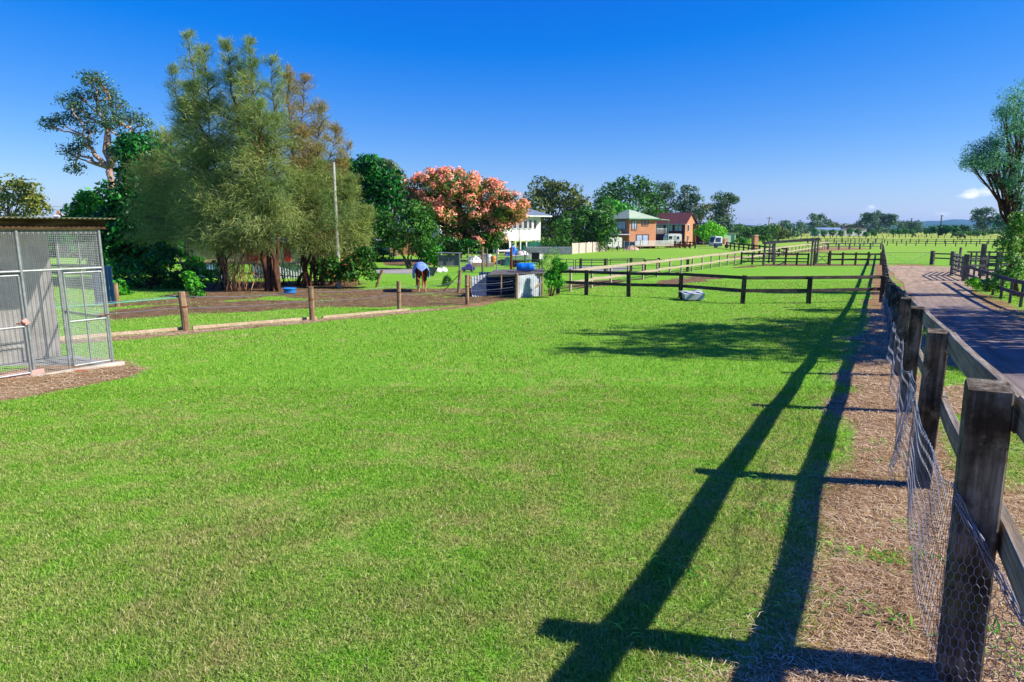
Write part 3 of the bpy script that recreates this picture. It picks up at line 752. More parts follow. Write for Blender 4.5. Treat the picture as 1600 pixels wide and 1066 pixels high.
b = MB(); hexnet(-.1, 3.2, .055, hf, sf, .0012, b); hexnet(3.2, 7.5, .08, hf, sf, .0011, b); b.build('netting', M['wire'], root)
b = MB(); hexnet(7.5, 27, .12, hf, sf, .0017, b); b.build('netting', M['wire'], root)
for kq, (dv, ds) in enumerate(((0, 0), (-.014, -.01))):
    b = MB(); P = []
    for i in range(240):
        t = -.05 + i * .11; P.append(fpt(t, sf(t, hf(t)) + ds * .6 + .004 * math.sin(t * 5 + kq * 2), hf(t) + dv * .7 + .004 * math.sin(t * 6 + kq)))
    b.tube(P, .0018, 4); b.build('rolled_edge', M['wire'], root)
# the end of the netting wrapped across the face of the first post and trailing off to the right
def wrap(u, v):
    q = u / .17; hh = (.84 - .30 * min(1, q)) if q < 1 else .54 - (q - 1) * .26
    v = min(v, max(.05, hh)); tt = -.096 - max(0, q - 1) * .10 - .012 * math.sin(v * 14)
    lo = max(0, q - 1) * .10
    return fpt(tt, -.095 + u * (1 + .05 * math.sin(v * 9)), max(v, min(lo, hh)))
b = MB(); cw, ch_ = .026, .040
for i in range(20):
    for j in range(22):
        o = (j % 2) * .5; a = ((i + o) * cw, j * ch_); c = ((i + o) * cw, (j + .6) * ch_)
        if a[1] > (.86 if a[0] < .01 else .84 - .30 * min(1, a[0] / .17) - max(0, a[0] / .17 - 1) * .26): continue
        b.tube([wrap(*a), wrap(*c)], .0016, 3, False)
        for sgn in (-.5, .5):
            if i + o + sgn >= 0: b.tube([wrap(*c), wrap((i + o + sgn) * cw, (j + 1) * ch_)], .0016, 3, False)
for kq in range(8):
    P = []
    for i in range(40):
        u = i * .0145; q = u / .17; hh = (.84 - .30 * min(1, q)) if q < 1 else .54 - (q - 1) * .26
        P.append(fpt(-.108 - max(0, q - 1) * .10 - .010 * math.sin(i * .9 + kq), -.095 + u, max(.03, hh + .009 * math.sin(i * 1.1 + kq * 2) - .007 * kq)))
    b.tube(P, .0028, 4)
b.build('netting', M['wire'], root)
# a loose flap of netting folded down beyond the first post
b = MB()
def flap(u, v): # u along, v down
    t = 2.1 + u; return fpt(t, -.14 - .07 * v - .03 * math.sin(u * 9) * v, .80 - v * .62 + .04 * math.sin(u * 6))
for i in range(15):
    for j in range(13):
        o = (j % 2) * .5; a = flap((i + o) * .036, j / 13); c = flap((i + o) * .036, (j + .6) / 13); b.tube([a, c], .0013, 3, False)
        for sgn in (-.5, .5): b.tube([c, flap((i + o + sgn) * .036, (j + 1) / 13)], .0013, 3, False)
b.build('netting_flap', M['wire'], root)

# cross fences of black rails
px1 = [(1372, 476), (1263, 475), (1160, 475), (1063, 466), (982, 464), (916, 461), (872, 459)]
pts = [at(*q) for q in px1]; pts[0] = fpt(31.0, -.12)
rail_fence('cross_fence', 'near black post and rail fence crossing the grass from the long fence to the shrub', 'fence', pts, (.2, .12, 1.24), [(1.17, .15), (.60, .15)], M['black_post'], M['black_wood'], side=1)
pf = lin(gp(1376, 60.5), gp(1296, 60.5), 5)
rail_fence('cross_fence', 'far black post and rail fence between the wire braced gate and the long fence', 'fence', pf, (.16, .12, 1.2), [(1.02, .16), (.52, .16)], M['black_post'], M['black_wood'])
pf = lin(gp(1262, 60.5), gp(1158, 61.5), 7)
rail_fence('cross_fence', 'black post and rail fence under the tall open frame', 'fence', pf, (.15, .12, 1.15), [(1.02, .15), (.6, .10), (.3, .10)], M['black_post'], M['black_wood'])
# wire braced gate between the two
gr = thing('braced_gate', gp(1284, 60.3), 'small dark gate with crossed braces beside the tall open frame', 'gate')
a, c = gp(1274, 60.3), gp(1293, 60.3); up = Vector((0, 0, 1))
b = MB(); b.tube([a + up * .15, a + up * 1.15], .035); b.tube([c + up * .15, c + up * 1.15], .035)
for h in (.15, .5, .8, 1.15): b.tube([a + up * h, c + up * h], .028)
b.build('gate_frame', M['dark_steel'], gr)
b = MB(); b.tube([a + up * .15, c + up * 1.15], .02); b.tube([a + up * 1.15, c + up * .15], .02); b.build('brace', M['dark_steel'], gr)
for q in (a, c):
    b = MB(); b.cbox((q.x + (-.15 if q is a else .15), q.y, q.z - .1), (.16, .16, 1.45), .015); b.build('gate_post', M['black_post'], gr)
# tall open frame over the yard race
fr = thing('overhead_frame', gp(1235, 62), 'tall open timber frame with one long sloping beam above the black fence', 'frame')
tops = [(1193, 59.5, 2.05), (1201, 64, 1.95), (1206, 66, 1.95), (1208.5, 60.5, 2.05), (1267, 59.5, 2.3), (1271.5, 63, 2.3), (1276, 65, 2.35)]
for px_, Y, h in tops:
    q = gp(px_, Y); b = MB(); b.cbox((q.x, q.y, q.z - .1), (.14, .14, h + .1), .012); b.build('post', M['grey_post'], fr)
b = MB(); q0, q1 = gp(1189, 59.3), gp(1278, 59.3); b.bar(q0 + up * 2.08, q1 + up * 2.42, .12, .22); b.build('beam', M['grey_rail'], fr)
b = MB(); q0, q1 = gp(1199, 66), gp(1277, 65.4); b.bar(q0 + up * 2.02, q1 + up * 2.42, .10, .16); b.build('beam', M['grey_rail'], fr)
for (a_, c_) in ((tops[0], tops[2]), (tops[4], tops[6])):
    b = MB(); b.bar(gp(a_[0], a_[1]) + up * (a_[2] - .06), gp(c_[0], c_[1]) + up * (c_[2] - .06), .09, .12); b.build('cross_beam', M['grey_rail'], fr)

# pale rail fence running away to the left of centre
p0, p1 = at(891, 456), at(1292, 389)
d = p1 - p0; n = 37
pts = [gv(p0.x + d.x * i / (n - 1), p0.y + d.y * i / (n - 1)) for i in range(n)]
rail_fence('pale_rail_fence', 'sun bleached two rail fence running away towards the maroon house', 'fence', pts, (.13, .11, 1.22), [(1.12, .17), (.52, .15)], M['pale_wood'], M['pale_wood'], side=1, sagj=.03)
# second bleached length with a darker post line at its left
pts = lin(at(862, 452), at(1022, 446), 3)

# distant paddock fences
def far_fence(label, a, c, n, h=1.05, rails=((.95, .09), (.55, .09)), pw=.15, mp='grey_post', mr='grey_rail', nm='paddock_fence'):
    rail_fence(nm, label, 'fence', lin(a, c, n), (pw, pw, h), rails, M[mp], M[mr], side=1, group='distant paddock fences')
far_fence('distant paddock fence, nearest of those right of the long fence', gp(1386, 131), gp(1575, 122), 13, 1.05)
far_fence('distant paddock fence, second beyond the track, just behind the nearest', gp(1290, 156), gp(1600, 150), 24, 1.05, pw=.16)
far_fence('distant paddock fence, farthest one, passing behind the grazing black horse', gp(1385, 240), gp(1600, 232), 22, 1.1, ((1.0, .06), (.5, .06)))
far_fence('distant paddock fence just left of the long fence, nearest of its group', gp(1277, 106), gp(1376, 108), 7, 1.0, ((.95, .1), (.5, .1)), .2)
far_fence('distant paddock fence left of the long fence, second of its group', gp(1262, 128), gp(1378, 132), 9, 1.0, pw=.16)
far_fence('distant paddock fence left of the long fence, third of its group', gp(1240, 165), gp(1378, 165), 14, 1.0, ((.95, .07),), .14)
far_fence('distant paddock fence left of the long fence, farthest, below the clipped trees', gp(1224, 225), gp(1380, 225), 18, 1.1, ((1.0, .06),), .16)
far_fence('thin fence across the far pasture in front of the long shed', gp(1226, 300), gp(1440, 296), 22, 1.2, ((1.1, .06),), .18)

# wire gate across the end of the track and the heavy post right of it
gt = thing('wire_gate', gp(1418, 61), 'thin wide wire gate closing the end of the gravel track', 'gate')
a, c = fpt(66.8, .15), gp(1452, 61.5)
b = MB(); b.tube([a + up * 1.15, c + up * 1.15], .018, 5); b.tube([a + up * .15, c + up * .15], .015, 5)
mid = (a + c) / 2
b.build('gate_rail', M['grey_rail'], gt)
b = MB(); b.tube([mid + up * .15, c + up * 1.12], .012, 4); b.tube([mid + up * .15, a + up * 1.12], .012, 4)
for i in range(1, 9): q = a.lerp(c, i / 9); b.tube([q + up * .15, q + up * 1.15], .005, 3)
for h in (.4, .65, .9): b.tube([a + up * h, c + up * h], .005, 3)
b.build('gate_wire', M['wire'], gt)
rail_fence('yard_entry_fence', 'short two rail fence from the heavy post to the stockyard', 'fence', [gp(1456, 61.5), gp(1487, 60)], (.3, .3, 1.3), [(1.05, .12), (.62, .12)], M['grey_post'], M['grey_rail'], side=-1)

# stockyard posts and panels right of the track
yd = thing('stockyard', gp(1510, 46), 'grey timber stockyard with tall posts and four rails beside the track', 'stockyard')
def ypost(px_, Y, h, wdt=.2):
    q = gp(px_, Y); b = MB(Matrix.Translation(q) @ Matrix.Rotation(random.uniform(-.3, .3), 4, 'Z')); b.cbox((0, 0, -.1), (wdt, wdt, h + .1), .015); b.build('post', M['grey_post'], yd)
for (px_, Y, h, wd_) in ((1486, 46, 1.65, .16), (1492, 49, 1.5, .12), (1497, 50, 1.95, .14), (1501, 46, 1.45, .10), (1506, 41.5, 1.75, .24), (1515, 54, 1.5, .12), (1523, 52, 1.5, .12), (1532, 46, 2.3, .26), (1538, 46, 1.5, .14), (1543, 55, 1.5, .12), (1557, 42, 1.85, .28), (1572, 44, 1.5, .12), (1590, 44, 1.5, .12), (1612, 44, 1.5, .14)): ypost(px_, Y, h, wd_)
def yrail(pa, Ya, pb, Yb, hs_, t=.05, rh=.12):
    for h in hs_:
        b = MB(); b.bar(gp(pa, Ya) + up * h, gp(pb, Yb) + up * h, t, rh); b.build('rail', M['grey_rail'], yd)
yrail(1506, 41.8, 1557, 42.2, (1.45, 1.0)); yrail(1508, 54.2, 1590, 53, (1.45, 1.1, .72, .35)); yrail(1557, 42.3, 1640, 43, (1.45, 1.05, .65)); yrail(1538, 46.3, 1600, 45.4, (1.4, .9, .45))
yrail(1486, 46, 1506, 41.5, (1.45, 1.15, .85, .55, .25), .04, .09); yrail(1497, 50, 1486, 46, (1.4, 1.1, .8, .5, .25), .04, .09)

# dark rail fence on the far side of the track
pr = [at(1594, 480), at(1571, 469), at(1555, 463), at(1541, 457), at(1529, 451), at(1519, 447), at(1511, 443)]
a0, a1 = pr[0], pr[-1]; n = 8
pts = [gv(a0.x + (a1.x - a0.x) * i / (n - 1), a0.y + (a1.y - a0.y) * i / (n - 1)) for i in range(n)]
ext = [gv(a0.x - (a1.x - a0.x) * i / (n - 1), a0.y - (a1.y - a0.y) * i / (n - 1)) for i in range(6, 0, -1)]
rail_fence('track_side_fence', 'dark two rail fence under the leaning tree on the far side of the track', 'fence', ext + pts, (.14, .10, 1.12), [(1.05, .17), (.55, .15)], M['grey_post'], M['grey_rail'], side=-1)

# round post fence on the left with rope and a timber edge board
root = thing('round_post_fence', LEFT_FEET[0], 'round bleached posts strung with turquoise rope and wire along the left of the lawn', 'fence')
lp = [gv(LEFT_FEET[0].x - LD.x * 8.2, LEFT_FEET[0].y - LD.y * 8.2), gv(LEFT_FEET[0].x - LD.x * 4.3, LEFT_FEET[0].y - LD.y * 4.3)] + LEFT_FEET
hts = [1.05, 1.05, 1.08, 1.12, 1.18, 1.32, 1.22]
for i, q in enumerate(lp):
    b = MB(Matrix.Translation(q + Vector((0, 0, -.1))) @ Matrix.Rotation((-.03, .02, -.035, .005, .0, .0, .01)[i], 4, 'Y'))
    r_ = (.09, .09, .095, .09, .085, .085, .085)[i]
    b.tube([(0, 0, 0), (.003, 0, hts[i] * .4), (0, .003, hts[i] * .8), (0, 0, hts[i] + .08), (0, 0, hts[i] + .1)], [r_ * 1.08, r_, r_ * .98, r_ * .97, r_ * .85], 14); b.build('post', M['log'], root)
def sagline(p, q, sag, n=9): return [p.lerp(q, i / n) - Vector((0, 0, sag * math.sin(math.pi * i / n))) for i in range(n + 1)]
b = MB(); b.tube(sagline(lp[1] + up * .78 - LN * .1, lp[2] + up * .93 - LN * .1, .03), .010, 5)
b.build('rope', M['rope'], root)
for (h, sg) in ((.62, .05), (.95, .09)):
    b = MB()
    for i in range(1, 6):
        b.tube(sagline(lp[i] + up * h - LN * .1, lp[i + 1] + up * h * (hts[i + 1] / hts[i]) - LN * .1, sg), .006, 4)
    b.build('wire', M['wire'], root)
for i in range(2, 6):
    b = MB(); q = lp[i] + up * (hts[i] * .62); b.lathe(q - Vector((0, 0, .02)), [(.088, 0), (.094, .01), (.094, .03), (.088, .04)], 14); b.build('wire_wrap', M['rust'], root)
for i, (a, c) in enumerate(((0.0, 4.2), (4.25, 8.3), (8.35, 12.9), (13.0, 17.6))):
    b = MB(); o_ = lp[0]; p_, q_ = o_ + LD * (a + .12) - LN * .14, o_ + LD * (c - .05) - LN * (.14 + .03 * (i % 2))
    p_.z, q_.z = G(p_.y) + .055, G(q_.y) + .055; b.bar(p_, q_, .05, .09, ch=.15); 
    e = b.build('edge_board', M['timber_edge'], origin=p_); tag(e, ['bleached timber edge board beside the chook pen', 'bleached timber edge board left of the second visible round post', 'bleached timber edge board between the second and third visible round posts', 'bleached timber edge board at the muddy far end of the round posts'][i], 'edging board', 'timber edging boards under the round post fence')

# ------------------------------------------------------------------ chook pen
pen = thing('chook_pen', A_PEN, 'tall wire mesh chook pen with corrugated iron roof and back wall', 'chicken coop')
def pp(u, v, h):
    q = A_PEN + PU * u + PV * v; return Vector((q.x, q.y, A_PEN.z + h))
PH = 2.40; RISE = -.0
def pipe(a, c, r=.018, n=8, bld=None): (bld or MB()).tube([a, c], r, n)
fl = MB(); fl.slab([pp(-.08, -.08, .0), pp(3.8, -.08, -.0), pp(3.8, 1.75, 0), pp(-.08, 1.75, .0)][::-1], .3)
fl.build('floor_slab', M['slab'], pen)
b = MB(); b.bar(pp(-.12, -.1, .035), pp(3.8, -.1, .035), .12, .09, ch=.1); b.build('sill', M['concrete'], pen)
b = MB(); b.bar(pp(1.05, -.015, .10), pp(3.6, -.015, .10), .03, .10); b.build('kick_board', M['pinkboard'], pen)
for (u, v) in ((0, 0), (1.18, 0), (2.5, 0), (3.7, 0), (0, 1.65), (3.7, 1.65), (1.85, 1.65)):
    b = MB(); b.tube([pp(u, v, .02), pp(u, v, PH)], .024, 10); b.build('post', M['galv'], pen)
MH = 1.72
for (a, c) in ((pp(0, 0, MH), pp(3.7, 0, MH)), (pp(0, 0, PH - .03), pp(3.7, 0, PH - .03)), (pp(0, 0, MH), pp(0, 1.65, MH)), (pp(0, 0, .85), pp(0, 1.65, .85)), (pp(0, 1.65, PH - .03), pp(3.7, 1.65, PH - .03))):
    b = MB(); b.tube([a, c], .019, 8); b.build('rail', M['galv'], pen)
b = MB(); b.tube([pp(0, .8, 0.02), pp(0, .8, PH)], .016, 8); b.build('post', M['galv'], pen)
def gate(u0, u1, hinge, nm):
    d = bpy.data.objects.new('door', None); sc.collection.objects.link(d); d.parent = pen
    b = MB()
    for h in (.12, .86, MH - .06): b.tube([pp(u0, -.045, h), pp(u1, -.045, h)], .016, 8)
    for u in (u0, u1): b.tube([pp(u, -.045, .12), pp(u, -.045, MH - .06)], .017, 8)
    b.build('door_frame', M['galv'], d)
    mb = MB(); mesh_panel(mb, u0 + .01, u1 - .01, .12, MH - .06, -.045); mb.build('door_mesh', M['pen_wire'], d)
    lb = MB(); uu = u0 + .02 if hinge else u1; lb.tube([pp(uu - .06, -.08, .92), pp(uu + .1, -.08, .92)], .010, 6); lb.tube([pp(uu + .05, -.08, .92), pp(uu + .05, -.05, .92)], .008, 6); lb.build('latch', M['rust'], d)
def mesh_panel(b, u0, u1, h0, h1, v, st=.028, r=.0014, side=False):
    n = int((u1 - u0) / st); m = int((h1 - h0) / st)
    f = (lambda a, h: pp(v, a, h)) if side else (lambda a, h: pp(a, v, h))
    wob = lambda a: 0
    for i in range(n + 1):
        u = u0 + (u1 - u0) * i / n; b.tube([f(u, h0), f(u, h1)], r, 3, False)
    for j in range(m + 1):
        h = h0 + (h1 - h0) * j / m; b.tube([f(u0, h), f(u1, h)], r, 3, False)
gate(.05, .62, True, 'door'); gate(1.24, 2.44, True, 'door')
b = MB(); b.tube([pp(.67, 0, .02), pp(.67, 0, MH)], .018, 8); b.build('post', M['galv'], pen)
b = MB(); mesh_panel(b, .68, 1.17, .04, MH, 0); mesh_panel(b, .02, 3.7, MH, PH - .08, 0); mesh_panel(b, 2.5, 3.7, .04, MH, 0); b.build('front_mesh', M['pen_wire'], pen)
b = MB(); mesh_panel(b, .02, 1.62, .04, PH, 0, side=True, st=.038); b.build('side_mesh', M['pen_wire'], pen)
b = MB()
q0, q1 = pp(.12, 1.68, 0), pp(3.75, 1.68, 0); b.corrugated((q0.x, q0.y), (q1.x, q1.y), A_PEN.z + .02, A_PEN.z + PH - .05, .076, .009); b.build('back_wall', M['zinc'], pen)
b = MB(); q0, q1 = pp(3.72, 0, 0), pp(3.72, 1.68, 0); b.corrugated((q0.x, q0.y), (q1.x, q1.y), A_PEN.z, A_PEN.z + PH - .05, .076, .009); b.build('end_wall', M['zinc'], pen)
b = MB(); q0, q1 = pp(1.9, .2, 0), pp(1.9, 1.6, 0); b.corrugated((q0.x, q0.y), (q1.x, q1.y), A_PEN.z + .02, A_PEN.z + 1.5, .076, .009); b.build('partition', M['zinc'], pen)
b = MB(); b.bar(pp(-.10, -.03, PH + .045), pp(3.9, -.03, PH + .045), .045, .15); b.build('eaves_board', M['brownboard'], pen)
# corrugated roof, waves running front to back
V, Fc = [], []
U0, U1, V0, V1 = -.20, 3.95, -.22, 2.0; nu = int((U1 - U0) / .076 * 6)
for (dz) in (0, -.004):
    for i in range(nu + 1):
        u = U0 + (U1 - U0) * i / nu; wv_ = .011 * math.sin(2 * math.pi * u / .076)
        for v in (V0, V1): q = pp(u, v, PH + .145 + wv_ + dz - .03 * (v - V0)); V.append(tuple(q))
for i in range(nu): Fc.append((2 * i, 2 * i + 1, 2 * i + 3, 2 * i + 2))
n0 = 2 * (nu + 1)
for i in range(nu): Fc += [(n0 + 2 * i, n0 + 2 * i + 2, n0 + 2 * i + 3, n0 + 2 * i + 1), (2 * i, 2 * i + 2, n0 + 2 * i + 2, n0 + 2 * i)]
tri_mesh('roof', np.array(V), np.array(Fc), M['zinc_dark'], pen)
# top fringe of the wavy flashing
b = MB(); q0, q1 = pp(-.02, .03, 0), pp(3.7, .03, 0); b.corrugated((q0.x, q0.y), (q1.x, q1.y), A_PEN.z + PH - .10, A_PEN.z + PH - .04, .076, .02); b.build('flashing', M['zinc'], pen)
b = MB(); b.bar(pp(1.25, -.06, .98), pp(1.20, -.07, .90), .05, .07); b.build('tied_rag', M['pinkboard'], pen)
b = MB(); b.slab([pp(.55, -.32, .03), pp(.7, -.25, .05), pp(.62, -.13, .05), pp(.48, -.2, .03)], .02)
o = b.build('broken_tile', M['clay'], origin=pp(.6, -.2, 0)); tag(o, 'small orange broken tile lying by the pen sill', 'broken tile')

# ------------------------------------------------------------------ trees
def leaves(name, C, D, size, aspect, mat, parent, jit=.6):
    """leaf-sized quads at C (n,3), facing roughly along D"""
    n = len(C); N = D + rng.normal(0, jit, (n, 3)); N /= np.linalg.norm(N, axis=1)[:, None] + 1e-9
    T = np.cross(N, rng.normal(0, 1, (n, 3))); T /= np.linalg.norm(T, axis=1)[:, None] + 1e-9; B = np.cross(N, T)
    s = (size * rng.uniform(.6, 1.4, n))[:, None] / 2
    V = np.stack([C - T * s, C + B * s * aspect * .9 - T * s * .1, C + T * s, C - B * s * aspect * .9 - T * s * .1], 1).reshape(-1, 3)
    return tri_mesh(name, V, np.arange(4 * n).reshape(n, 4), mat, parent, face_attrs={'rnd': np.clip(rng.random(n) * .85 + rng.normal(0, .1, n), 0, 1)})
def rdir(n, up=.25):
    d = rng.normal(0, 1, (n, 3)); d[:, 2] += up; return d / np.linalg.norm(d, axis=1)[:, None]
def clumps_of(blobs, per, rc, shell=(.7, 1.0), up=.25):
    """small clump spheres on the outer part of each ellipsoid blob (centre, radii)"""
    C = []; O = []
    for c, r in blobs:
        n = max(3, int(per)); d = rdir(n, up); k_ = rng.uniform(shell[0], shell[1], n)[:, None]
        C.append(np.array(c) + d * k_ * np.array(r)); O.append(np.repeat(np.array(c)[None], n, 0))
    return np.concatenate(C), np.concatenate(O)
def crown_pts(C, O, n_leaf, rc, flat=.75):
    n = len(C) * n_leaf; idx_ = np.repeat(np.arange(len(C)), n_leaf); d = rdir(n, .35)
    rad = rc * rng.uniform(.65, 1.35, len(C))[idx_] * rng.uniform(.35, 1.0, n) ** .5
    P = C[idx_] + d * rad[:, None] * np.array([1, 1, flat])
    outw = C[idx_] - O[idx_]; outw /= np.linalg.norm(outw, axis=1)[:, None] + 1e-6
    return P, d * .9 + outw * .5
def limb(b, p, q, r0, r1, wob=.12, n=5, seg=6, sag=0):
    p, q = Vector(p), Vector(q); L = (q - p).length; pts = []; rad = []
    for i in range(n + 1):
        t = i / n; k_ = math.sin(math.pi * t) * wob * L
        pts.append(p.lerp(q, t) + Vector((random.uniform(-1, 1) * k_ * .5, random.uniform(-1, 1) * k_ * .5, sag * math.sin(math.pi * t) * L))); rad.append(r0 + (r1 - r0) * t)
    b.tube(pts, rad, seg); return pts
def blobs_px(spec, Y, dz=1.0, spread=.5, ycol=1.0):
    """spec rows (px, py, rx, ry) in photograph pixels at distance Y -> world blobs, with depth of their own"""
    o = []
    for (px_, py_, rx, ry) in spec:
        y_ = Y + random.uniform(-1, 1) * spread * rx / 1000 * Y; c = W(px_, py_, y_)
        o.append((tuple(c), (rx / 1000 * Y, rx / 1000 * Y * ycol, ry / 1000 * Y)))
    return o
def tree(name, label, foot, blobs, leaf_mat, bark, trunk_r, per=14, rc=.8, n_leaf=60, size=.3, aspect=.5, fork=.35, group=None, trunks=1, flat=.75, sub=True, shell=(.7, 1.0), cat='tree', lean=(0, 0), extra=None, crown='crown', inner=0):
    root = thing(name, foot, label, cat, group); f = Vector(foot)
    cz = np.mean([b[0][2] for b in blobs]); cxy = Vector((np.mean([b[0][0] for b in blobs]), np.mean([b[0][1] for b in blobs]), 0))
    b = MB(); C, O = clumps_of(blobs, per, rc, shell)
    for k_ in range(trunks):
        f0 = f + Vector((random.uniform(-1, 1), random.uniform(-1, 1), 0)) * (trunk_r * 2.2 if trunks > 1 else 0)
        fk = f0.lerp(Vector((cxy.x, cxy.y, cz)), fork); 
        if trunks > 1: fk += Vector((random.uniform(-1, 1), random.uniform(-1, 1), 0)) * trunk_r * 5
        fk = Vector((fk.x + lean[0], fk.y + lean[1], f0.z + (cz - f0.z) * fork))
        limb(b, f0 - Vector((0, 0, .2)), fk, trunk_r, trunk_r * .62, .05, 6, 8)
        b.tube([f0 - Vector((0, 0, .1)), f0 + Vector((0, 0, trunk_r * 1.5))], [trunk_r * 1.5, trunk_r * .98], 8, False)
        for i, (c, r) in enumerate(blobs):
            if trunks > 1 and i % trunks != k_: continue
            c = Vector(c); top = limb(b, fk, c, trunk_r * .5, trunk_r * .2, .10, 5, 6)
            if sub:
                for j in range(per):
                    q = C[i * max(3, int(per)) + j]
                    if j % 2 == 0: limb(b, top[random.choice((3, 4, 5))], q, trunk_r * .16, trunk_r * .04, .12, 3, 4)
    b.build('trunk', M[bark], root, smooth=True)
    P, D = crown_pts(C, O, n_leaf, rc, flat)
    if inner:
        Ci, Oi = clumps_of(blobs, inner, rc, (.1, .65)); Pi, Di = crown_pts(Ci, Oi, n_leaf, rc * 1.2, flat); P = np.concatenate([P, Pi]); D = np.concatenate([D, Di])
    keep = P[:, 2] > gz(P[:, 1]) + .05; P, D = P[keep], D[keep]
    leaves(crown, P, D, size, aspect, M[leaf_mat], root)
    if extra: extra(root, C, O, P, D)
    return root
def fill_blobs(cx, cy, rx, ry, n, Y, k_=.42, top=.0):
    """blobs filling an elliptical silhouette; uneven"""
    out = []; i = 0
    while len(out) < n:
        a = 2.4 * i + random.uniform(-.4, .4); r = math.sqrt((i % n + .5) / n) * (1 - k_ * .7); i += 1
        out.append((cx + math.cos(a) * rx * r, cy + math.sin(a) * ry * r * .95 - top, rx * k_ * random.uniform(.8, 1.2), ry * k_ * random.uniform(.8, 1.2)))
    return blobs_px(out, Y, spread=1.2)

# flowering golden rain tree with salmon pods
Yk = 68; Kb = [(655, 300, 32, 24), (690, 285, 36, 22), (725, 288, 38, 24), (762, 300, 36, 24), (798, 318, 28, 22), (672, 325, 34, 20), (712, 318, 36, 24), (752, 330, 34, 22), (780, 334, 26, 16), (640, 312, 20, 16), (700, 348, 28, 18), (735, 355, 30, 18), (760, 360, 22, 14), (784, 350, 16, 14), (778, 366, 14, 10), (812, 322, 14, 12), (738, 380, 26, 14), (705, 375, 18, 12), (760, 374, 14, 10)]
def podx(root, C, O, P, D):
    d = C - O; d /= np.linalg.norm(d, axis=1)[:, None]
    up_ = (d[:, 2] > -.05) | (rng.random(len(C)) < .3); lowp = C[:, 2] > W(720, 352, Yk).z; up_ &= (lowp | (rng.random(len(C)) < .3))
    C1 = C[up_] + d[up_] * .38; o1 = O[up_]; P1, D1 = crown_pts(C1, o1, 44, .55, .8); leaves('seed_pods', P1, D1, .22, .75, M['pods'], root)
tree('flowering_tree', 'wide spreading tree covered in salmon pink seed pods before the white house', at(716, 404), blobs_px([(a - 6, b_ + 7, c * .92, d_ * .95) for a, b_, c, d_ in Kb + [(672, 292, 32, 22), (708, 284, 34, 22), (745, 290, 34, 22), (780, 306, 30, 22), (720, 304, 36, 22), (690, 330, 30, 20), (796, 326, 22, 12)]], Yk, spread=.9), 'lf_koel', 'bark_brown', .38, per=26, rc=.7, n_leaf=50, size=.26, aspect=.55, fork=.45, shell=(.82, 1.0), extra=podx)

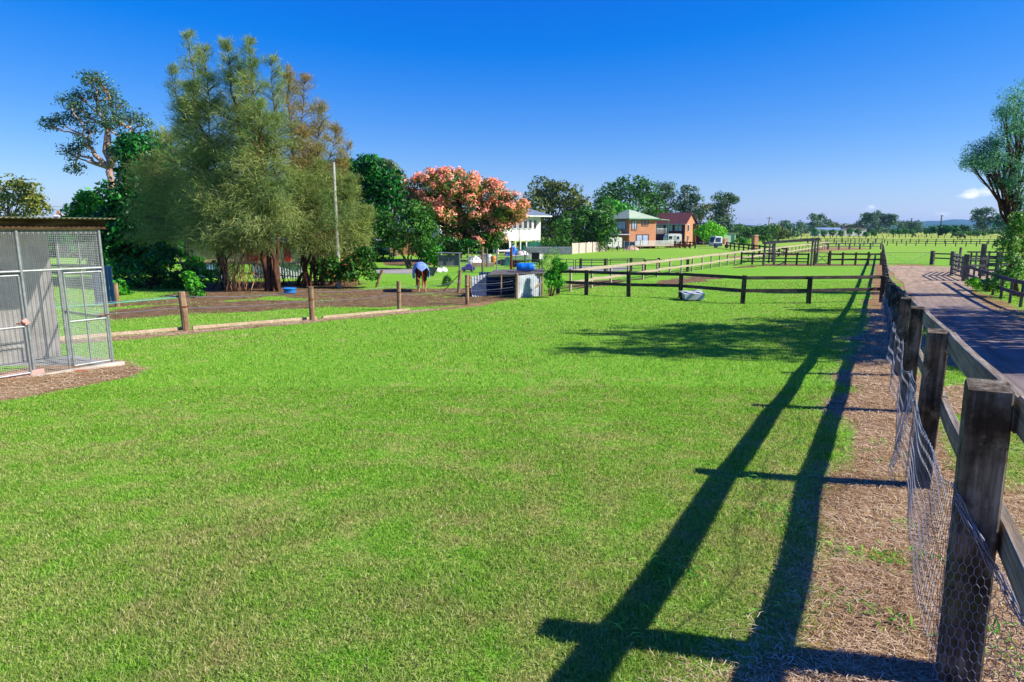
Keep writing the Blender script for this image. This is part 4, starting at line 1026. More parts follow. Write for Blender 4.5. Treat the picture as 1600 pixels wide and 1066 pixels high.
# she-oaks: plumes of drooping needles on rising limbs
def sheoak(label, foot, leaders, mat, n_pl, trunk_r, seed, dens=120, low=.14, spreadk=1.0, mat2=None, bark='bark_brown', tilt_low=-.15):
    """leaders: list of (top px, top py, Y, spread px, lowest py)"""
    r_ = np.random.default_rng(seed); root = thing('she_oak', foot, label, 'tree', None)
    b = MB(); Ps, Dr = [], []
    for li, (tx, ty, Y, spr, lowpy) in enumerate(leaders):
        tr0 = trunk_r * (1 if li == 0 else .55)
        top = W(tx, ty, Y); f = Vector(foot); mid = f.lerp(top, .45) + Vector((r_.uniform(-.4, .4), r_.uniform(-.4, .4), 0)); f = f + (Vector((r_.uniform(-.7, .7), r_.uniform(-.5, .5), 0)) if li else Vector((0, 0, 0)))
        axis = []; n = 16
        for i in range(n + 1):
            t = i / n; axis.append(f * (1 - t) ** 2 + mid * 2 * t * (1 - t) + top * t * t + Vector((r_.normal(0, .05), r_.normal(0, .05), 0)))
        b.tube([axis[0] - Vector((0, 0, .2))] + axis, [tr0 * 1.15] + [max(.012, tr0 * (1 - i / n) ** .8) for i in range(n + 1)], 7)
        zlow = W(tx, lowpy, Y).z; hh = top.z - zlow; S = spr / 1000 * Y
        for j in range(int(n_pl * 1.2)):
            u = r_.random() ** .9; z = zlow + hh * u; t = (z - f.z) / (top.z - f.z); t = min(max(t, 0), .999)
            p = axis[int(t * n)].lerp(axis[min(n, int(t * n) + 1)], t * n - int(t * n))
            L = S * spreadk * ((1 - u) ** .75 * .95 + .09) * r_.uniform(.45, 1.1); a = r_.uniform(0, 2 * math.pi)
            rise = (.25 + .75 * u) * L * r_.uniform(.5, 1.2) + tilt_low * (1 - u) * L
            e = p + Vector((math.cos(a) * L, math.sin(a) * L, rise)); m = p.lerp(e, .5) + Vector((0, 0, .12 * L))
            bp = [p * (1 - s) ** 2 + m * 2 * s * (1 - s) + e * s * s for s in (0, .25, .5, .75, 1)]
            b.tube(bp, [max(.008, .022 * (1 - i / 5) * (1 + L * .4)) for i in range(5)], 4, False)
            # twigs with needles along the outer part
            k_ = int(dens * 2.05 * (.35 + L * .33) * (1.02 - .45 * u)); s = r_.beta(2.4, 1.15, k_); B_ = np.array([tuple(q) for q in bp])
            pos = np.stack([np.interp(s * 4, range(5), B_[:, c]) for c in range(3)], -1)
            w_ = (.16 + .32 * min(L, 1.8)) * (1.1 - .45 * s)
            pos += r_.normal(0, 1, (k_, 3)) * w_[:, None] * np.array([1, 1, .8]) * .6
            out = np.array([math.cos(a), math.sin(a), 0]) * .5 + np.array([0, 0, .75 * u - .38 * (1 - u)])
            dd = out + r_.normal(0, .45, (k_, 3)); dd /= np.linalg.norm(dd, axis=1)[:, None]
            Ps.append(pos); Dr.append(dd)
    b.build('trunk', M[bark], root, smooth=True)
    P = np.concatenate(Ps); D = np.concatenate(Dr); keep = P[:, 2] > gz(P[:, 1]) + .5; P, D = P[keep], D[keep]; n = len(P)
    L = r_.uniform(.16, .42, n)[:, None]; side = np.cross(D, r_.normal(0, 1, (n, 3))); side /= np.linalg.norm(side, axis=1)[:, None]; wv_ = r_.uniform(.005, .010, n)[:, None]
    droop = np.zeros((n, 3)); droop[:, 2] = -1
    m_ = P + D * L * .55; e_ = m_ + (D * .85 + droop * .2) * L * .5
    V = np.stack([P - side * wv_, P + side * wv_, m_ + side * wv_, m_ - side * wv_, e_ + side * wv_ * .3, e_ - side * wv_ * .3], 1).reshape(-1, 3); o = np.arange(n) * 6
    F_ = np.stack([np.stack([o, o + 1, o + 2, o + 3], -1), np.stack([o + 3, o + 2, o + 4, o + 5], -1)], 1).reshape(-1, 4)
    tri_mesh('foliage', V, F_, M[mat], root, face_attrs={'rnd': np.repeat(r_.random(n), 2)})
    return root
sheoak('tallest feathery she-oak, leftmost of the clump, with pointed top', gp(352, 37.5), [(290, 52, 39, 54, 340), (322, 78, 37, 50, 320), (266, 108, 40, 46, 330), (300, 130, 38, 62, 350)], 'lf_casu', 66, .15, 1)
sheoak('feathery she-oak in the middle of the clump on a straight bare brown trunk', at(423, 455), [(352, 64, 37, 50, 330), (390, 66, 36.5, 52, 350), (424, 92, 36.5, 54, 350), (405, 160, 35, 70, 375), (350, 150, 38, 60, 370), (380, 110, 39, 60, 340)], 'lf_casu', 60, .20, 2)
sheoak('thinner browning she-oak at the right of the clump with open top', at(482, 447), [(448, 106, 38, 48, 330), (476, 120, 39.5, 50, 340), (500, 158, 38, 50, 360), (524, 200, 39, 50, 380), (545, 228, 39, 44, 390), (470, 200, 37, 60, 380)], 'lf_casu_brown', 54, .16, 3, dens=115)
sheoak('low she-oak with soft grey green skirts in front of the pole', at(503, 446), [(500, 258, 37, 66, 385), (552, 280, 38, 52, 390), (465, 275, 36, 62, 388), (575, 330, 38.5, 34, 400)], 'lf_casu', 74, .12, 4, tilt_low=-.2)
sheoak('broad lower she-oak leaning left over the dark undergrowth', gp(296, 42), [(262, 205, 42, 86, 370), (305, 228, 41, 80, 380), (232, 252, 43, 72, 375)], 'lf_casu', 74, .16, 5, bark='bark_grey', tilt_low=-.2)
sheoak('short bushy she-oak over the bare stems in the middle of the clump', gp(350, 36), [(345, 275, 36, 70, 382), (390, 288, 35, 70, 384), (425, 295, 35, 64, 384), (325, 305, 37, 58, 380)], 'lf_casu', 72, .10, 6, tilt_low=-.18)

# thicket of bare tan stems under the she-oaks
def thicket(label, Y, x0, x1, ptop, pbot, n, seed, mat='stem', r=.022):
    r_ = random.Random(seed); f = gp((x0 + x1) / 2, Y); root = thing('bare_stem_thicket', f, label, 'shrub'); b = MB()
    for i in range(n):
        x = r_.uniform(x0, x1); y_ = Y + r_.uniform(-.8, .8); a = gp(x, y_); t = W(x + r_.gauss(0, 14), ptop + r_.uniform(-15, 22), y_ + r_.uniform(-.5, .5)); pts = []
        for k_ in range(6): q = a.lerp(t, k_ / 5); pts.append(q + Vector((r_.gauss(0, .07), r_.gauss(0, .07), 0)) * (k_ > 0))
        rr0 = r * r_.uniform(.5, 1.5); b.tube(pts, [rr0 * (1 - .12 * k_) for k_ in range(6)], 5)
        if r_.random() < .8:
            q = pts[r_.choice((1, 2, 3))]; b.tube([q, q + Vector((r_.gauss(0, .3), r_.gauss(0, .2), r_.uniform(.3, .9))), q + Vector((r_.gauss(0, .5), r_.gauss(0, .2), r_.uniform(.8, 1.4)))], [rr0 * .5, rr0 * .4, rr0 * .2], 4)
    b.build('stems', M[mat], root, smooth=True); return root
thicket('dense cluster of bare tan stems left of the straight brown trunk', 35.2, 350, 392, 395, 458, 46, 11)
thicket('thinner cluster of bare tan stems between the two brown trunks', 37, 396, 412, 400, 452, 14, 12)
thicket('tangle of reddish bare branches right of the she-oaks beside the orange leaved shrub', 38.5, 520, 560, 395, 445, 22, 13, r=.018)
thicket('dark thin stems behind the blue tub', 39, 440, 515, 405, 446, 30, 14, 'bark_dark', .02)

# bare topped gum at far left
def open_gum(label, foot, fork, tufts, Y, bark, mat, r0, seed, n_leaf=70, rc=.7, size=.26, group=None, name='gum_tree', per=5, dead=0, leaders=((120, 200), (150, 140), (172, 150), (205, 200), (125, 240))):
    root = thing(name, foot, label, 'tree', group); b = MB(); r_ = random.Random(seed); fk = Vector(fork)
    main = limb(b, Vector(foot) - Vector((0, 0, .3)), fk, r0, r0 * .75, .05, 6, 9); C = []; O = []
    nodes = [fk]
    for (lx_, ly_) in leaders:
        e = W(lx_, ly_, Y + r_.uniform(-1.5, 1.5)); L_ = []
        for i in range(9): s = i / 8; L_.append(fk.lerp(e, s) + Vector((r_.gauss(0, .16), r_.gauss(0, .16), .0)) * (0 < i) + Vector((0, 0, -.06 * math.sin(math.pi * s) * (e - fk).length)))
        b.tube(L_, [r0 * .62 * (1 - i / 8) ** .8 + .05 for i in range(9)], 7); nodes += L_[2:]
    for (px_, py_, rr1, d_) in tufts:
        e = W(px_, py_, Y + d_); st = min(nodes, key=lambda q: (q - e).length + (4 if q.z > e.z - .6 else 0))
        pts = []; mid = st.lerp(e, .5) + Vector((0, 0, -.08 * (e - st).length)); 
        for i in range(8): s = i / 7; pts.append(st * (1 - s) ** 2 + mid * 2 * s * (1 - s) + e * s * s + Vector((r_.gauss(0, .06), r_.gauss(0, .06), r_.gauss(0, .05))) * (i > 0))
        b.tube(pts, [r0 * .2 * (1 - i / 7) ** .9 + .03 for i in range(8)], 6)
        R_ = rr1 / 1000 * Y
        for j in range(per):
            d = Vector((r_.gauss(0, 1), r_.gauss(0, 1), r_.gauss(0, .7))); d = unit(d) * R_ * r_.uniform(.3, 1); c = e + d; C.append(tuple(c)); O.append(tuple(e - Vector((0, 0, R_))))
            b.tube([pts[r_.choice((4, 5, 6))], (pts[6] + c) / 2 + Vector((0, 0, -.1)), c], [.05, .035, .015], 4, False)
    for i in range(dead):
        s_ = main[r_.choice((2, 3, 4))]; e = s_ + Vector((r_.gauss(0, 1.2), r_.gauss(0, .6), r_.uniform(.2, 2.2))); b.tube([s_, (s_ + e) / 2 + Vector((0, 0, .2)), e], [.06, .04, .015], 4)
    b.build('trunk', M[bark], root, smooth=True)
    P, D = crown_pts(np.array(C), np.array(O), n_leaf, rc, .7); leaves('crown', P, D, size, .45, M[mat], root); return root
open_gum('tall sparse gum tree with forking pink limbs above the green thicket on the left', gp(190, 56), W(170, 262, 55), [(78, 196, 6, 0), (95, 190, 7, 1), (108, 160, 9, -1), (118, 168, 9, 1), (112, 182, 8, 2), (125, 150, 9, 0), (140, 128, 10, 1), (150, 122, 9, -1), (165, 135, 10, 0), (172, 150, 11, 2), (150, 150, 10, 1), (160, 170, 11, -1), (185, 165, 11, 1), (205, 185, 12, 0), (190, 190, 12, 1), (222, 192, 8, -1), (178, 182, 11, -2), (135, 180, 9, 2), (110, 240, 10, 0), (125, 235, 9, 1), (115, 262, 8, 1), (212, 215, 12, 0), (195, 215, 12, 2), (140, 205, 9, 0), (165, 195, 10, -1), (200, 240, 13, 1), (130, 222, 8, -1)], 55, 'bark_pale', 'lf_gum', .32, 21, n_leaf=34, rc=.78, size=.24, per=8, dead=16)

# masses of broadleaf trees on the left
tree('broadleaf_tree', 'dark green leafy tree just right of the chook pen, under the sparse gum', gp(200, 50), blobs_px([(165, 350, 30, 24), (195, 320, 30, 30), (225, 300, 32, 34), (185, 385, 32, 30), (225, 360, 34, 36), (250, 330, 30, 34), (210, 420, 34, 26), (250, 400, 32, 34), (240, 260, 26, 26), (210, 240, 18, 20), (280, 370, 28, 40), (168, 415, 20, 26)], 49, spread=.7), 'lf_dark', 'bark_dark', .35, per=16, rc=1.0, n_leaf=80, size=.36, inner=5)
tree('broadleaf_tree', 'olive leafed tree filling between the sparse gum and the she-oaks', gp(235, 58), blobs_px([(215, 255, 20, 22), (240, 235, 22, 20), (200, 285, 22, 20), (255, 270, 26, 26), (225, 300, 26, 24)], 58, spread=.7), 'lf_green', 'bark_grey', .3, per=16, rc=.9, n_leaf=60, size=.36)
tree('broadleaf_tree', 'bright leafed low tree poking above the chook pen roof', gp(140, 52), blobs_px([(125, 335, 16, 14), (150, 325, 18, 16), (175, 332, 16, 14), (145, 350, 20, 14), (118, 350, 12, 10), (135, 312, 10, 6)], 52, spread=.7), 'lf_bright', 'bark_dark', .2, per=12, rc=.7, n_leaf=60, size=.34)
tree('broadleaf_tree', 'yellowing olive tree at the left edge above the chook pen roof', gp(15, 60), blobs_px([(10, 300, 26, 22), (38, 305, 22, 20), (-15, 310, 26, 26), (52, 322, 16, 14), (15, 330, 34, 20), (-40, 320, 26, 24), (-20, 345, 40, 20)], 60, spread=.7), 'lf_yellow', 'bark_grey', .3, per=14, rc=.8, n_leaf=48, size=.32)
tree('broadleaf_tree', 'dense dark green tree right of the pale pole', gp(575, 62), blobs_px([(545, 275, 22, 20), (575, 268, 24, 18), (600, 285, 22, 20), (560, 305, 28, 28), (595, 320, 26, 26), (545, 345, 24, 30), (580, 350, 28, 28), (610, 300, 16, 24), (560, 380, 22, 20)], 62, spread=.7), 'lf_dark', 'bark_dark', .35, per=20, rc=1.0, n_leaf=85, size=.38, inner=5)
tree('broadleaf_tree', 'dull olive tree peeping between the dark tree and the flowering tree', gp(618, 80), blobs_px([(612, 275, 14, 14), (620, 290, 14, 16), (600, 265, 12, 10)], 80, spread=.7), 'lf_olive', 'bark_grey', .3, per=14, rc=1.0, n_leaf=50, size=.4)
tree('broadleaf_tree', 'small dark domed tree on several thin pale trunks left of the flowering tree', at(641, 420), blobs_px([(620, 345, 24, 16), (648, 335, 24, 16), (600, 362, 20, 16), (640, 362, 28, 16), (665, 355, 18, 18), (615, 378, 20, 12), (660, 378, 18, 14), (590, 350, 14, 14)], 54, spread=.7), 'lf_green', 'bark_grey', .10, per=16, rc=.7, n_leaf=70, size=.26, trunks=5, fork=.3)
tree('undergrowth_shrub', 'leafy dark shrub at the foot of the leafy dark tree behind the first round post', gp(235, 36), blobs_px([(190, 425, 22, 26), (225, 435, 26, 22), (260, 430, 26, 24), (290, 440, 20, 18), (210, 450, 24, 12), (250, 405, 22, 20)], 37, spread=.7), 'lf_dark', 'bark_dark', .1, per=12, rc=.5, n_leaf=70, size=.22, cat='shrub')
tree('undergrowth_shrub', 'bright green plant low behind the first round post', at(303, 466), blobs_px([(302, 448, 10, 14), (308, 460, 8, 7), (298, 435, 8, 8)], 32, spread=.7), 'lf_bright', 'bark_dark', .04, per=8, rc=.22, n_leaf=60, size=.16, cat='shrub')
tree('undergrowth_shrub', 'low bright shrub beside the pen at the paddock edge', gp(185, 33), blobs_px([(178, 462, 12, 12), (195, 468, 12, 9), (185, 450, 10, 10)], 33, spread=.7), 'lf_bright', 'bark_dark', .04, per=8, rc=.3, n_leaf=60, size=.18, cat='shrub')
tree('undergrowth_shrub', 'green shrub with orange leaves at the right end of the she-oak clump', at(563, 445), blobs_px([(560, 410, 16, 16), (575, 425, 13, 16), (548, 425, 12, 16), (570, 398, 10, 12), (520, 425, 14, 16), (532, 418, 12, 20)], 36.7, spread=.5), 'lf_green', 'bark_brown', .05, per=12, rc=.35, n_leaf=60, size=.20, cat='shrub', extra=lambda root, C, O, P, D: leaves('orange_leaves', P[::34] + D[::34] * .12, D[::34], .20, .4, M['lf_red'], root))
tree('undergrowth_shrub', 'bushy shrub between the she-oak trunks and the pale pole foot', gp(515, 41), blobs_px([(500, 420, 14, 16), (520, 415, 14, 18), (535, 430, 12, 14), (340, 425, 30, 18), (310, 420, 20, 20)], 41, spread=.7), 'lf_bright', 'bark_dark', .05, per=12, rc=.4, n_leaf=60, size=.2, cat='shrub')

for (lab, px_, Y, sp_, mt) in (('dark leafy shrub left of the small domed tree by the concrete path', 592, 66, [(585, 392, 14, 12), (600, 400, 12, 9), (575, 404, 10, 8)], 'lf_dark'),
                               ('dark shrub between the small domed tree and the mesh cage', 664, 60, [(655, 392, 13, 12), (672, 388, 13, 14), (668, 404, 14, 8)], 'lf_dark'),
                               ('bright leafed shrub just left of the mesh cage', 678, 57, [(678, 398, 9, 11), (684, 408, 6, 7)], 'lf_bright'),
                               ('leafy shrub around the trunk of the flowering tree', 715, 66, [(700, 384, 14, 11), (722, 386, 14, 11), (740, 380, 12, 9)], 'lf_dark'),
                               ('shrub in the shade right of the flowering tree trunk', 758, 76, [(750, 384, 12, 8), (768, 382, 12, 8)], 'lf_green'),
                               ('ragged green shrub beside the green shade cloth of the white house', 862, 92, [(856, 384, 8, 8), (868, 382, 8, 9), (880, 384, 8, 8)], 'lf_green')):
    tree('garden_shrub', lab, gp(px_, Y), blobs_px(sp_, Y, spread=.5), mt, 'bark_dark', .08, per=14, rc=.45, n_leaf=46, size=.24, cat='shrub')
# trees behind the houses
for (nm, label, foot, spec, Y, mat, bark, tr_, kw) in [
    ('gum_tree', 'grey green gum behind the right end of the white house', gp(862, 112), [(850, 300, 22, 18), (880, 305, 24, 18), (838, 325, 16, 20), (868, 330, 26, 22), (900, 325, 18, 18), (855, 355, 24, 20), (890, 352, 22, 20)], 112, 'lf_olive', 'bark_grey', .4, dict(per=15, rc=1.5, n_leaf=70, size=.55)),
    ('broadleaf_tree', 'rounded green willow-like tree left of the brick house', gp(915, 98), [(905, 345, 24, 20), (932, 340, 20, 18), (945, 362, 14, 18), (915, 368, 26, 16), (885, 362, 18, 20), (930, 380, 20, 10), (945, 335, 10, 12)], 98, 'lf_green', 'bark_grey', .3, dict(per=16, rc=1.2, n_leaf=75, size=.42, trunks=3)),
    ('gum_tree', 'broad bright gum with a pale crown behind the brick house', gp(985, 150), [(955, 305, 20, 14), (985, 292, 22, 14), (1008, 300, 18, 16), (965, 325, 22, 16), (1000, 325, 24, 18), (945, 320, 12, 12), (1020, 325, 12, 16)], 150, 'lf_green', 'bark_grey', .5, dict(per=15, rc=1.9, n_leaf=60, size=.65)),
    ('gum_tree', 'lighter rounded gum just left of the green roof', gp(950, 135), [(958, 330, 16, 14), (975, 335, 18, 14), (945, 345, 12, 14)], 135, 'lf_bright', 'bark_grey', .4, dict(per=13, rc=1.6, n_leaf=50, size=.55)),
    ('gum_tree', 'upright gum with dark crown behind the left end of the maroon roof', gp(1038, 165), [(1038, 300, 15, 14), (1028, 315, 12, 12), (1048, 318, 14, 14), (1036, 335, 16, 10)], 165, 'lf_gum', 'bark_pale', .45, dict(per=12, rc=1.6, n_leaf=55, size=.6, shell=(.6, 1.0))),
    ('gum_tree', 'upright gum with round open crown behind the maroon roof ridge', gp(1078, 165), [(1075, 305, 14, 12), (1086, 318, 10, 12), (1066, 320, 10, 12), (1078, 335, 16, 10)], 165, 'lf_gum', 'bark_pale', .45, dict(per=12, rc=1.5, n_leaf=50, size=.6)),
    ('gum_tree', 'wide olive gum behind the maroon house', gp(1090, 172), [(1100, 332, 16, 12), (1120, 345, 12, 12), (1085, 345, 18, 12), (1060, 345, 18, 10)], 172, 'lf_olive', 'bark_grey', .4, dict(per=13, rc=1.7, n_leaf=50, size=.6)),
    ('gum_tree', 'tall narrow gum standing apart right of the maroon house', gp(1130, 160), [(1130, 310, 16, 7), (1142, 312, 8, 6), (1126, 325, 10, 8), (1132, 336, 13, 9), (1128, 352, 14, 10), (1140, 362, 12, 10)], 160, 'lf_gum', 'bark_pale', .4, dict(per=12, rc=1.2, n_leaf=55, size=.55)),
    ('broadleaf_tree', 'lime green rounded bush in front of the maroon house', gp(1110, 128), [(1100, 362, 11, 9), (1112, 357, 12, 9), (1122, 364, 10, 9), (1108, 370, 14, 8), (1120, 373, 10, 7)], 128, 'lf_lime', 'bark_grey', .2, dict(per=16, rc=.9, n_leaf=60, size=.4, inner=4)),
    ('broadleaf_tree', 'dark green tree right of the green shed', gp(1165, 175), [(1160, 362, 10, 9), (1170, 368, 9, 8), (1152, 366, 8, 8)], 175, 'lf_green', 'bark_grey', .3, dict(per=12, rc=1.1, n_leaf=50, size=.5)),
    ('broadleaf_tree', 'low bright bush in front of the green shed', gp(1158, 135), [(1155, 378, 9, 6), (1164, 380, 8, 5)], 135, 'lf_bright', 'bark_grey', .15, dict(per=10, rc=.7, n_leaf=50, size=.35)),
    ('broadleaf_tree', 'grey green tree behind the brick pillar', gp(1192, 170), [(1188, 364, 11, 10), (1202, 362, 12, 11), (1198, 374, 12, 8)], 170, 'lf_green', 'bark_grey', .3, dict(per=12, rc=1.2, n_leaf=50, size=.5)),
    ('broadleaf_tree', 'grey green tree left of the long far shed row', gp(1216, 190), [(1214, 368, 10, 8), (1222, 365, 9, 7), (1210, 360, 8, 7)], 190, 'lf_olive', 'bark_grey', .3, dict(per=11, rc=1.2, n_leaf=45, size=.5))]:
    tree(nm, label, foot, blobs_px(spec, Y, spread=.7), mat, bark, tr_, **kw)

# far trees along the horizon
rt = thing('clipped_tree', gp(1233, 285), 'leftmost round clipped green tree in front of the long shed', 'tree', 'round clipped trees by the far shed')
def far_tree(label, px_, Y, spec, mat='lf_far', size=1.1, per=10, rc=2.2, n_leaf=34, nm='gum_tree', tr_=.5, bark='bark_grey', **kw):
    return tree(nm, label, gp(px_, Y), blobs_px(spec, Y, spread=.6), mat, bark, tr_, per=per, rc=rc, n_leaf=n_leaf, size=size, sub=False, **kw)
bpy.data.objects.remove(rt)
CL = [(1232, 364, 4.8), (1245, 366, 4), (1273, 364, 6), (1287, 366, 4.5), (1301, 365, 5.2), (1314, 366, 4.6), (1328, 363, 5), (1341, 364, 4.8), (1353, 367, 3.8), (1366, 366, 4.2), (1396, 363, 4.2), (1405, 363, 4.2), (1415, 363, 4.2), (1425, 364, 4.4), (1448, 363, 4.6)]
CLL = ['first round clipped tree from the left, before the shed row', 'second round clipped tree from the left, beside a bluish shed', 'third and largest round clipped tree, at the left end of the long shed', 'fourth round clipped tree from the left, before the shed windows', 'fifth round clipped tree, near the middle of the long shed', 'sixth round clipped tree, small, before the shed roof step', 'seventh round clipped tree, high crown, before the white shed wall', 'eighth round clipped tree, before the right part of the white shed', 'ninth round clipped tree, small, at the right end of the long shed', 'tenth round clipped tree, just right of the long shed', 'clipped tree left of a tight row of four beyond the track', 'clipped tree second in the tight row of four beyond the track', 'clipped tree third in the tight row of four beyond the track', 'clipped tree last in the tight row of four beyond the track', 'single clipped tree left of the two big dark bushes']
for (cx_, cy_, r_), lab in zip(CL, CLL):
    tree('clipped_tree', lab, gp(cx_, 270), blobs_px([(cx_, cy_ - 1, r_, r_ * .95)], 270, spread=0), 'lf_round', 'bark_dark', .18, per=34, rc=.55, n_leaf=22, size=.5, sub=False, shell=(.6, .95), group='round clipped trees by the far shed', fork=.8)
far_tree('distant round gum left of the small blue hill', 1224, 420, [(1221, 353, 7, 6), (1228, 352, 6, 5), (1224, 358, 8, 5)])
far_tree('distant thin gum right of the small blue hill', 1252, 430, [(1250, 352, 5, 4), (1255, 354, 5, 5), (1251, 360, 6, 4)])
far_tree('tall spreading far gum left of the long shed', 1280, 380, [(1270, 340, 6, 4), (1283, 341, 7, 4), (1277, 349, 9, 5), (1289, 350, 7, 6), (1268, 354, 6, 6), (1284, 357, 10, 4)])
far_tree('low rounded far tree behind the long shed roof', 1302, 430, [(1298, 353, 6, 4), (1306, 354, 6, 4)], 'lf_olive')
far_tree('small far tree behind the middle of the long shed', 1323, 450, [(1320, 356, 6, 4), (1330, 356, 6, 4)], 'lf_olive')
far_tree('mid sized far gum beside the largest far gum', 1342, 430, [(1340, 352, 6, 5), (1348, 353, 6, 5), (1336, 357, 6, 4)])
far_tree('largest far gum with layered crown right of the long shed', 1368, 360, [(1358, 338, 8, 4), (1370, 337, 8, 5), (1380, 341, 7, 5), (1391, 341, 7, 4), (1362, 349, 10, 5), (1378, 352, 12, 6), (1395, 349, 6, 4), (1366, 359, 12, 5), (1354, 345, 6, 4)], n_leaf=40)
far_tree('far gum with low wide crown beyond the track gate', 1410, 430, [(1405, 352, 6, 4), (1414, 352, 5, 4), (1409, 358, 8, 4)])
far_tree('far rounded tree beside the distant power pole', 1427, 400, [(1424, 352, 7, 5), (1433, 353, 6, 5), (1428, 359, 9, 5)])
far_tree('dark dense bush left of the two beyond the track', 1466, 260, [(1458, 361, 6, 5), (1468, 359, 7, 5), (1473, 363, 4, 3)], 'lf_dark', .8, nm='dense_bush', cat='shrub', rc=1.3, tr_=.2)
far_tree('dark dense bush right of the two beyond the track', 1487, 258, [(1482, 358, 6, 5), (1490, 360, 6, 5), (1496, 363, 4, 3)], 'lf_dark', .8, nm='dense_bush', cat='shrub', rc=1.3, tr_=.2)
far_tree('small far bush right of the two dark bushes', 1506, 330, [(1504, 358, 5, 4), (1510, 360, 5, 4)], 'lf_green', .9, nm='dense_bush', cat='shrub', rc=1.5, tr_=.2)
far_tree('large far gum with flat layered top left of the leaning tree', 1537, 330, [(1530, 332, 7, 3.5), (1542, 331, 7, 4), (1525, 342, 6, 5), (1537, 345, 9, 6), (1551, 342, 6, 5), (1534, 354, 11, 5)])
far_tree('dark far pine between the flat topped gum and the leaning tree', 1566, 320, [(1565, 343, 7, 6), (1572, 348, 7, 6), (1560, 352, 8, 6)], 'lf_dark')
far_tree('far dark tree half hidden behind the leaning tree', 1590, 320, [(1585, 345, 8, 6), (1596, 348, 8, 7), (1610, 350, 10, 8)], 'lf_dark')
rngb = random.Random(5)
blist = []
for i in range(26):
    px_ = 1236 + i * 14.5; blist.append((px_ + rngb.uniform(-3, 3), 361 + rngb.uniform(-1, 1.5), 9, rngb.uniform(2.5, 4)))
bl = blobs_px(blist, 480, spread=0)
C, O = clumps_of(bl, 10, 2, (.5, 1.0)); P, D = crown_pts(C, O, 26, 2.4, .7); fo = leaves('distant_wood', P, D, 1.3, .6, M['lf_far'], None); tag(fo, 'low far band of woodland closing the pasture', 'woodland', kind='stuff')
blist = [(1516 + i * 9, 365 - i * .25, 7, 1.8) for i in range(-2, 10)] + [(1525, 366, 14, 3), (1495, 366, 8, 2)]
C, O = clumps_of(blobs_px(blist, 255, spread=0), 10, 1, (.5, 1.0)); P, D = crown_pts(C, O, 26, .9, .6); fo = leaves('low_hedge', P, D, .6, .6, M['lf_green'], None); tag(fo, 'low scrubby hedge along the far right of the pasture', 'hedge', kind='stuff')

# the leaning tree at the right edge, and the ones beyond it whose shade falls on the track and lawn
Yr = 32.5
rt_ = tree('leaning_tree', 'tall wispy tree with crooked dark trunk at the right edge behind the track fence', gp(1589, Yr), blobs_px([(1590, 165, 22, 28), (1620, 150, 34, 34), (1580, 205, 16, 16), (1605, 215, 26, 26), (1530, 240, 16, 14), (1550, 248, 16, 12), (1568, 258, 16, 12), (1520, 255, 12, 8), (1600, 270, 24, 20), (1578, 292, 14, 12), (1640, 220, 40, 40), (1650, 290, 40, 34), (1590, 315, 12, 10), (1562, 285, 10, 8), (1585, 245, 16, 14), (1572, 180, 10, 12), (1540, 262, 10, 6), (1612, 320, 16, 14), (1600, 190, 18, 16), (1556, 225, 9, 9)], Yr, spread=.6), 'lf_right', 'bark_brown', .15, per=30, rc=.50, n_leaf=42, size=.12, aspect=.28, fork=.5, lean=(-.3, 0), shell=(.45, 1.05))
tree('vine_shrub', 'pale leafy vine shrub climbing the crooked trunk of the leaning tree', gp(1592, 31.8), blobs_px([(1575, 385, 12, 16), (1590, 365, 14, 16), (1600, 395, 16, 20), (1580, 415, 16, 16), (1605, 430, 20, 16), (1570, 435, 14, 10), (1550, 445, 12, 6), (1598, 345, 14, 10)], 31.8, spread=.6), 'lf_vine', 'bark_brown', .05, per=16, rc=.3, n_leaf=48, size=.14, cat='shrub')
tree('undergrowth_shrub', 'low weedy green growth behind the dark track side fence', gp(1560, 34), blobs_px([(1535, 446, 12, 5), (1555, 450, 12, 6), (1575, 456, 12, 7), (1595, 462, 12, 8), (1520, 442, 8, 4)], 35, spread=.4), 'lf_lime', 'bark_dark', .03, per=10, rc=.25, n_leaf=40, size=.14, cat='shrub')
def off_tree(label, x, y, bl, per=13, rc=.8, nl=46):
    f = gv(x, y); tree('shade_tree', label, f, [((x + a, y + b_, G(y) + c), (r1, r2, r3)) for a, b_, c, r1, r2, r3 in bl], 'lf_right', 'bark_brown', .25, per=per, rc=rc, n_leaf=nl, size=.3, fork=.4)
off_tree('leafy tree right of the track whose shadow reaches the lawn', 17.2, 12.6, [(-1.0, -2.4, 10.0, 1.2, .8, 1.1), (-.8, -.4, 8.6, 1.8, 1.2, 1.3), (-.3, -3.2, 5.2, 1.6, .9, 1.0), (.2, -1.0, 5.0, 1.8, 1.3, 1.1), (.4, -3.6, 3.6, 1.6, .8, .9), (.5, 4.4, 5.4, 1.8, 1.2, 1.0), (-.8, -1.9, 7, 1.8, 1.3, 1.2), (-.8, 1.4, 9, 1.8, 1.0, 1.3), (0, 3.2, 8.6, 1.7, 1.0, 1.2), (-.6, 3.4, 6, 1.8, 1.4, 1.1), (-1.4, .6, 5, 1.6, 1.4, 1), (.4, -2.6, 6, 1.5, 1.1, 1), (.6, .8, 7, 2, 1.8, 1.3), (1.2, 2.2, 6, 2, 1.5, 1.3)], per=15, nl=60)
off_tree('bushy tree right of the track near the lawn shadow tree', 22.2, 16.7, [(0, 0, 5.5, 3, 2.5, 1.6), (-2, 1.5, 6.5, 2.2, 2, 1.5), (2, -1, 7, 2.5, 2, 1.5), (0, 1, 8.5, 2.4, 1.8, 1.5), (-3, -1, 4.5, 2, 1.5, 1.2), (-1.5, 2.5, 5, 2, 1.6, 1.2), (1, 2.6, 6.5, 2.2, 1.6, 1.2)], per=16, nl=60)
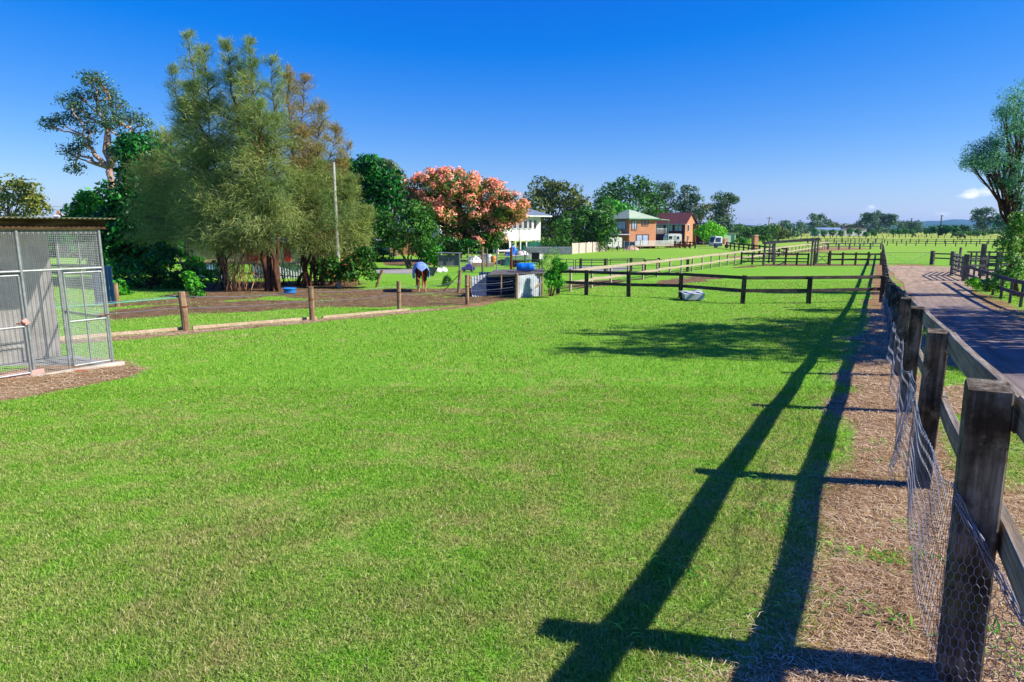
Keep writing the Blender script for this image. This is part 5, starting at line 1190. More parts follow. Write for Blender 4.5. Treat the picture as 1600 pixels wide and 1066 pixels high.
off_tree('wide tree right of the track shading the gravel', 27, 21.2, [(0, 0, 6, 3.5, 2.6, 1.6), (-2.4, 1.4, 6, 2.2, 2, 1.5), (2, -1, 8, 2.8, 2.2, 1.6), (-1, 1.5, 8.5, 2.5, 2, 1.5), (-1.6, -2.2, 6, 2.4, 1.8, 1.3), (1.8, 2, 7, 2.6, 1.8, 1.4)], per=16, nl=60)
off_tree('small tree right of the track nearest the viewer', 17.5, 9.2, [(0, 0, 3.8, 2, 1, 1.3), (1.5, .5, 5, 1.8, 1, 1.2), (-1.5, .3, 3.2, 1.2, .8, .8), (-2.0, .8, 5.0, 1.3, .9, 1.0), (-1.0, 1.4, 6.0, 1.4, .9, 1.0), (-2.2, 0, 4.2, 1.2, .8, .9)], per=16)

# shrub at the end of the near cross fence
tree('fence_shrub', 'pointed leafy dark green shrub growing at the end of the near cross fence', at(862, 462), blobs_px([(868, 425, 7, 10), (862, 440, 10, 10), (872, 442, 9, 9), (858, 432, 6, 8), (870, 412, 4, 7), (880, 418, 4, 5)], 31.5, spread=.6), 'lf_bright', 'bark_brown', .05, per=14, rc=.16, n_leaf=60, size=.10, cat='shrub', trunks=2, fork=.5)
tree('fence_shrub', 'thin grey twiggy bush with small pale leaves behind the pointed shrub', at(858, 458), blobs_px([(852, 405, 8, 9), (862, 398, 10, 10), (872, 408, 8, 9), (855, 420, 8, 8), (845, 412, 5, 7)], 33, spread=.6), 'lf_vine', 'bark_pale', .03, per=14, rc=.2, n_leaf=20, size=.07, cat='shrub', trunks=3, fork=.4)
tree('garden_shrub', 'small round bush casting a shadow on the grass behind the grazing horse', at(701, 448), blobs_px([(700, 438, 6, 7), (697, 443, 5, 5)], 38, spread=.5), 'lf_green', 'bark_brown', .02, per=12, rc=.16, n_leaf=50, size=.09, cat='shrub')

# ------------------------------------------------------------------ houses
def frame(px_, Y, yaw):
    """local frame standing on the ground in image column px_: +x along the wall, +y away from the viewer"""
    return Matrix.Translation(gp(px_, Y)) @ Matrix.Rotation(yaw, 4, 'Z')
def window(F, x0, x1, z0, z1, y, parent, mat='glass', axis='x', bars=1, fm='white', t=.09, name='window'):
    """a framed window on the wall plane y = const (axis 'x') or x = const (axis 'y'); its pane is a sub-part"""
    b = MB(F); s = -1
    def bx(a0, a1, c0, c1, d0, d1):
        if axis == 'x': b.box((a0, y - d1, c0), (a1, y - d0, c1))
        else: b.box((y + d0, a0, c0), (y + d1, a1, c1))
    w_ = .07
    bx(x0 - w_, x0, z0 - w_, z1 + w_, .004, t); bx(x1, x1 + w_, z0 - w_, z1 + w_, .004, t); bx(x0, x1, z1, z1 + w_, .004, t); bx(x0, x1, z0 - w_, z0, .004, t + .03)
    for i in range(1, bars + 1):
        c = x0 + (x1 - x0) * i / (bars + 1); bx(c - .03, c + .03, z0, z1, .02, t - .01)
    f = b.build(name, M[fm], parent)
    b = MB(F)
    if axis == 'x': b.box((x0, y - .015, z0), (x1, y - .006, z1))
    else: b.box((y + .006, x0, z0), (y + .015, x1, z1))
    b.build('pane', M[mat], f); return f
def hip_roof(F, x0, x1, y0, y1, z, h, inset, b=None, th=.12, ridge=True):
    b = b or MB(F); cy = (y0 + y1) / 2
    A = [(x0, y0, z), (x1, y0, z), (x1, y1, z), (x0, y1, z)]; r0, r1 = (x0 + inset, cy, z + h), (x1 - inset, cy, z + h)
    b.add(A + [r0, r1], [(0, 1, 5, 4), (1, 2, 5), (2, 3, 4, 5), (3, 0, 4), (3, 2, 1, 0)])
    b.box((x0 + .01, y0 + .01, z - th), (x1 - .01, y1 - .01, z - .003)); return b

# white weatherboard house on stumps
wh = thing('white_house', gp(760, 92), 'white weatherboard house raised on stumps behind the flowering tree', 'house')
F1 = frame(688, 84, R(30)); b = MB(F1); b.box((0, 0, 1.75), (14.2, 9, 5.1)); b.build('wall', M['weatherboard'], wh)
b = MB(F1); b.box((14.2, 1.2, 1.75), (16.2, 8, 5.1)); b.build('wall', M['weatherboard'], wh)
hip_roof(F1, -.6, 16.9, -.6, 9.6, 5.25, 2.0, 4.6).build('roof', M['grey_roof'], wh)
b = MB(F1); b.box((-.6, -.72, 5.02), (16.9, -.6, 5.2)); b.build('gutter', M['white'], wh)
for (a, c) in ((10.9, 11.45), (11.75, 12.3), (12.6, 13.15), (13.45, 13.9)): window(F1, a, c, 3.45, 4.6, 0, wh, bars=0)
window(F1, 14.9, 15.4, 3.5, 4.55, 1.2, wh, bars=0); window(F1, 3, 4.4, 3.4, 4.6, 0, wh); window(F1, 6.5, 7.6, 3.4, 4.6, 0, wh)
b = MB(F1); b.box((14.22, -.0, 1.75), (14.3, .1, 5.1)); b.box((13.5, -.06, 4.8), (13.6, -.004, 5.0)); b.build('corner_board', M['white'], wh)
for x in (0.2, 2.8, 5.4, 8, 10.6, 13.2, 16.0):
    for y in (.2, 4.5, 8.2):
        if x > 14 and y < 1: y = 1.4
        b = MB(F1); b.box((x - .09, y - .09, -.1), (x + .09, y + .09, 1.76)); b.build('stump', M['white'], wh)
b = MB(F1); b.box((11.9, .6, 0), (15.9, .64, 1.55)); b.build('shade_cloth', M['green_cloth'], wh)
b = MB(F1); b.box((0, 8.9, 0), (16, 9.0, 1.75)); b.build('back_screen', M['navy'], wh)
b = MB(F1); b.box((6.8, -3.2, 2.15), (10.4, -.7, 2.25)); b.build('carport_roof', M['white'], wh)
for (x, y) in ((6.9, -3.1), (8.6, -3.1), (10.3, -3.1)):
    b = MB(F1); b.box((x - .06, y - .06, -.1), (x + .06, y + .06, 2.15)); b.build('carport_post', M['white'], wh)

# brick house with pale green roof
bh = thing('brick_house', gp(985, 113), 'two storey orange brick house with pale green metal roof and a railed deck', 'house')
F2 = frame(982.5, 112, R(28)); L1, L2 = 5.9, 7.4
b = MB(F2); b.box((0, 0, 0), (L1, L2, 5.0)); b.build('wall', M['brick'], bh)
b = MB(F2); zr = 5.12; e = .5
b.add([(-e, -e, zr), (L1 + e, -e, zr), (L1 + e, L2 + e, zr), (-e, L2 + e, zr), (L1 * .38, L2 * .42, zr + 1.65)], [(0, 1, 4), (1, 2, 4), (2, 3, 4), (3, 0, 4), (3, 2, 1, 0)])
b.build('roof', M['green_roof'], bh)
b = MB(F2); b.box((-e, -e - .1, 4.93), (L1 + e, -e, 5.12)); b.box((-e - .1, -e - .1, 4.93), (-e, L2 + e, 5.12)); b.build('gutter', M['green_paint'], bh)
b = MB(F2); b.slab([(L1 + e, -e, 5.1), (L1 + 2.6, -e, 4.95), (L1 + 2.6, L2, 4.95), (L1 + e, L2, 5.1)], .1); b.build('verandah_roof', M['green_roof'], bh)
for (x, y) in ((L1 + 2.4, -.4), (L1 + 2.4, 3.5), (L1 + 2.4, 6.8)):
    b = MB(F2); b.box((x - .06, y - .06, 0), (x + .06, y + .06, 4.9)); b.build('verandah_post', M['green_paint'], bh)
b = MB(F2); b.box((L1 + .01, 0, 2.45), (L1 + 2.5, L2, 2.6)); b.build('upper_deck', M['grey_rail'], bh)
b = MB(F2); b.box((L1 + .1, -.06, 3.35), (L1 + 2.4, 0, 3.42)); 
for i in range(12): b.box((L1 + .15 + i * .2, -.05, 2.6), (L1 + .18 + i * .2, -.01, 3.35))
b.build('upper_railing', M['white'], bh)
window(F2, .55, 1.55, 3.35, 4.7, 0, bh, 'curtain', fm='grey_post'); window(F2, 2.7, 4.1, 4.1, 4.8, 0, bh, 'glass', bars=1, fm='grey_post'); window(F2, 1.6, 4.2, .55, 2.35, 0, bh, 'curtain', bars=1, fm='maroon', name='sliding_door')
b = MB(F2); b.box((.45, -.12, 3.14), (1.65, -.004, 3.24)); b.box((2.6, -.12, 3.9), (4.2, -.004, 3.98)); b.build('sill', M['brick'], bh)
window(F2, 1.2, 4.3, 3.3, 4.7, 0, bh, 'curtain', 'y', bars=2, fm='grey_post')
for o_ in bh.children:
    pass
# left side window faces away from +x: mirror onto the x = 0 wall
b = MB(F2); b.box((-.06, 1.0, 3.2), (-.004, 4.0, 4.75)); sw = b.build('window', M['grey_post'], bh); b = MB(F2); b.box((-.075, 1.12, 3.3), (-.062, 2.48, 4.65)); b.box((-.075, 2.56, 3.3), (-.062, 3.9, 4.65)); b.build('pane', M['curtain'], sw)
b = MB(F2); b.box((-2.6, -.2, 2.35), (-.02, L2, 2.5)); b.build('pergola_roof', M['white_sheet'], bh)
for y in (0, 2.6, 5.2): b = MB(F2); b.box((-2.5, y - .05, 0), (-2.4, y + .05, 2.35)); b.build('pergola_post', M['white'], bh)
b = MB(F2); b.box((-.5, -2.3, .42), (L1 + 2.2, -.01, .52)); b.build('deck', M['tan'], bh)
b = MB(F2); b.box((-.5, -2.34, 1.30), (L1 + 2.2, -2.26, 1.36))
for i in range(44): b.box((-.48 + i * .195, -2.32, .52), (-.40 + i * .195, -2.29, 1.3))
b.build('deck_railing', M['white'], bh)
for i in range(6): b = MB(F2); b.box((-.4 + i * 1.65, -2.2, -.1), (-.28 + i * 1.65, -2.1, .42)); b.build('deck_post', M['grey_post'], bh)

# maroon house
mh = thing('maroon_house', gp(1060, 138), 'maroon two storey house with tiled roof and orange gable end', 'house')
F3 = frame(1068.5, 134, R(-35)); LW, DW = 6.4, 6.4
b = MB(F3); b.box((-LW, 0, 0), (0, DW, 4.6)); b.build('wall', M['maroon'], mh)
b = MB(F3); b.box((.0, .02, 0), (.12, DW - .02, 4.6)); b.add([(0, 0, 4.6), (.12, 0, 4.6), (.12, DW, 4.6), (0, DW, 4.6), (0, DW / 2, 6.6), (.12, DW / 2, 6.6)], [(1, 2, 5), (0, 4, 3), (0, 1, 5, 4), (3, 4, 5, 2)]); b.build('gable_wall', M['brick'], mh)
b = MB(F3); b.slab([(-LW - .5, -.6, 4.35), (.5, -.6, 4.35), (.5, DW / 2, 6.75), (-LW - .5, DW / 2, 6.75)], .12); b.slab([(.5, DW + .6, 4.35), (-LW - .5, DW + .6, 4.35), (-LW - .5, DW / 2, 6.752), (.5, DW / 2, 6.752)], .12); b.build('roof', M['maroon_roof'], mh)
b = MB(F3); b.box((-LW - .5, -.7, 4.22), (.5, -.605, 4.38)); b.build('gutter', M['white_sheet'], mh)
for (a, c) in ((-6.1, -4.6), (-4.1, -2.6), (-2.1, -.6)): window(F3, a, c, 2.95, 4.1, 0, mh, 'curtain', bars=1, fm='maroon')
window(F3, 1.2, 2.1, 2.9, 4.2, .12, mh, 'glass', 'y', bars=0); window(F3, 1.2, 2.1, .9, 2.0, .12, mh, 'glass', 'y', bars=0)
F3c = frame(1086, 139, R(-8)); b = MB(F3c); b.box((0, 0, 0), (4.6, 4, 4.0)); b.build('wing_wall', M['maroon'], mh)
b = MB(F3c); b.slab([(-.6, -1.6, 4.5), (5.6, -1.6, 4.75), (5.6, 4.2, 4.75), (-.6, 4.2, 4.5)], .16); b.build('balcony_roof', M['navy'], mh)
b = MB(F3c); b.box((-.3, -1.4, 2.2), (5.2, -.02, 2.34)); b.box((-.3, -1.42, 3.0), (5.2, -1.36, 3.08)); b.build('balcony', M['maroon'], mh)
for x in (-.2, 1.5, 3.4, 5.0): b = MB(F3c); b.box((x, -1.35, 0), (x + .14, -1.21, 4.4)); b.build('balcony_post', M['brick'], mh)

# sheds and smaller buildings
sh = thing('garden_shed', gp(1140, 142), 'small pale green shed between the lime bush and the truck', 'shed')
F4 = frame(1130, 142, .25); b = MB(F4); b.box((0, 0, 0), (3.0, 3, 2.4)); b.build('wall', M['palegreen'], sh)
b = MB(F4); b.slab([(-.3, -.3, 2.62), (3.3, -.3, 2.42), (3.3, 3.3, 2.42), (-.3, 3.3, 2.62)], .06); b.build('roof', M['green_roof'], sh)
b = MB(F4); b.box((1.9, -.04, 0), (2.7, -.004, 1.9)); b.build('door', M['green_paint'], sh)
ls = thing('long_shed', gp(1315, 330), 'long low white shed with blue grey roof behind the clipped trees', 'shed')
F5 = frame(1279, 322, .05); b = MB(F5); b.box((0, 0, 0), (12.2, 8, 3.0)); b.add([(0, 0, 3.0), (12.2, 0, 3.0), (12.2, 8, 3.0), (0, 8, 3.0), (0, 4, 3.9), (12.2, 4, 3.9)], [(0, 1, 5, 4), (2, 3, 4, 5), (0, 4, 3), (1, 2, 5)]); b.build('wall', M['shed'], ls)
b = MB(F5); b.slab([(3.2, -.4, 2.95), (12.6, -.4, 2.95), (12.6, 4, 4.05), (3.2, 4, 4.05)], .12); b.slab([(-.3, -.4, 3.2), (3.2, -.4, 3.2), (3.2, 4, 4.05), (-.3, 4, 4.05)], .12); b.build('roof', M['shed_roof'], ls)
b = MB(F5); b.box((12.25, .5, 0), (24.5, 8, 3.6)); b.build('wall', M['shed'], ls)
b = MB(F5); b.slab([(12.2, .1, 3.62), (24.8, .1, 3.62), (24.8, 8.2, 4.0), (12.2, 8.2, 4.0)], .1); b.build('roof', M['maroon'], ls)
for x in (.9, 2.8, 4.6, ): window(F5, x, x + .9, 1.9, 2.6, 0, ls, 'glass', bars=0)
rs = thing('solar_roof_house', gp(85, 84), 'distant house with pale roof and two dark solar panels above the chook pen', 'house')
F6 = frame(62, 84, .2); b = MB(F6); b.box((0, 0, 0), (4.3, 5, 3.2)); b.build('wall', M['white'], rs)
b = MB(F6); b.add([(-.4, -.4, 3.2), (4.7, -.4, 3.2), (4.7, 5.4, 3.2), (-.4, 5.4, 3.2), (1.6, 2.2, 5.35), (2.7, 2.2, 5.35)], [(0, 1, 5, 4), (1, 2, 5), (2, 3, 4, 5), (3, 0, 4), (3, 2, 1, 0)]); b.build('roof', M['shed'], rs)
for x in (1.35, 2.35):
    b = MB(F6); b.slab([(x, .72, 4.32), (x + .8, .72, 4.32), (x + .75, 1.5, 4.98), (x + .05, 1.5, 4.98)], .05); b.build('solar_panel', M['solar'], rs)
b = MB(F6); b.box((1.7, 2.0, 5.3), (2.0, 2.3, 5.7)); b.build('chimney', M['brick'], rs)

# yard buildings half hidden by the trees on the left
bs = thing('blue_sheet_fence', gp(400, 45), 'faded blue corrugated sheet fence behind the she-oak trunks', 'fence')
for (a, c, y0_, y1_) in ((300, 350, 44, 44.5), (396, 436, 44, 44), (437, 480, 44, 44.2)):
    q0, q1 = gp(a, y0_), gp(c, y1_); b = MB(); b.corrugated((q0.x, q0.y), (q1.x, q1.y), q0.z, q0.z + 1.0, .18, .02); b.build('sheet', M['white_sheet'] if a == 437 else m_plain('faded blue sheet', '#5f86a8', .6, .35, 1.5), bs)
b = MB(); b.box((gp(300, 44).x, 43.95, FLAT + 1.02), (gp(480, 44).x, 44.1, FLAT + 1.1)); b.build('top_rail', M['grey_rail'], bs)
ds = thing('dark_gate_panel', gp(165, 27), 'dark blue upright board panel just behind the right side of the chook pen', 'gate')
for i in range(5):
    a = gp(150 + i * 6.2, 27 + i * .05); b = MB(); b.box((a.x, a.y, a.z + .15), (a.x + .14, a.y + .03, a.z + 1.75)); b.build('board', M['navy'], ds)
b = MB(); a = gp(184, 27.4); b.tube([a, a + up * 1.0], .10, 10); b.build('post', M['log'], ds)
b = MB(); a, c = gp(150, 27.1), gp(181, 27.3); b.bar(a + up * .5, c + up * .5, .05, .1); b.bar(a + up * 1.4, c + up * 1.4, .05, .1); b.build('rail', M['black_wood'], ds)
os_ = thing('orange_house', gp(610, 84), 'orange and white house wall half hidden behind the small domed tree', 'house')
F7 = frame(590, 84, .1); b = MB(F7); b.box((0, 0, 0), (5.5, 5, 2.9)); b.build('wall', M['brick'], os_)
b = MB(F7); b.slab([(-.5, -.6, 2.95), (6, -.6, 2.95), (6, 3, 4.1), (-.5, 3, 4.1)], .12); b.build('roof', M['grey_roof'], os_)
b = MB(F7); b.slab([(-3, -3, 1.9), (2.4, -3, 1.9), (2.4, -.62, 2.15), (-3, -.62, 2.15)], .08); b.build('awning', M['white_sheet'], os_)
b = MB(F7); b.box((-.1, -.4, 0), (1.6, -.02, 1.75)); b.build('blue_door', M['navy'], os_)
sdh = thing('left_shed', gp(380, 62), 'low pale shed with a red trim glimpsed behind the bare stems', 'shed')
F8 = frame(296, 62, .0); b = MB(F8); b.box((0, 0, 0), (15, 4, 2.0)); b.build('wall', M['tan'], sdh)
b = MB(F8); b.slab([(-.3, -.4, 2.02), (15.4, -.4, 2.02), (15.4, 4.2, 2.5), (-.3, 4.2, 2.5)], .08); b.build('roof', M['grey_roof'], sdh)
b = MB(F8); b.box((5.6, -.06, .3), (7.4, -.01, 1.5)); b.build('door', M['red'], sdh)
b = MB(F8); b.box((9.2, -.06, .3), (9.8, -.01, 1.6)); b.build('door', M['red'], sdh)

# paling fences
pl_ = thing('paling_fence', gp(918, 92), 'bleached upright paling fence left of the brick house', 'fence')
a, c = gp(893, 88), gp(945, 99); n = 40
for i in range(n):
    q = a.lerp(c, i / n); hh = 1.45 + random.uniform(-.05, .06); b = MB(Matrix.Translation(q) @ Matrix.Rotation(math.atan2(c.y - a.y, c.x - a.x), 4, 'Z'))
    b.box((0, 0, 0), ((c - a).length / n * .9, .02, hh)); b.build('paling', M['paling'], pl_)
for i in range(6):
    q = a.lerp(c, i / 5); b = MB(); b.box((q.x - .05, q.y - .1, q.z), (q.x + .05, q.y - .01, q.z + 1.5)); b.build('post', M['black_post'], pl_)
gf = thing('grey_mesh_fence', gp(860, 88), 'low grey mesh and sheet fence between the green shade cloth and the palings', 'fence')
a, c = gp(822, 86), gp(892, 88)
for i in range(7):
    q = a.lerp(c, i / 6); b = MB(); b.box((q.x - .04, q.y - .04, q.z), (q.x + .04, q.y + .04, q.z + 1.3)); b.build('post', M['grey_post'], gf)
b = MB(); b.box((a.x, a.y + .08, a.z + .05), (c.x, c.y + .12, a.z + .95)); b.build('panel', M['mesh_grey'], gf)
b = MB(); b.box((gp(862, 87).x, 87.0, a.z + .2), (gp(873, 87).x, 87.05, a.z + 1.1)); b.build('panel', M['navy'], gf)

# netted pole fence before the junk
nf = thing('netted_yard_fence', gp(740, 51), 'tall thin wire mesh fence on mixed posts in front of the piled yard goods', 'fence')
for (px_, Y, h, m_, r_) in ((718.5, 47, 1.65, 'galv', .04), (738, 50, 1.6, 'log', .04), (754, 50, 2.0, 'log', .09), (761, 57, 1.7, 'grey_post', .08), (776, 51, 1.75, 'galv', .05), (799, 50, 1.95, 'rust', .11), (732, 56, 1.75, 'pole', .05)):
    q = gp(px_, Y); b = MB(); b.tube([q - up * .1, q + up * h], r_, 8); b.build('post', M[m_], nf)
b = MB(); a, c = gp(718, 49), gp(799, 50)
for i in range(38): q = a.lerp(c, i / 37); b.tube([q + up * .05, q + up * 1.35], .006, 3, False)
for h in (.05, .4, .75, 1.05, 1.35): b.tube([a + up * h, c + up * h], .008, 3, False)
b.build('mesh', M['wire'], nf)

# metal yard gates
def yard_gate(label, pa, Ya, pb, Yb, h=1.15, n=5, mat='dark_steel', up_post=True):
    a, c = gp(pa, Ya), gp(pb, Yb); g_ = thing('yard_gate', a, label, 'gate', 'metal yard gates')
    b = MB()
    for i in range(n): b.tube([a + up * (.18 + (h - .18) * i / (n - 1)), c + up * (.18 + (h - .18) * i / (n - 1))], .022, 6)
    b.build('bars', M[mat], g_)
    b = MB()
    for q in (a, c, (a + c) / 2 + Vector((0, 0, 0))): b.tube([q + up * .1, q + up * (h + (.0))], .026 if q is not a else .03, 6)
    b.build('uprights', M[mat], g_); return g_
yard_gate('leftmost metal yard gate, between the rusty post and the twiggy bush', 803, 46, 847, 47)
yard_gate('metal yard gate just right of the twiggy bush', 874, 47, 896, 47.5)
yard_gate('third metal yard gate from the left, with the gravel patch behind it', 899, 47.5, 949, 48)
yard_gate('rightmost metal yard gate, ending before the pale rail fence', 953, 48, 1006, 49)
wf = thing('cable_fence', gp(1000, 52), 'dark post and cable fence behind the metal yard gates', 'fence')
for (px_, h) in ((907, 1.05), (945.5, 1.05), (985.5, 1.1), (1007, .95), (1028.5, 1.1), (1074, 1.15)):
    q = gp(px_, 51); b = MB(); b.cbox((q.x, q.y, q.z - .1), (.2, .2, h + .1), .02); b.build('post', M['black_post'], wf)
b = MB(); a, c = gp(907, 51.1), gp(1074, 51.1)
b.tube([a + up * .9, c + up * .95], .035, 6); b.tube([a + up * .5, c + up * .5], .012, 4); b.build('rail', M['black_wood'], wf)
rg = thing('gravel_patch', gp(915, 56), 'grey gravel patch lying behind the metal yard gates', 'road'); bpy.data.objects.remove(rg)
def flat_patch(name, poly, mat, label, lift=.012):
    b = MB(); P = [Vector((q.x, q.y, G(q.y) + lift)) for q in poly]; b.add(P, [tuple(range(len(P)))]); return tag(b.build(name, mat), label, 'path', kind='structure')
flat_patch('path', poly_px([(880, 424), (885, 417), (940, 416), (1000, 419), (960, 424)]), m_plain('grey gravel', '#8e8b88', .9, .25, 3), 'grey gravel patch behind the yard gates')
flat_patch('path', poly_px([(583, 427), (590, 421), (640, 420.5), (655, 424), (640, 428)]), m_plain('grey concrete path', '#9c9694', .9, .2, 1), 'short grey concrete path left of the grazing horse')

# black rail fences near the houses
rail_fence('house_paddock_fence', 'black rail fence in front of the caravan and maroon house', 'fence', lin(gp(1040, 116), gp(1086, 112), 7), (.22, .2, 1.2), [(1.05, .16), (.6, .14)], M['black_post'], M['black_wood'])
rail_fence('house_paddock_fence', 'black rail fence running from the truck down past the brick pillar', 'fence', lin(gp(1135, 112), gp(1228, 78), 12), (.22, .2, 1.15), [(1.0, .2), (.55, .16)], M['black_post'], M['black_wood'])
rail_fence('thin_wire_fence', 'thin post fence between the palings and the railed deck', 'fence', lin(gp(948, 96), gp(1000, 101), 7), (.1, .1, 1.6), [(1.5, .03), (.8, .03)], M['pole'], M['wire_dark'])
tg = thing('braced_white_gate', gp(1105, 112), 'thin white gate with a long diagonal brace before the lime bush', 'gate')
b = MB(); a, c = gp(1092, 111), gp(1125, 111)
b.tube([a + up * .1, a + up * 1.1, c + up * 1.1, c + up * .1, a + up * .1], .025, 5, False); b.tube([a + up * 1.1, c + up * .1], .02, 5); b.build('gate_frame', M['galv'], tg)
bp_ = thing('brick_pillar', gp(1178.5, 104), 'slim orange brick pillar standing alone beside the black rail fence', 'pillar')
b = MB(frame(1178.5, 104, .3)); b.cbox((0, 0, -.1), (.75, .75, 2.35), .03); b.build('shaft', M['brick'], bp_); b = MB(frame(1178.5, 104, .3)); b.cbox((0, 0, 2.25), (.86, .86, .14), .03); b.build('cap', M['tan'], bp_)

# vehicles
def wheel(b, c, r, w_, ax):
    A = Matrix.Rotation(math.pi / 2, 3, 'X') if ax == 'y' else Matrix.Rotation(math.pi / 2, 3, 'Y'); b.lathe(c, [(r * .8, -w_ / 2), (r, -w_ / 2 + .03), (r, w_ / 2 - .03), (r * .8, w_ / 2)], 14, A)
cv = thing('caravan', gp(1055, 124), 'white caravan parked in front of the maroon house', 'caravan')
Fc_ = frame(1042, 124, R(8)); b = MB(Fc_); prof = [(0, .5), (0, 1.7), (.25, 2.3), (.6, 2.45), (2.6, 2.45), (2.9, 2.3), (2.95, .5)]
vs = [(x, y, z) for y in (0, 2.0) for x, z in prof]; n = len(prof); b.add(vs, [tuple(range(n)), tuple(range(2 * n - 1, n - 1, -1))] + [(i, i + n, (i + 1) % n + n, (i + 1) % n) for i in range(n)]); b.build('body', M['white'], cv)
for (a_, c_, z0, z1) in ((.25, 1.0, 1.45, 2.0), (1.9, 2.4, 1.4, 1.95)): window(Fc_, a_, c_, z0, z1, 0, cv, 'glass', bars=0, t=.04)
for x in (.9, 2.1):
    b = MB(Fc_); wheel(b, (x, -.02, .33), .33, .2, 'y'); b.build('wheel', M['black'], cv)
b = MB(Fc_); b.box((1.35, -.03, .6), (1.8, -.004, 2.1)); b.build('door', M['white_sheet'], cv)
b = MB(Fc_); b.tube([(0, 1, .55), (-1.1, 1, .5)], .05); b.build('tow_bar', M['dark_steel'], cv)
vt = thing('white_van', gp(958, 100), 'white van beside the pergola of the brick house', 'van')
Fv = frame(943, 104, R(15)); b = MB(Fv); prof = [(0, .4), (0, 1.1), (.3, 1.35), (.75, 1.95), (3.1, 2.0), (3.2, 1.8), (3.2, .4)]
vs = [(x, y, z) for y in (0, 1.7) for x, z in prof]; n = len(prof); b.add(vs, [tuple(range(n)), tuple(range(2 * n - 1, n - 1, -1))] + [(i, i + n, (i + 1) % n + n, (i + 1) % n) for i in range(n)]); b.build('body', M['white'], vt)
for x in (.7, 2.5): b = MB(Fv); wheel(b, (x, -.02, .32), .32, .2, 'y'); b.build('wheel', M['black'], vt)
b = MB(Fv); b.box((.75, -.02, 1.25), (1.5, -.004, 1.75)); b.build('window', M['glass'], vt)
tk = thing('small_truck', gp(1124, 113), 'small truck with dark blue windscreen and pale cab beside the brick orange load', 'truck')
Ft = frame(1115, 114, R(12)); b = MB(Ft); prof = [(0, .4), (0, 1.0), (.25, 1.95), (.45, 2.1), (1.5, 2.1), (1.6, 1.9), (1.6, .4)]
vs = [(x, y, z) for y in (0, 1.7) for x, z in prof]; n = len(prof); b.add(vs, [tuple(range(n)), tuple(range(2 * n - 1, n - 1, -1))] + [(i, i + n, (i + 1) % n + n, (i + 1) % n) for i in range(n)]); b.build('cab', M['white'], tk)
b = MB(Ft); b.box((.3, -.03, 1.1), (1.3, -.004, 1.85)); b.slab([(-.03, .15, 1.05), (-.03, 1.5, 1.05), (.2, 1.5, 1.9), (.2, .15, 1.9)], .02); b.build('window', M['navy'], tk)
b = MB(Ft); b.box((1.65, 0, .6), (3.0, 1.7, .75)); b.box((1.65, 0, .75), (1.72, 1.7, 1.75)); b.box((2.2, .2, .75), (2.9, 1.5, 1.7)); b.build('tray', M['tan'], tk)
for x in (.4, 2.5): b = MB(Ft); wheel(b, (x, -.02, .36), .36, .22, 'y'); b.build('wheel', M['black'], tk)
b = MB(Ft); b.box((0, -.03, .35), (1.6, -.004, .9)); b.build('door', M['navy'], tk)

# poles and wires
def pole(label, px_, Y, ptop, r0, mat, arms=0, ins=0):
    f = gp(px_, Y); t = W(px_, ptop, Y); t = Vector((f.x, f.y, t.z)); rt = thing('power_pole', f, label, 'power pole')
    b = MB(); b.tube([f - up * .3, t], [r0, r0 * .7], 10); b.build('shaft', M[mat], rt)
    for i in range(arms):
        b = MB(); z = t - up * (.5 + .9 * i); b.bar(z - Vector((1.1, .1, 0)), z + Vector((1.1, -.1, 0)), .1, .14); b.build('cross_arm', M['grey_rail'], rt)
    return t
t0_ = pole('tall pale concrete pole rising through the right of the she-oaks', 530, 37.0, 254, .12, 'pole_conc')
t1_ = pole('slim distant power pole right of the lime bush and maroon house', 1200, 250, 339, .28, 'pole', 1)
t2_ = pole('distant power pole with crossarm before the blue hills', 1468, 330, 336, .35, 'grey_post', 1)
t3_ = pole('small distant power pole left of the blue hills', 1422, 420, 341, .4, 'grey_post', 1)
pw = thing('power_lines', t1_, 'thin overhead power lines crossing above the far pasture', 'power line')
for dz_ in (0, -1.2):
    b = MB(); b.tube(sagline(t1_ - up * (.5 - dz_), t3_ - up * (.5 - dz_), 3.5), .022, 3); b.build('wire', M['wire_dark'], pw)
    b = MB(); b.tube(sagline(t1_ - up * (.5 - dz_), W(1120, 330, 170) + up * dz_, 1.5), .02, 3); b.build('wire', M['wire_dark'], pw)
for dy in (0, 5): b = MB(); b.tube(sagline(W(60, 321 + dy, 70), W(125, 323 + dy, 75), .1, 4), .025, 3); b.build('wire', M['wire_dark'], pw)
wp = thing('washing_pole', gp(811, 84), 'thin dark pole standing in front of the white house wall', 'pole'); b = MB(); q = gp(811, 84); b.tube([q, q + up * 3.4], .05, 6); b.build('shaft', M['rust'], wp)
lpst = MB(); q = at(769 - 182, 449); lpst.tube([q - up * .1, q + Vector((.42, 0, 1.02))], .085, 10); o = lpst.build('leaning_post', M['log'], origin=q); tag(o, 'leaning bleached wooden post at the edge of the mud left of the horse', 'post')
cp = thing('strained_corner_post', at(716, 457), 'bleached round corner post with dark diagonal stay left of the low shelter', 'post'); q = at(716, 457); b = MB(); b.tube([q - up * .1, q + Vector((.12, 0, 1.2))], .09, 10); b.build('post', M['log'], cp)
b = MB(); b.tube([q + Vector((.05, 0, .95)), q + Vector((-.85, .2, .0))], .02, 6); b.build('stay', M['dark_steel'], cp)
o = MB(); q = at(733, 462); o.tube([q - up * .1, q + up * 1.05], .10, 10); o = o.build('shelter_post', M['log'], origin=q); tag(o, 'bleached round post at the front left corner of the low shelter', 'post')
o = MB(); q = at(528, 447); o.tube([q - up * .1, q + up * 1.05], .10, 8); o = o.build('garden_post', M['log'], origin=q); tag(o, 'short brown post among the bright leaves under the pale pole', 'post')

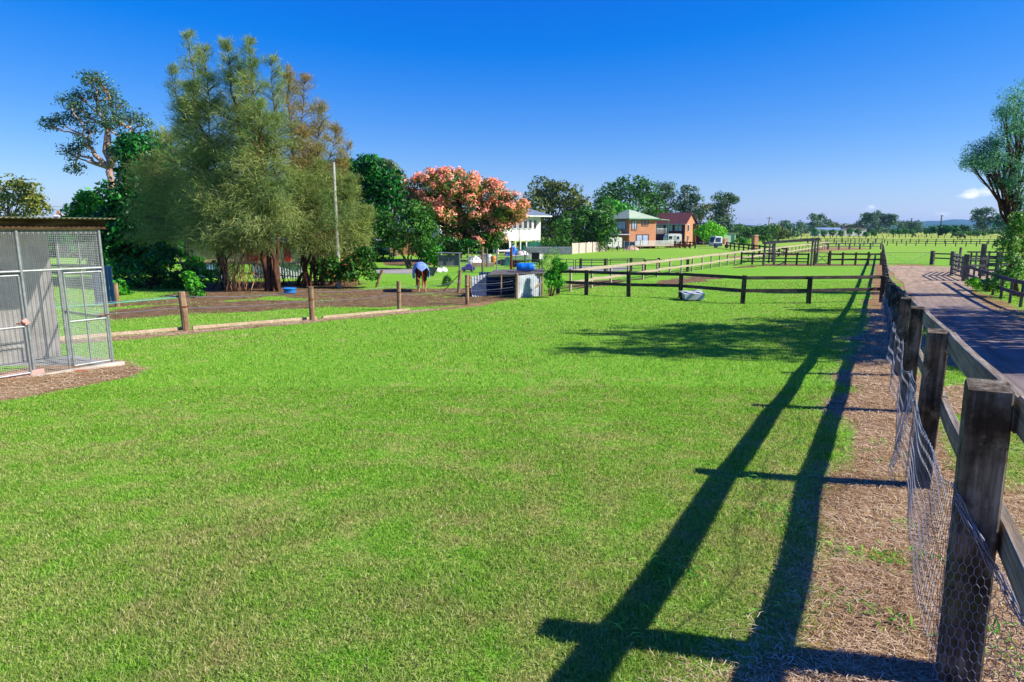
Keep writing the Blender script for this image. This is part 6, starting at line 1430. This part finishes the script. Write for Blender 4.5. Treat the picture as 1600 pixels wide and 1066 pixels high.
# ------------------------------------------------------------------ low shelter with a blue drum on top
sl = thing('low_shelter', at(790, 466), 'low dark fronted animal shelter of white corrugated sheets', 'animal shelter')
A0, A1, A2, A3 = at(737, 464), at(764, 455), at(812, 466), at(845, 462)
zt = G(33)
def sheet(p, q, h0, h1, mat, nm, lean=0):
    b = MB(); b.corrugated((p.x, p.y), (q.x, q.y), G(p.y), G(p.y) + h0, .15, .015, G(q.y), G(q.y) + h1); b.build(nm, M[mat], sl)
B0, B1 = A0 + Vector((0.3, 1.6, 0)), A3 + Vector((0, 1.7, 0))
sheet(A0, A0.lerp(A2, .30) + Vector((0, .5, 0)), 1.0, 1.12, 'white_sheet', 'side_sheet')
sheet(A2 + Vector((-.1, -.05, 0)), A3, 1.1, 1.14, 'white_sheet', 'front_sheet')
sheet(B0, B1, 1.12, 1.15, 'navy', 'back_sheet'); sheet(A3, B1, 1.12, 1.15, 'white_sheet', 'end_sheet')
b = MB(); r0_ = A0.lerp(A2, .34); b.slab([Vector((r0_.x, r0_.y - .2, zt + 1.14)), Vector((A3.x + .2, A3.y - .25, zt + 1.17)), Vector((B1.x + .2, B1.y, zt + 1.28)), Vector((B0.x + .8, B0.y, zt + 1.25))], .04); b.build('roof', M['grey_post'], sl)
b = MB(); b.bar(Vector((r0_.x, r0_.y - .1, zt + 1.05)), Vector((A3.x, A3.y - .12, zt + 1.08)), .05, .09); b.build('beam', M['pale_wood'], sl)
for q in (A0.lerp(A2, .62), A3 + Vector((.05, -.1, 0))): b = MB(); b.tube([q, q + up * 1.12], .045, 8); b.build('post', M['log'], sl)
b = MB(); b.tube([A3 + Vector((-.9, -.35, .02)), A3 + Vector((-.35, -.3, .42)), A3 + Vector((.1, -.2, .72))], [.06, .07, .05], 8); o = b.build('driftwood_branch', M['pale_wood'], origin=A3); tag(o, 'pale crooked branch leaning on the right end of the low shelter', 'branch')
b = MB(); 
for i in range(4): b.tube(sagline(at(735, 466) + up * (.25 + .24 * i), at(806, 470) + up * (.3 + .26 * i), .10 + .05 * (i % 2)), .008, 4)
o = b.build('slack_wires', M['wire_dark'], origin=at(735, 466)); tag(o, 'slack wires sagging across the dark mouth of the low shelter', 'wire')
dr = thing('blue_drum', Vector((W(821, 430, 32.6).x, 32.6, zt + 1.25)), 'blue plastic drum lying on its side on the shelter roof', 'drum')
q = dr.location; AX = Matrix.Rotation(math.pi / 2, 3, 'Y'); b = MB(); Lh = .46
b.lathe(q + Vector((0, 0, .2)), [(.12, -Lh), (.17, -Lh + .02), (.195, -Lh + .06), (.20, -.22), (.208, -.2), (.20, -.18), (.20, .18), (.208, .2), (.20, .22), (.195, Lh - .06), (.17, Lh - .02), (.12, Lh)], 18, AX); b.build('body', M['blue_plastic'], dr, smooth=True)
b = MB(); b.lathe(q + Vector((Lh, 0, .28)), [(.035, 0), (.035, .03)], 10, AX); b.build('bung', M['white'], dr)
tb = thing('blue_tub', at(453, 459), 'low round light blue plastic tub on the mud beside the brown trunk', 'tub')
q = at(453, 459); b = MB(); b.lathe(q, [(.26, .0), (.30, .12), (.33, .26), (.35, .27), (.35, .30), (.31, .30), (.28, .1), (.05, .05)], 20); b.build('bowl', M['blue_tub'], tb, smooth=True)
# grey trough by the cross fence
tr_ = thing('water_trough', at(1081, 468), 'small grey and white box trough on skids standing at the near cross fence', 'trough')
Fq = Matrix.Translation(at(1066, 469)) @ Matrix.Rotation(.06, 4, 'Z'); b = MB(Fq)
b.slab([(0, 0, .08), (.9, 0, .08), (.94, -.02, .36), (-.04, -.02, .36)], -.42); b.build('box', M['white_sheet'], tr_)
b = MB(Fq); b.box((.86, .0, .1), (.96, .42, .34)); b.build('end_cap', M['white'], tr_)
b = MB(Fq); b.box((-.06, -.04, .36), (.5, .44, .40)); b.box((.52, -.04, .35), (.98, .44, .39)); b.build('lid', M['white'], tr_)
b = MB(Fq); b.bar((.0, .1, .04), (.95, .1, .04), .06, .08); b.bar((.0, .34, .04), (.95, .34, .04), .06, .08); b.build('skid', M['black'], tr_)
b = MB(Fq); b.tube([(.45, .2, .4), (.8, .2, .46), (1.02, .18, .43)], .02, 6); b.build('pipe', M['white'], tr_)

# ------------------------------------------------------------------ yard goods under the flowering tree
def goods(name, label, cat, px_, Y, fn):
    q = gp(px_, Y); rt = thing(name, q, label, cat); fn(rt, Matrix.Translation(q)); return rt
def cage(rt, T):
    b = MB(T)
    for x in (0, 1.75): b.box((x, 0, 0), (x + .07, .07, 1.35)); b.box((x, 1.0, 0), (x + .07, 1.07, 1.35))
    b.box((.9, -.01, .3), (.94, .03, 1.28)); b.box((0, 0, .22), (1.8, .05, .27)); b.build('frame', M['grey_post'], rt)
    b = MB(T); b.box((.08, .08, .3), (1.74, .1, 1.2)); b.build('mesh_panel', M['shadecloth'], rt)
    b = MB(T); b.slab([(-.1, -.1, 1.4), (1.95, -.1, 1.36), (1.95, 1.2, 1.36), (-.1, 1.2, 1.4)], .04); b.build('roof', M['grey_roof'], rt)
goods('animal_cage', 'grey mesh animal cage on legs under the left side of the flowering tree', 'cage', 684, 54, cage)
def ptramp(rt, T):
    b = MB(T); b.slab([(-.5, 0, .75), (.75, .1, .62), (.4, .2, .05), (-.4, .3, .15)], .03); b.build('cloth', M['shadecloth'], rt)
    b = MB(T); b.tube([(.75, .08, .64), (.42, .16, .03), (.1, .2, .03)], .03, 6); b.build('frame', M['pale_wood'], rt)
goods('folded_shade_frame', 'tilted dark shade cloth on a pale frame just behind the grazing horse', 'shade frame', 668, 46, ptramp)
def sack(rt, T):
    b = MB(T @ Matrix.Rotation(.3, 4, 'Z')); prof = [(.0, 0), (.28, .0), (.34, .1), (.3, .24), (.2, .34), (.05, .36)]
    b.lathe((0, 0, 0), prof, 14); b.build('bag', M['pvc'], rt, smooth=True); b = MB(T); b.slab([(-.3, -.2, .25), (.0, -.25, .42), (.1, .2, .4), (-.3, .2, .3)], .04); b.build('flap', M['pvc'], rt)
def hull(L, Wd, h, mat, inner=None):
    def f(rt, T):
        b = MB(T); n = 9; rows_ = []
        for i in range(n):
            t = i / (n - 1); w_ = Wd * math.sin(math.pi * (.12 + .88 * min(1, (1 - t) * 1.25))) ** .5 * (.5 if t < .95 else .15) if t > 0 else Wd * .4
            w_ = Wd * .5 * (1 - t ** 2.6) ** .5 + .02; rise = .18 * t * t; rows_.append([(t * L, -w_, h + rise), (t * L, -w_ * .75, h * .35 + rise * .7), (t * L, 0, .02 + rise * .9), (t * L, w_ * .75, h * .35 + rise * .7), (t * L, w_, h + rise)])
        V = [p for r_ in rows_ for p in r_]; m = len(V); V += [(x, y * .94, z + .03) for x, y, z in V]
        fs = []
        for i in range(n - 1):
            for j in range(4):
                a = i * 5 + j; fs.append((a, a + 5, a + 6, a + 1)); fs.append((m + a, m + a + 1, m + a + 6, m + a + 5))
        fs += [(0, 1, 2, 3, 4), (m + 4, m + 3, m + 2, m + 1, m)]
        b.add(V, fs); b.build('hull', M[mat], rt)
        b = MB(T); b.box((L * .3, -Wd * .42, h * .8), (L * .38, Wd * .42, h * .86)); b.box((L * .65, -Wd * .36, h * .85), (L * .72, Wd * .36, h * .91)); b.build('thwart', M['tan'], rt)
    return f
goods('white_sack', 'crumpled white sack on the grass left of the cage', 'sack', 684, 50, sack)
goods('white_sack', 'second white bundle lying right beside the crumpled sack', 'sack', 693, 50.5, sack)
goods('small_boat', 'white dinghy hull lying beyond the mesh fence under the white house', 'boat', 797, 66, hull(3.4, 1.4, .65, 'white'))
goods('small_boat', 'small pale dinghy on the pile under the flowering tree', 'boat', 733, 66, hull(2.6, 1.2, .5, 'white_sheet'))
def drum(r, h, mat, ribs=True):
    def f(rt, T):
        b = MB(T); b.lathe((0, 0, 0), [(r * .9, 0), (r, .03), (r, h * .32), (r * 1.03, h * .34), (r, h * .36), (r, h * .66), (r * 1.03, h * .68), (r, h * .7), (r, h - .03), (r * .9, h)], 16); b.build('body', M[mat], rt, smooth=True)
        b = MB(T); b.lathe((r * .4, 0, h), [(.05, 0), (.05, .03)], 8); b.build('cap', M['white'], rt)
    return f
goods('orange_drum', 'orange yellow drum standing in the middle of the piled yard goods', 'drum', 771, 63, drum(.28, .75, 'orange'))
goods('white_drum', 'white drum left of the orange drum on the yard pile', 'drum', 764, 64, drum(.26, .85, 'white'))
goods('white_drum', 'squat white drum behind the purple toy car', 'drum', 736, 60, drum(.28, .5, 'pvc'))
goods('white_tank', 'rounded white tank right of the dinghy before the white house', 'tank', 815, 70, lambda rt, T: (lambda b: (b.lathe((0, 0, 0), [(.3, 0), (.75, .1), (.8, .5), (.65, .85), (.3, 1.02), (.05, 1.05)], 18), b.build('body', M['white'], rt, smooth=True)))(MB(T)) and (lambda b: (b.lathe((0, 0, 1.04), [(.15, 0), (.15, .07)], 12), b.build('lid', M['grey_roof'], rt)))(MB(T)))
def pallet_stack(rt, T):
    b = MB(T)
    for k_ in range(4):
        for j in range(5): b.box((0, j * .22, .12 + k_ * .3), (1.6, j * .22 + .12, .15 + k_ * .3))
        for x in (0, .75, 1.5): b.box((x, 0, k_ * .3), (x + .1, 1.0, .12 + k_ * .3 - .002))
    b.build('boards', M['tan'], rt)
    b = MB(T); b.slab([(.1, .1, 1.12), (1.5, .15, 1.1), (1.4, .8, 1.25), (.2, .8, 1.2)], .05); b.build('top_sheet', M['pvc'], rt)
goods('pallet_stack', 'pale stack of pallets with a white top left of the rusty post', 'pallets', 776, 66, pallet_stack)
goods('pallet_stack', 'low tan stack of boards on the grass under the flowering tree', 'pallets', 738, 58, lambda rt, T: (lambda b: ([b.box((0, y, z), (2.0, y + .18, z + .07)) for y in (0, .2, .4, .6) for z in (.02, .1, .18, .26)], b.build('boards', M['tan'], rt)))(MB(T)))
def toycar(rt, T):
    b = MB(T); prof = [(0, .12), (0, .34), (.28, .4), (.42, .6), (.72, .6), (.86, .4), (1.05, .36), (1.05, .12)]
    vs = [(x, y, z) for y in (0, .5) for x, z in prof]; n = len(prof); b.add(vs, [tuple(range(n)), tuple(range(2 * n - 1, n - 1, -1))] + [(i, i + n, (i + 1) % n + n, (i + 1) % n) for i in range(n)]); b.build('body', M['purple'], rt)
    for x in (.22, .82):
        b = MB(T); wheel(b, (x, -.02, .13), .13, .08, 'y'); b.build('wheel', M['black'], rt)
goods('toy_car', 'purple plastic ride-on toy right of the animal cage', 'toy', 721, 51, toycar)
def tyres(rt, T):
    for k_ in range(3): b = MB(T); b.lathe((0, .02 * k_, .1 + .2 * k_), [(.2, -.08), (.33, -.09), (.36, 0), (.33, .09), (.2, .08), (.18, 0), (.2, -.08)], 16); b.build('tyre', M['black'], rt)
goods('tyre_stack', 'stack of black tyres behind the leftmost metal yard gate', 'tyres', 806, 58, tyres)
def chair(rt, T):
    b = MB(T); b.box((0, 0, .42), (.5, .5, .47)); b.build('seat', M['black'], rt); b = MB(T); b.box((0, .46, .47), (.5, .5, 1.0)); b.build('backrest', M['black'], rt)
    for (x, y) in ((0, 0), (.46, 0), (0, .46), (.46, .46)): b = MB(T); b.box((x, y, 0), (x + .04, y + .04, .42)); b.build('leg', M['black'], rt)
goods('black_crate_chair', 'black slatted chair behind the gate right of the blue drum', 'chair', 831, 55, lambda rt, T: chair(rt, T @ Matrix.Scale(1.35, 4)))
def hoop(rt, T):
    b = MB(T); b.tube([(0, 0, 0), (0, 0, .7), (.15, 0, 1.15), (.45, 0, 1.3), (.75, 0, 1.15), (.9, 0, .7), (.9, 0, 0)], .05, 7); b.tube([(0, .5, 0), (0, .5, .7), (.15, .5, 1.15), (.45, .5, 1.3), (.75, .5, 1.15), (.9, .5, .7), (.9, .5, 0)], .05, 7); b.build('hoops', M['shadecloth'], rt)
    b = MB(T)
    for x, z in ((0, .7), (.45, 1.3), (.9, .7)): b.tube([(x, 0, z), (x, .5, z)], .04, 6)
    b.build('ties', M['shadecloth'], rt)
goods('garden_hoop', 'grey arched garden hoop left of the black chair', 'garden hoop', 821, 62, hoop)
goods('garden_hoop', 'grey arched garden hoop farther left beside the white tank', 'garden hoop', 806, 64, hoop)
def tarp(mat, w_, h):
    def f(rt, T):
        V = []; n = 9
        for i in range(n):
            for j in range(n):
                x, y = i / (n - 1) - .5, j / (n - 1) - .5; r = math.hypot(x, y) * 2; V.append((x * w_, y * w_ * .7, max(.01, h * (1 - r ** 1.7) + .1 * math.sin(i * 2.1 + j * 1.3) * h)))
        Fs = [(i * n + j, (i + 1) * n + j, (i + 1) * n + j + 1, i * n + j + 1) for i in range(n - 1) for j in range(n - 1)]
        b = MB(T); b.add(V, Fs); b.build('sheet', M[mat], rt); b = MB(T); b.bar((-w_ * .3, 0, .12), (w_ * .3, .1, h * .9), .12, .12); b.build('load', M['tan'], rt)
    return f
goods('blue_tarp_pile', 'bright blue covered pile under the floor of the white house', 'tarp', 801, 82, tarp('blue_plastic', 2.2, 1.2))
goods('green_net_pile', 'green netted heap left of the rusty post', 'net heap', 793, 60, tarp('green_cloth', 1.3, .8))
goods('black_sheet_pile', 'black sheeted heap behind the orange drum', 'tarp', 784, 62, tarp('black', 1.5, .5))
goods('white_sheet_pile', 'white sheeted heap at the left end of the yard pile', 'tarp', 743, 63, tarp('pvc', 1.8, .75))
goods('grey_sheet_pile', 'grey sheeted heap in the shade under the flowering tree trunk', 'tarp', 756, 66, tarp('shadecloth', 2.2, .9))
goods('orange_heap', 'orange sheeted heap on the grass before the railed deck', 'tarp', 987, 104, tarp('tan', 2.6, .75))
goods('blue_trailer', 'dark blue box trailer beside the railed deck steps', 'trailer', 978, 108, lambda rt, T: (lambda b: (b.box((0, 0, .35), (1.5, 1.6, 1.2)), b.build('box', M['navy'], rt)))(MB(T)) and (lambda b: (wheel(b, (.75, -.02, .3), .3, .18, 'y'), b.build('wheel', M['black'], rt)))(MB(T)))
for i, (px_, Y) in enumerate(((1044, 118), (1050, 117), (1060, 118), (1070, 117))):
    goods('farm_machine', ['red wheeled hay rake, leftmost of four machines by the caravan', 'rusty disc plough second from the left by the caravan', 'red seeder third from the left by the caravan', 'dark harrow, rightmost of the machines by the caravan'][i], 'farm machine', px_, Y,
          lambda rt, T, i=i: (lambda b: (b.tube([(0, 0, .5), (.9, 0, .6)], .06, 6), b.tube([(.45, 0, .55), (.45, 0, 1.15), (.2, 0, 1.3)], .05, 6), b.build('frame', M[('red', 'rust', 'red', 'dark_steel')[i]], rt)))(MB(T)) and (lambda b: (wheel(b, (.1, 0, .42), .42, .1, 'y'), wheel(b, (.85, 0, .36), .36, .1, 'y'), b.build('wheel', M['rust'], rt)))(MB(T)))

# ------------------------------------------------------------------ horses
def horse(label, loc, yaw, scale, coat, rug=None, graze=True, name='horse'):
    rt = bpy.data.objects.new(name, None); sc.collection.objects.link(rt); rt.location = loc; rt.rotation_euler = (0, 0, yaw); rt.scale = (scale,) * 3; tag(rt, label, 'horse')
    # skeleton: forward is +y. joint: (pos, radius)
    J = {'pel': ((0, -.55, 1.27), .27), 'croup': ((0, -.74, 1.24), .22), 'loin': ((0, -.22, 1.25), .28), 'rib': ((0, .15, 1.18), .31), 'with': ((0, .48, 1.22), .27), 'chest': ((0, .66, 1.08), .21),
         'n1': ((0, .88, 1.02), .16), 'n2': ((-.06, 1.12, .72), .12), 'poll': ((-.12, 1.24, .46), .10), 'cheek': ((-.13, 1.25, .33), .105), 'muz': ((-.12, 1.17, .12), .06), 'lip': ((-.12, 1.15, .05), .05),
         'dock': ((0, -.92, 1.2), .05), 't1': ((.02, -.97, .95), .04), 't2': ((.03, -.96, .6), .035), 't3': ((0, -.97, .35), .02)}
    E = [('pel', 'croup'), ('pel', 'loin'), ('loin', 'rib'), ('rib', 'with'), ('with', 'chest'), ('chest', 'n1'), ('n1', 'n2'), ('n2', 'poll'), ('poll', 'cheek'), ('cheek', 'muz'), ('muz', 'lip'), ('croup', 'dock'), ('dock', 't1'), ('t1', 't2'), ('t2', 't3')]
    for s, n_, fy in ((-1, 'L', -.04), (1, 'R', .06)):
        J.update({'hip' + n_: ((s * .16, -.66, 1.05), .19), 'stf' + n_: ((s * .19, -.55 + fy, .82), .13), 'hock' + n_: ((s * .18, -.86 + fy, .52), .062), 'fet' + n_: ((s * .18, -.80 + fy, .14), .045), 'hoof' + n_: ((s * .18, -.74 + fy, .03), .06),
                  'sho' + n_: ((s * .15, .52, .95), .15), 'elb' + n_: ((s * .16, .46 + fy, .76), .09), 'kne' + n_: ((s * .16, .52 + fy, .46), .06), 'ff' + n_: ((s * .16, .50 + fy, .13), .043), 'fh' + n_: ((s * .16, .55 + fy, .03), .058)})
        E += [('pel', 'hip' + n_), ('hip' + n_, 'stf' + n_), ('stf' + n_, 'hock' + n_), ('hock' + n_, 'fet' + n_), ('fet' + n_, 'hoof' + n_), ('with', 'sho' + n_), ('sho' + n_, 'elb' + n_), ('elb' + n_, 'kne' + n_), ('kne' + n_, 'ff' + n_), ('ff' + n_, 'fh' + n_)]
    ks = list(J); me = bpy.data.meshes.new('body'); me.from_pydata([J[k_][0] for k_ in ks], [(ks.index(a), ks.index(c)) for a, c in E], [])
    o = bpy.data.objects.new('body', me); sc.collection.objects.link(o); o.parent = rt; me.materials.append(coat)
    sk = o.modifiers.new('skin', 'SKIN'); sk.use_smooth_shade = True
    for i, k_ in enumerate(ks): me.skin_vertices[0].data[i].radius = (J[k_][1],) * 2; me.skin_vertices[0].data[i].use_root = (k_ == 'pel')
    ss = o.modifiers.new('sub', 'SUBSURF'); ss.levels = 2; ss.render_levels = 2
    for s in (-1, 1):
        b = MB(); b.tube([(-.12 + s * .05, 1.27, .5), (-.12 + s * .08, 1.33, .56), (-.12 + s * .085, 1.37, .60)], [.035, .03, .004], 6); e = b.build('ear', coat, None); e.parent = rt
    b = MB(); b.tube([(0, .55, 1.42), (0, .86, 1.2), (-.06, 1.18, .86), (-.12, 1.34, .55)], [.03, .035, .035, .02], 6); e = b.build('mane', M['bark_dark'], None); e.parent = rt
    if rug:
        V = []; n = 22; m = 12
        for j in range(m + 1):
            y = -.98 + 1.72 * j / m; k_ = 1 - .10 * ((j / m - .5) * 2) ** 4; top = 1.56 + .03 * math.cos(j * .9) - (.14 if j == 0 else 0) - (.10 if j == m else 0)
            for i in range(n + 1):
                a = math.pi * i / n; wd_ = .40 * k_; cx_ = math.cos(a); sz = math.sin(a); drop = 0.74 + .03 * math.sin(i * 2.3 + j)
                zz = drop + (top - drop) * (sz ** .42 if sz > 0 else 0); V.append((cx_ * wd_ * (1 + .05 * math.sin(j * 1.7 + i * .8)) * (1.0 if sz > .3 else 1.06), y, zz))
        Fs = [(j * (n + 1) + i, j * (n + 1) + i + 1, (j + 1) * (n + 1) + i + 1, (j + 1) * (n + 1) + i) for j in range(m) for i in range(n)]
        tail = list(range(n // 4, n - n // 4 + 1)); c0 = len(V); V.append((0, -1.03, 1.12)); Fs += [(tail[i + 1], tail[i], c0) for i in range(len(tail) - 1)]
        b = MB(); b.add(V, Fs); e = b.build('rug', rug, None, smooth=True); e.parent = rt
        b = MB(); b.tube([(-.30, .2, .78), (0, .2, .70), (.30, .2, .78)], .02, 5); e = b.build('girth_strap', M['black'], None); e.parent = rt
    return rt
k = NM('chestnut coat', .6, .3); p = k.pos(obj=True); sx = k.n('ShaderNodeSeparateXYZ'); k.l(p, sx.inputs[0])
k.color(k.ramp(sx.outputs[2], [(.0, '#2c1c12'), (.06, '#d2ae84'), (.30, '#c08a58'), (.5, '#86481f'), (.9, '#6e3616')])); M['coat'] = k.m
k = NM('blue horse rug', .8, .2); p = k.pos(obj=True); k.color(k.ramp(k.noise(p, 1.6, 3), [(.35, '#3a6cc4'), (.5, '#7a9ad4'), (.7, '#a49cc4')])); M['rug'] = k.m
hq = at(655, 457); horse('chestnut horse in a faded blue rug grazing with its rump towards the viewer', (hq.x, hq.y + .75, G(hq.y)), .20, 1.0, M['coat'], M['rug'])
hq = gp(1503, 196); horse('black horse grazing side on in the far pasture beyond the paddock fences', (hq.x, hq.y, hq.z), 1.5, 1.1, M['black'])
hq = gp(1428, 250); horse('tiny brown horse standing far off behind the second paddock fence left of centre track', (hq.x, hq.y, hq.z), .4, .85, M['coat'])
hq = gp(1491, 255); horse('tiny reddish horse far off behind the second paddock fence, right of the first brown one', (hq.x, hq.y, hq.z), 1.2, .8, M['coat'])

# background greenery closing the gaps on the left
rngb = random.Random(9)
def band(label, x0, x1, Y, py, ry, step, mat, name='background_trees', size=.7, rc=1.3):
    bl = []; x = x0
    while x < x1: bl.append((x, py + rngb.uniform(-4, 4), step * 1.1, ry * rngb.uniform(.7, 1.2))); x += step * rngb.uniform(.7, 1.1)
    C, O = clumps_of(blobs_px(bl, Y, spread=.5), 16, 2, (.5, 1.0)); P, D = crown_pts(C, O, 30, rc, .7); keep = P[:, 2] > FLAT; fo = leaves(name, P[keep], D[keep], size, .6, M[mat], None); tag(fo, label, 'woodland', kind='stuff')
band('dark hedge mass behind the chook pen and she-oaks', -60, 560, 78, 385, 22, 22, 'lf_dark', 'background_hedge')
band('olive hedge mass between the white house and the brick house', 850, 960, 118, 380, 10, 14, 'lf_green', 'background_hedge', .5, .9)
band('green wood beyond the houses', 560, 1240, 215, 364, 9, 12, 'lf_far', 'background_wood', .9, 1.8)
band('shadowed greenery under the flowering tree', 575, 790, 96, 385, 12, 14, 'lf_dark', 'background_hedge', .5, 1.0)

# ------------------------------------------------------------------ the air
hz = MB(); hz.box((-5600, -140, FLAT - 3.2), (5600, 6500, 95)); hm = bpy.data.materials.new('haze'); hm.use_nodes = True
ht = hm.node_tree; ht.nodes.clear(); ho = ht.nodes.new('ShaderNodeOutputMaterial'); hv = ht.nodes.new('ShaderNodeVolumePrincipled')
hv.inputs['Color'].default_value = (.34, .62, 1.0, 1); hv.inputs['Density'].default_value = .00009; hv.inputs['Anisotropy'].default_value = .2
ht.links.new(hv.outputs[0], ho.inputs['Volume']); tag(hz.build('haze', hm), 'faint blue haze filling the air over the pasture', 'haze', kind='stuff')
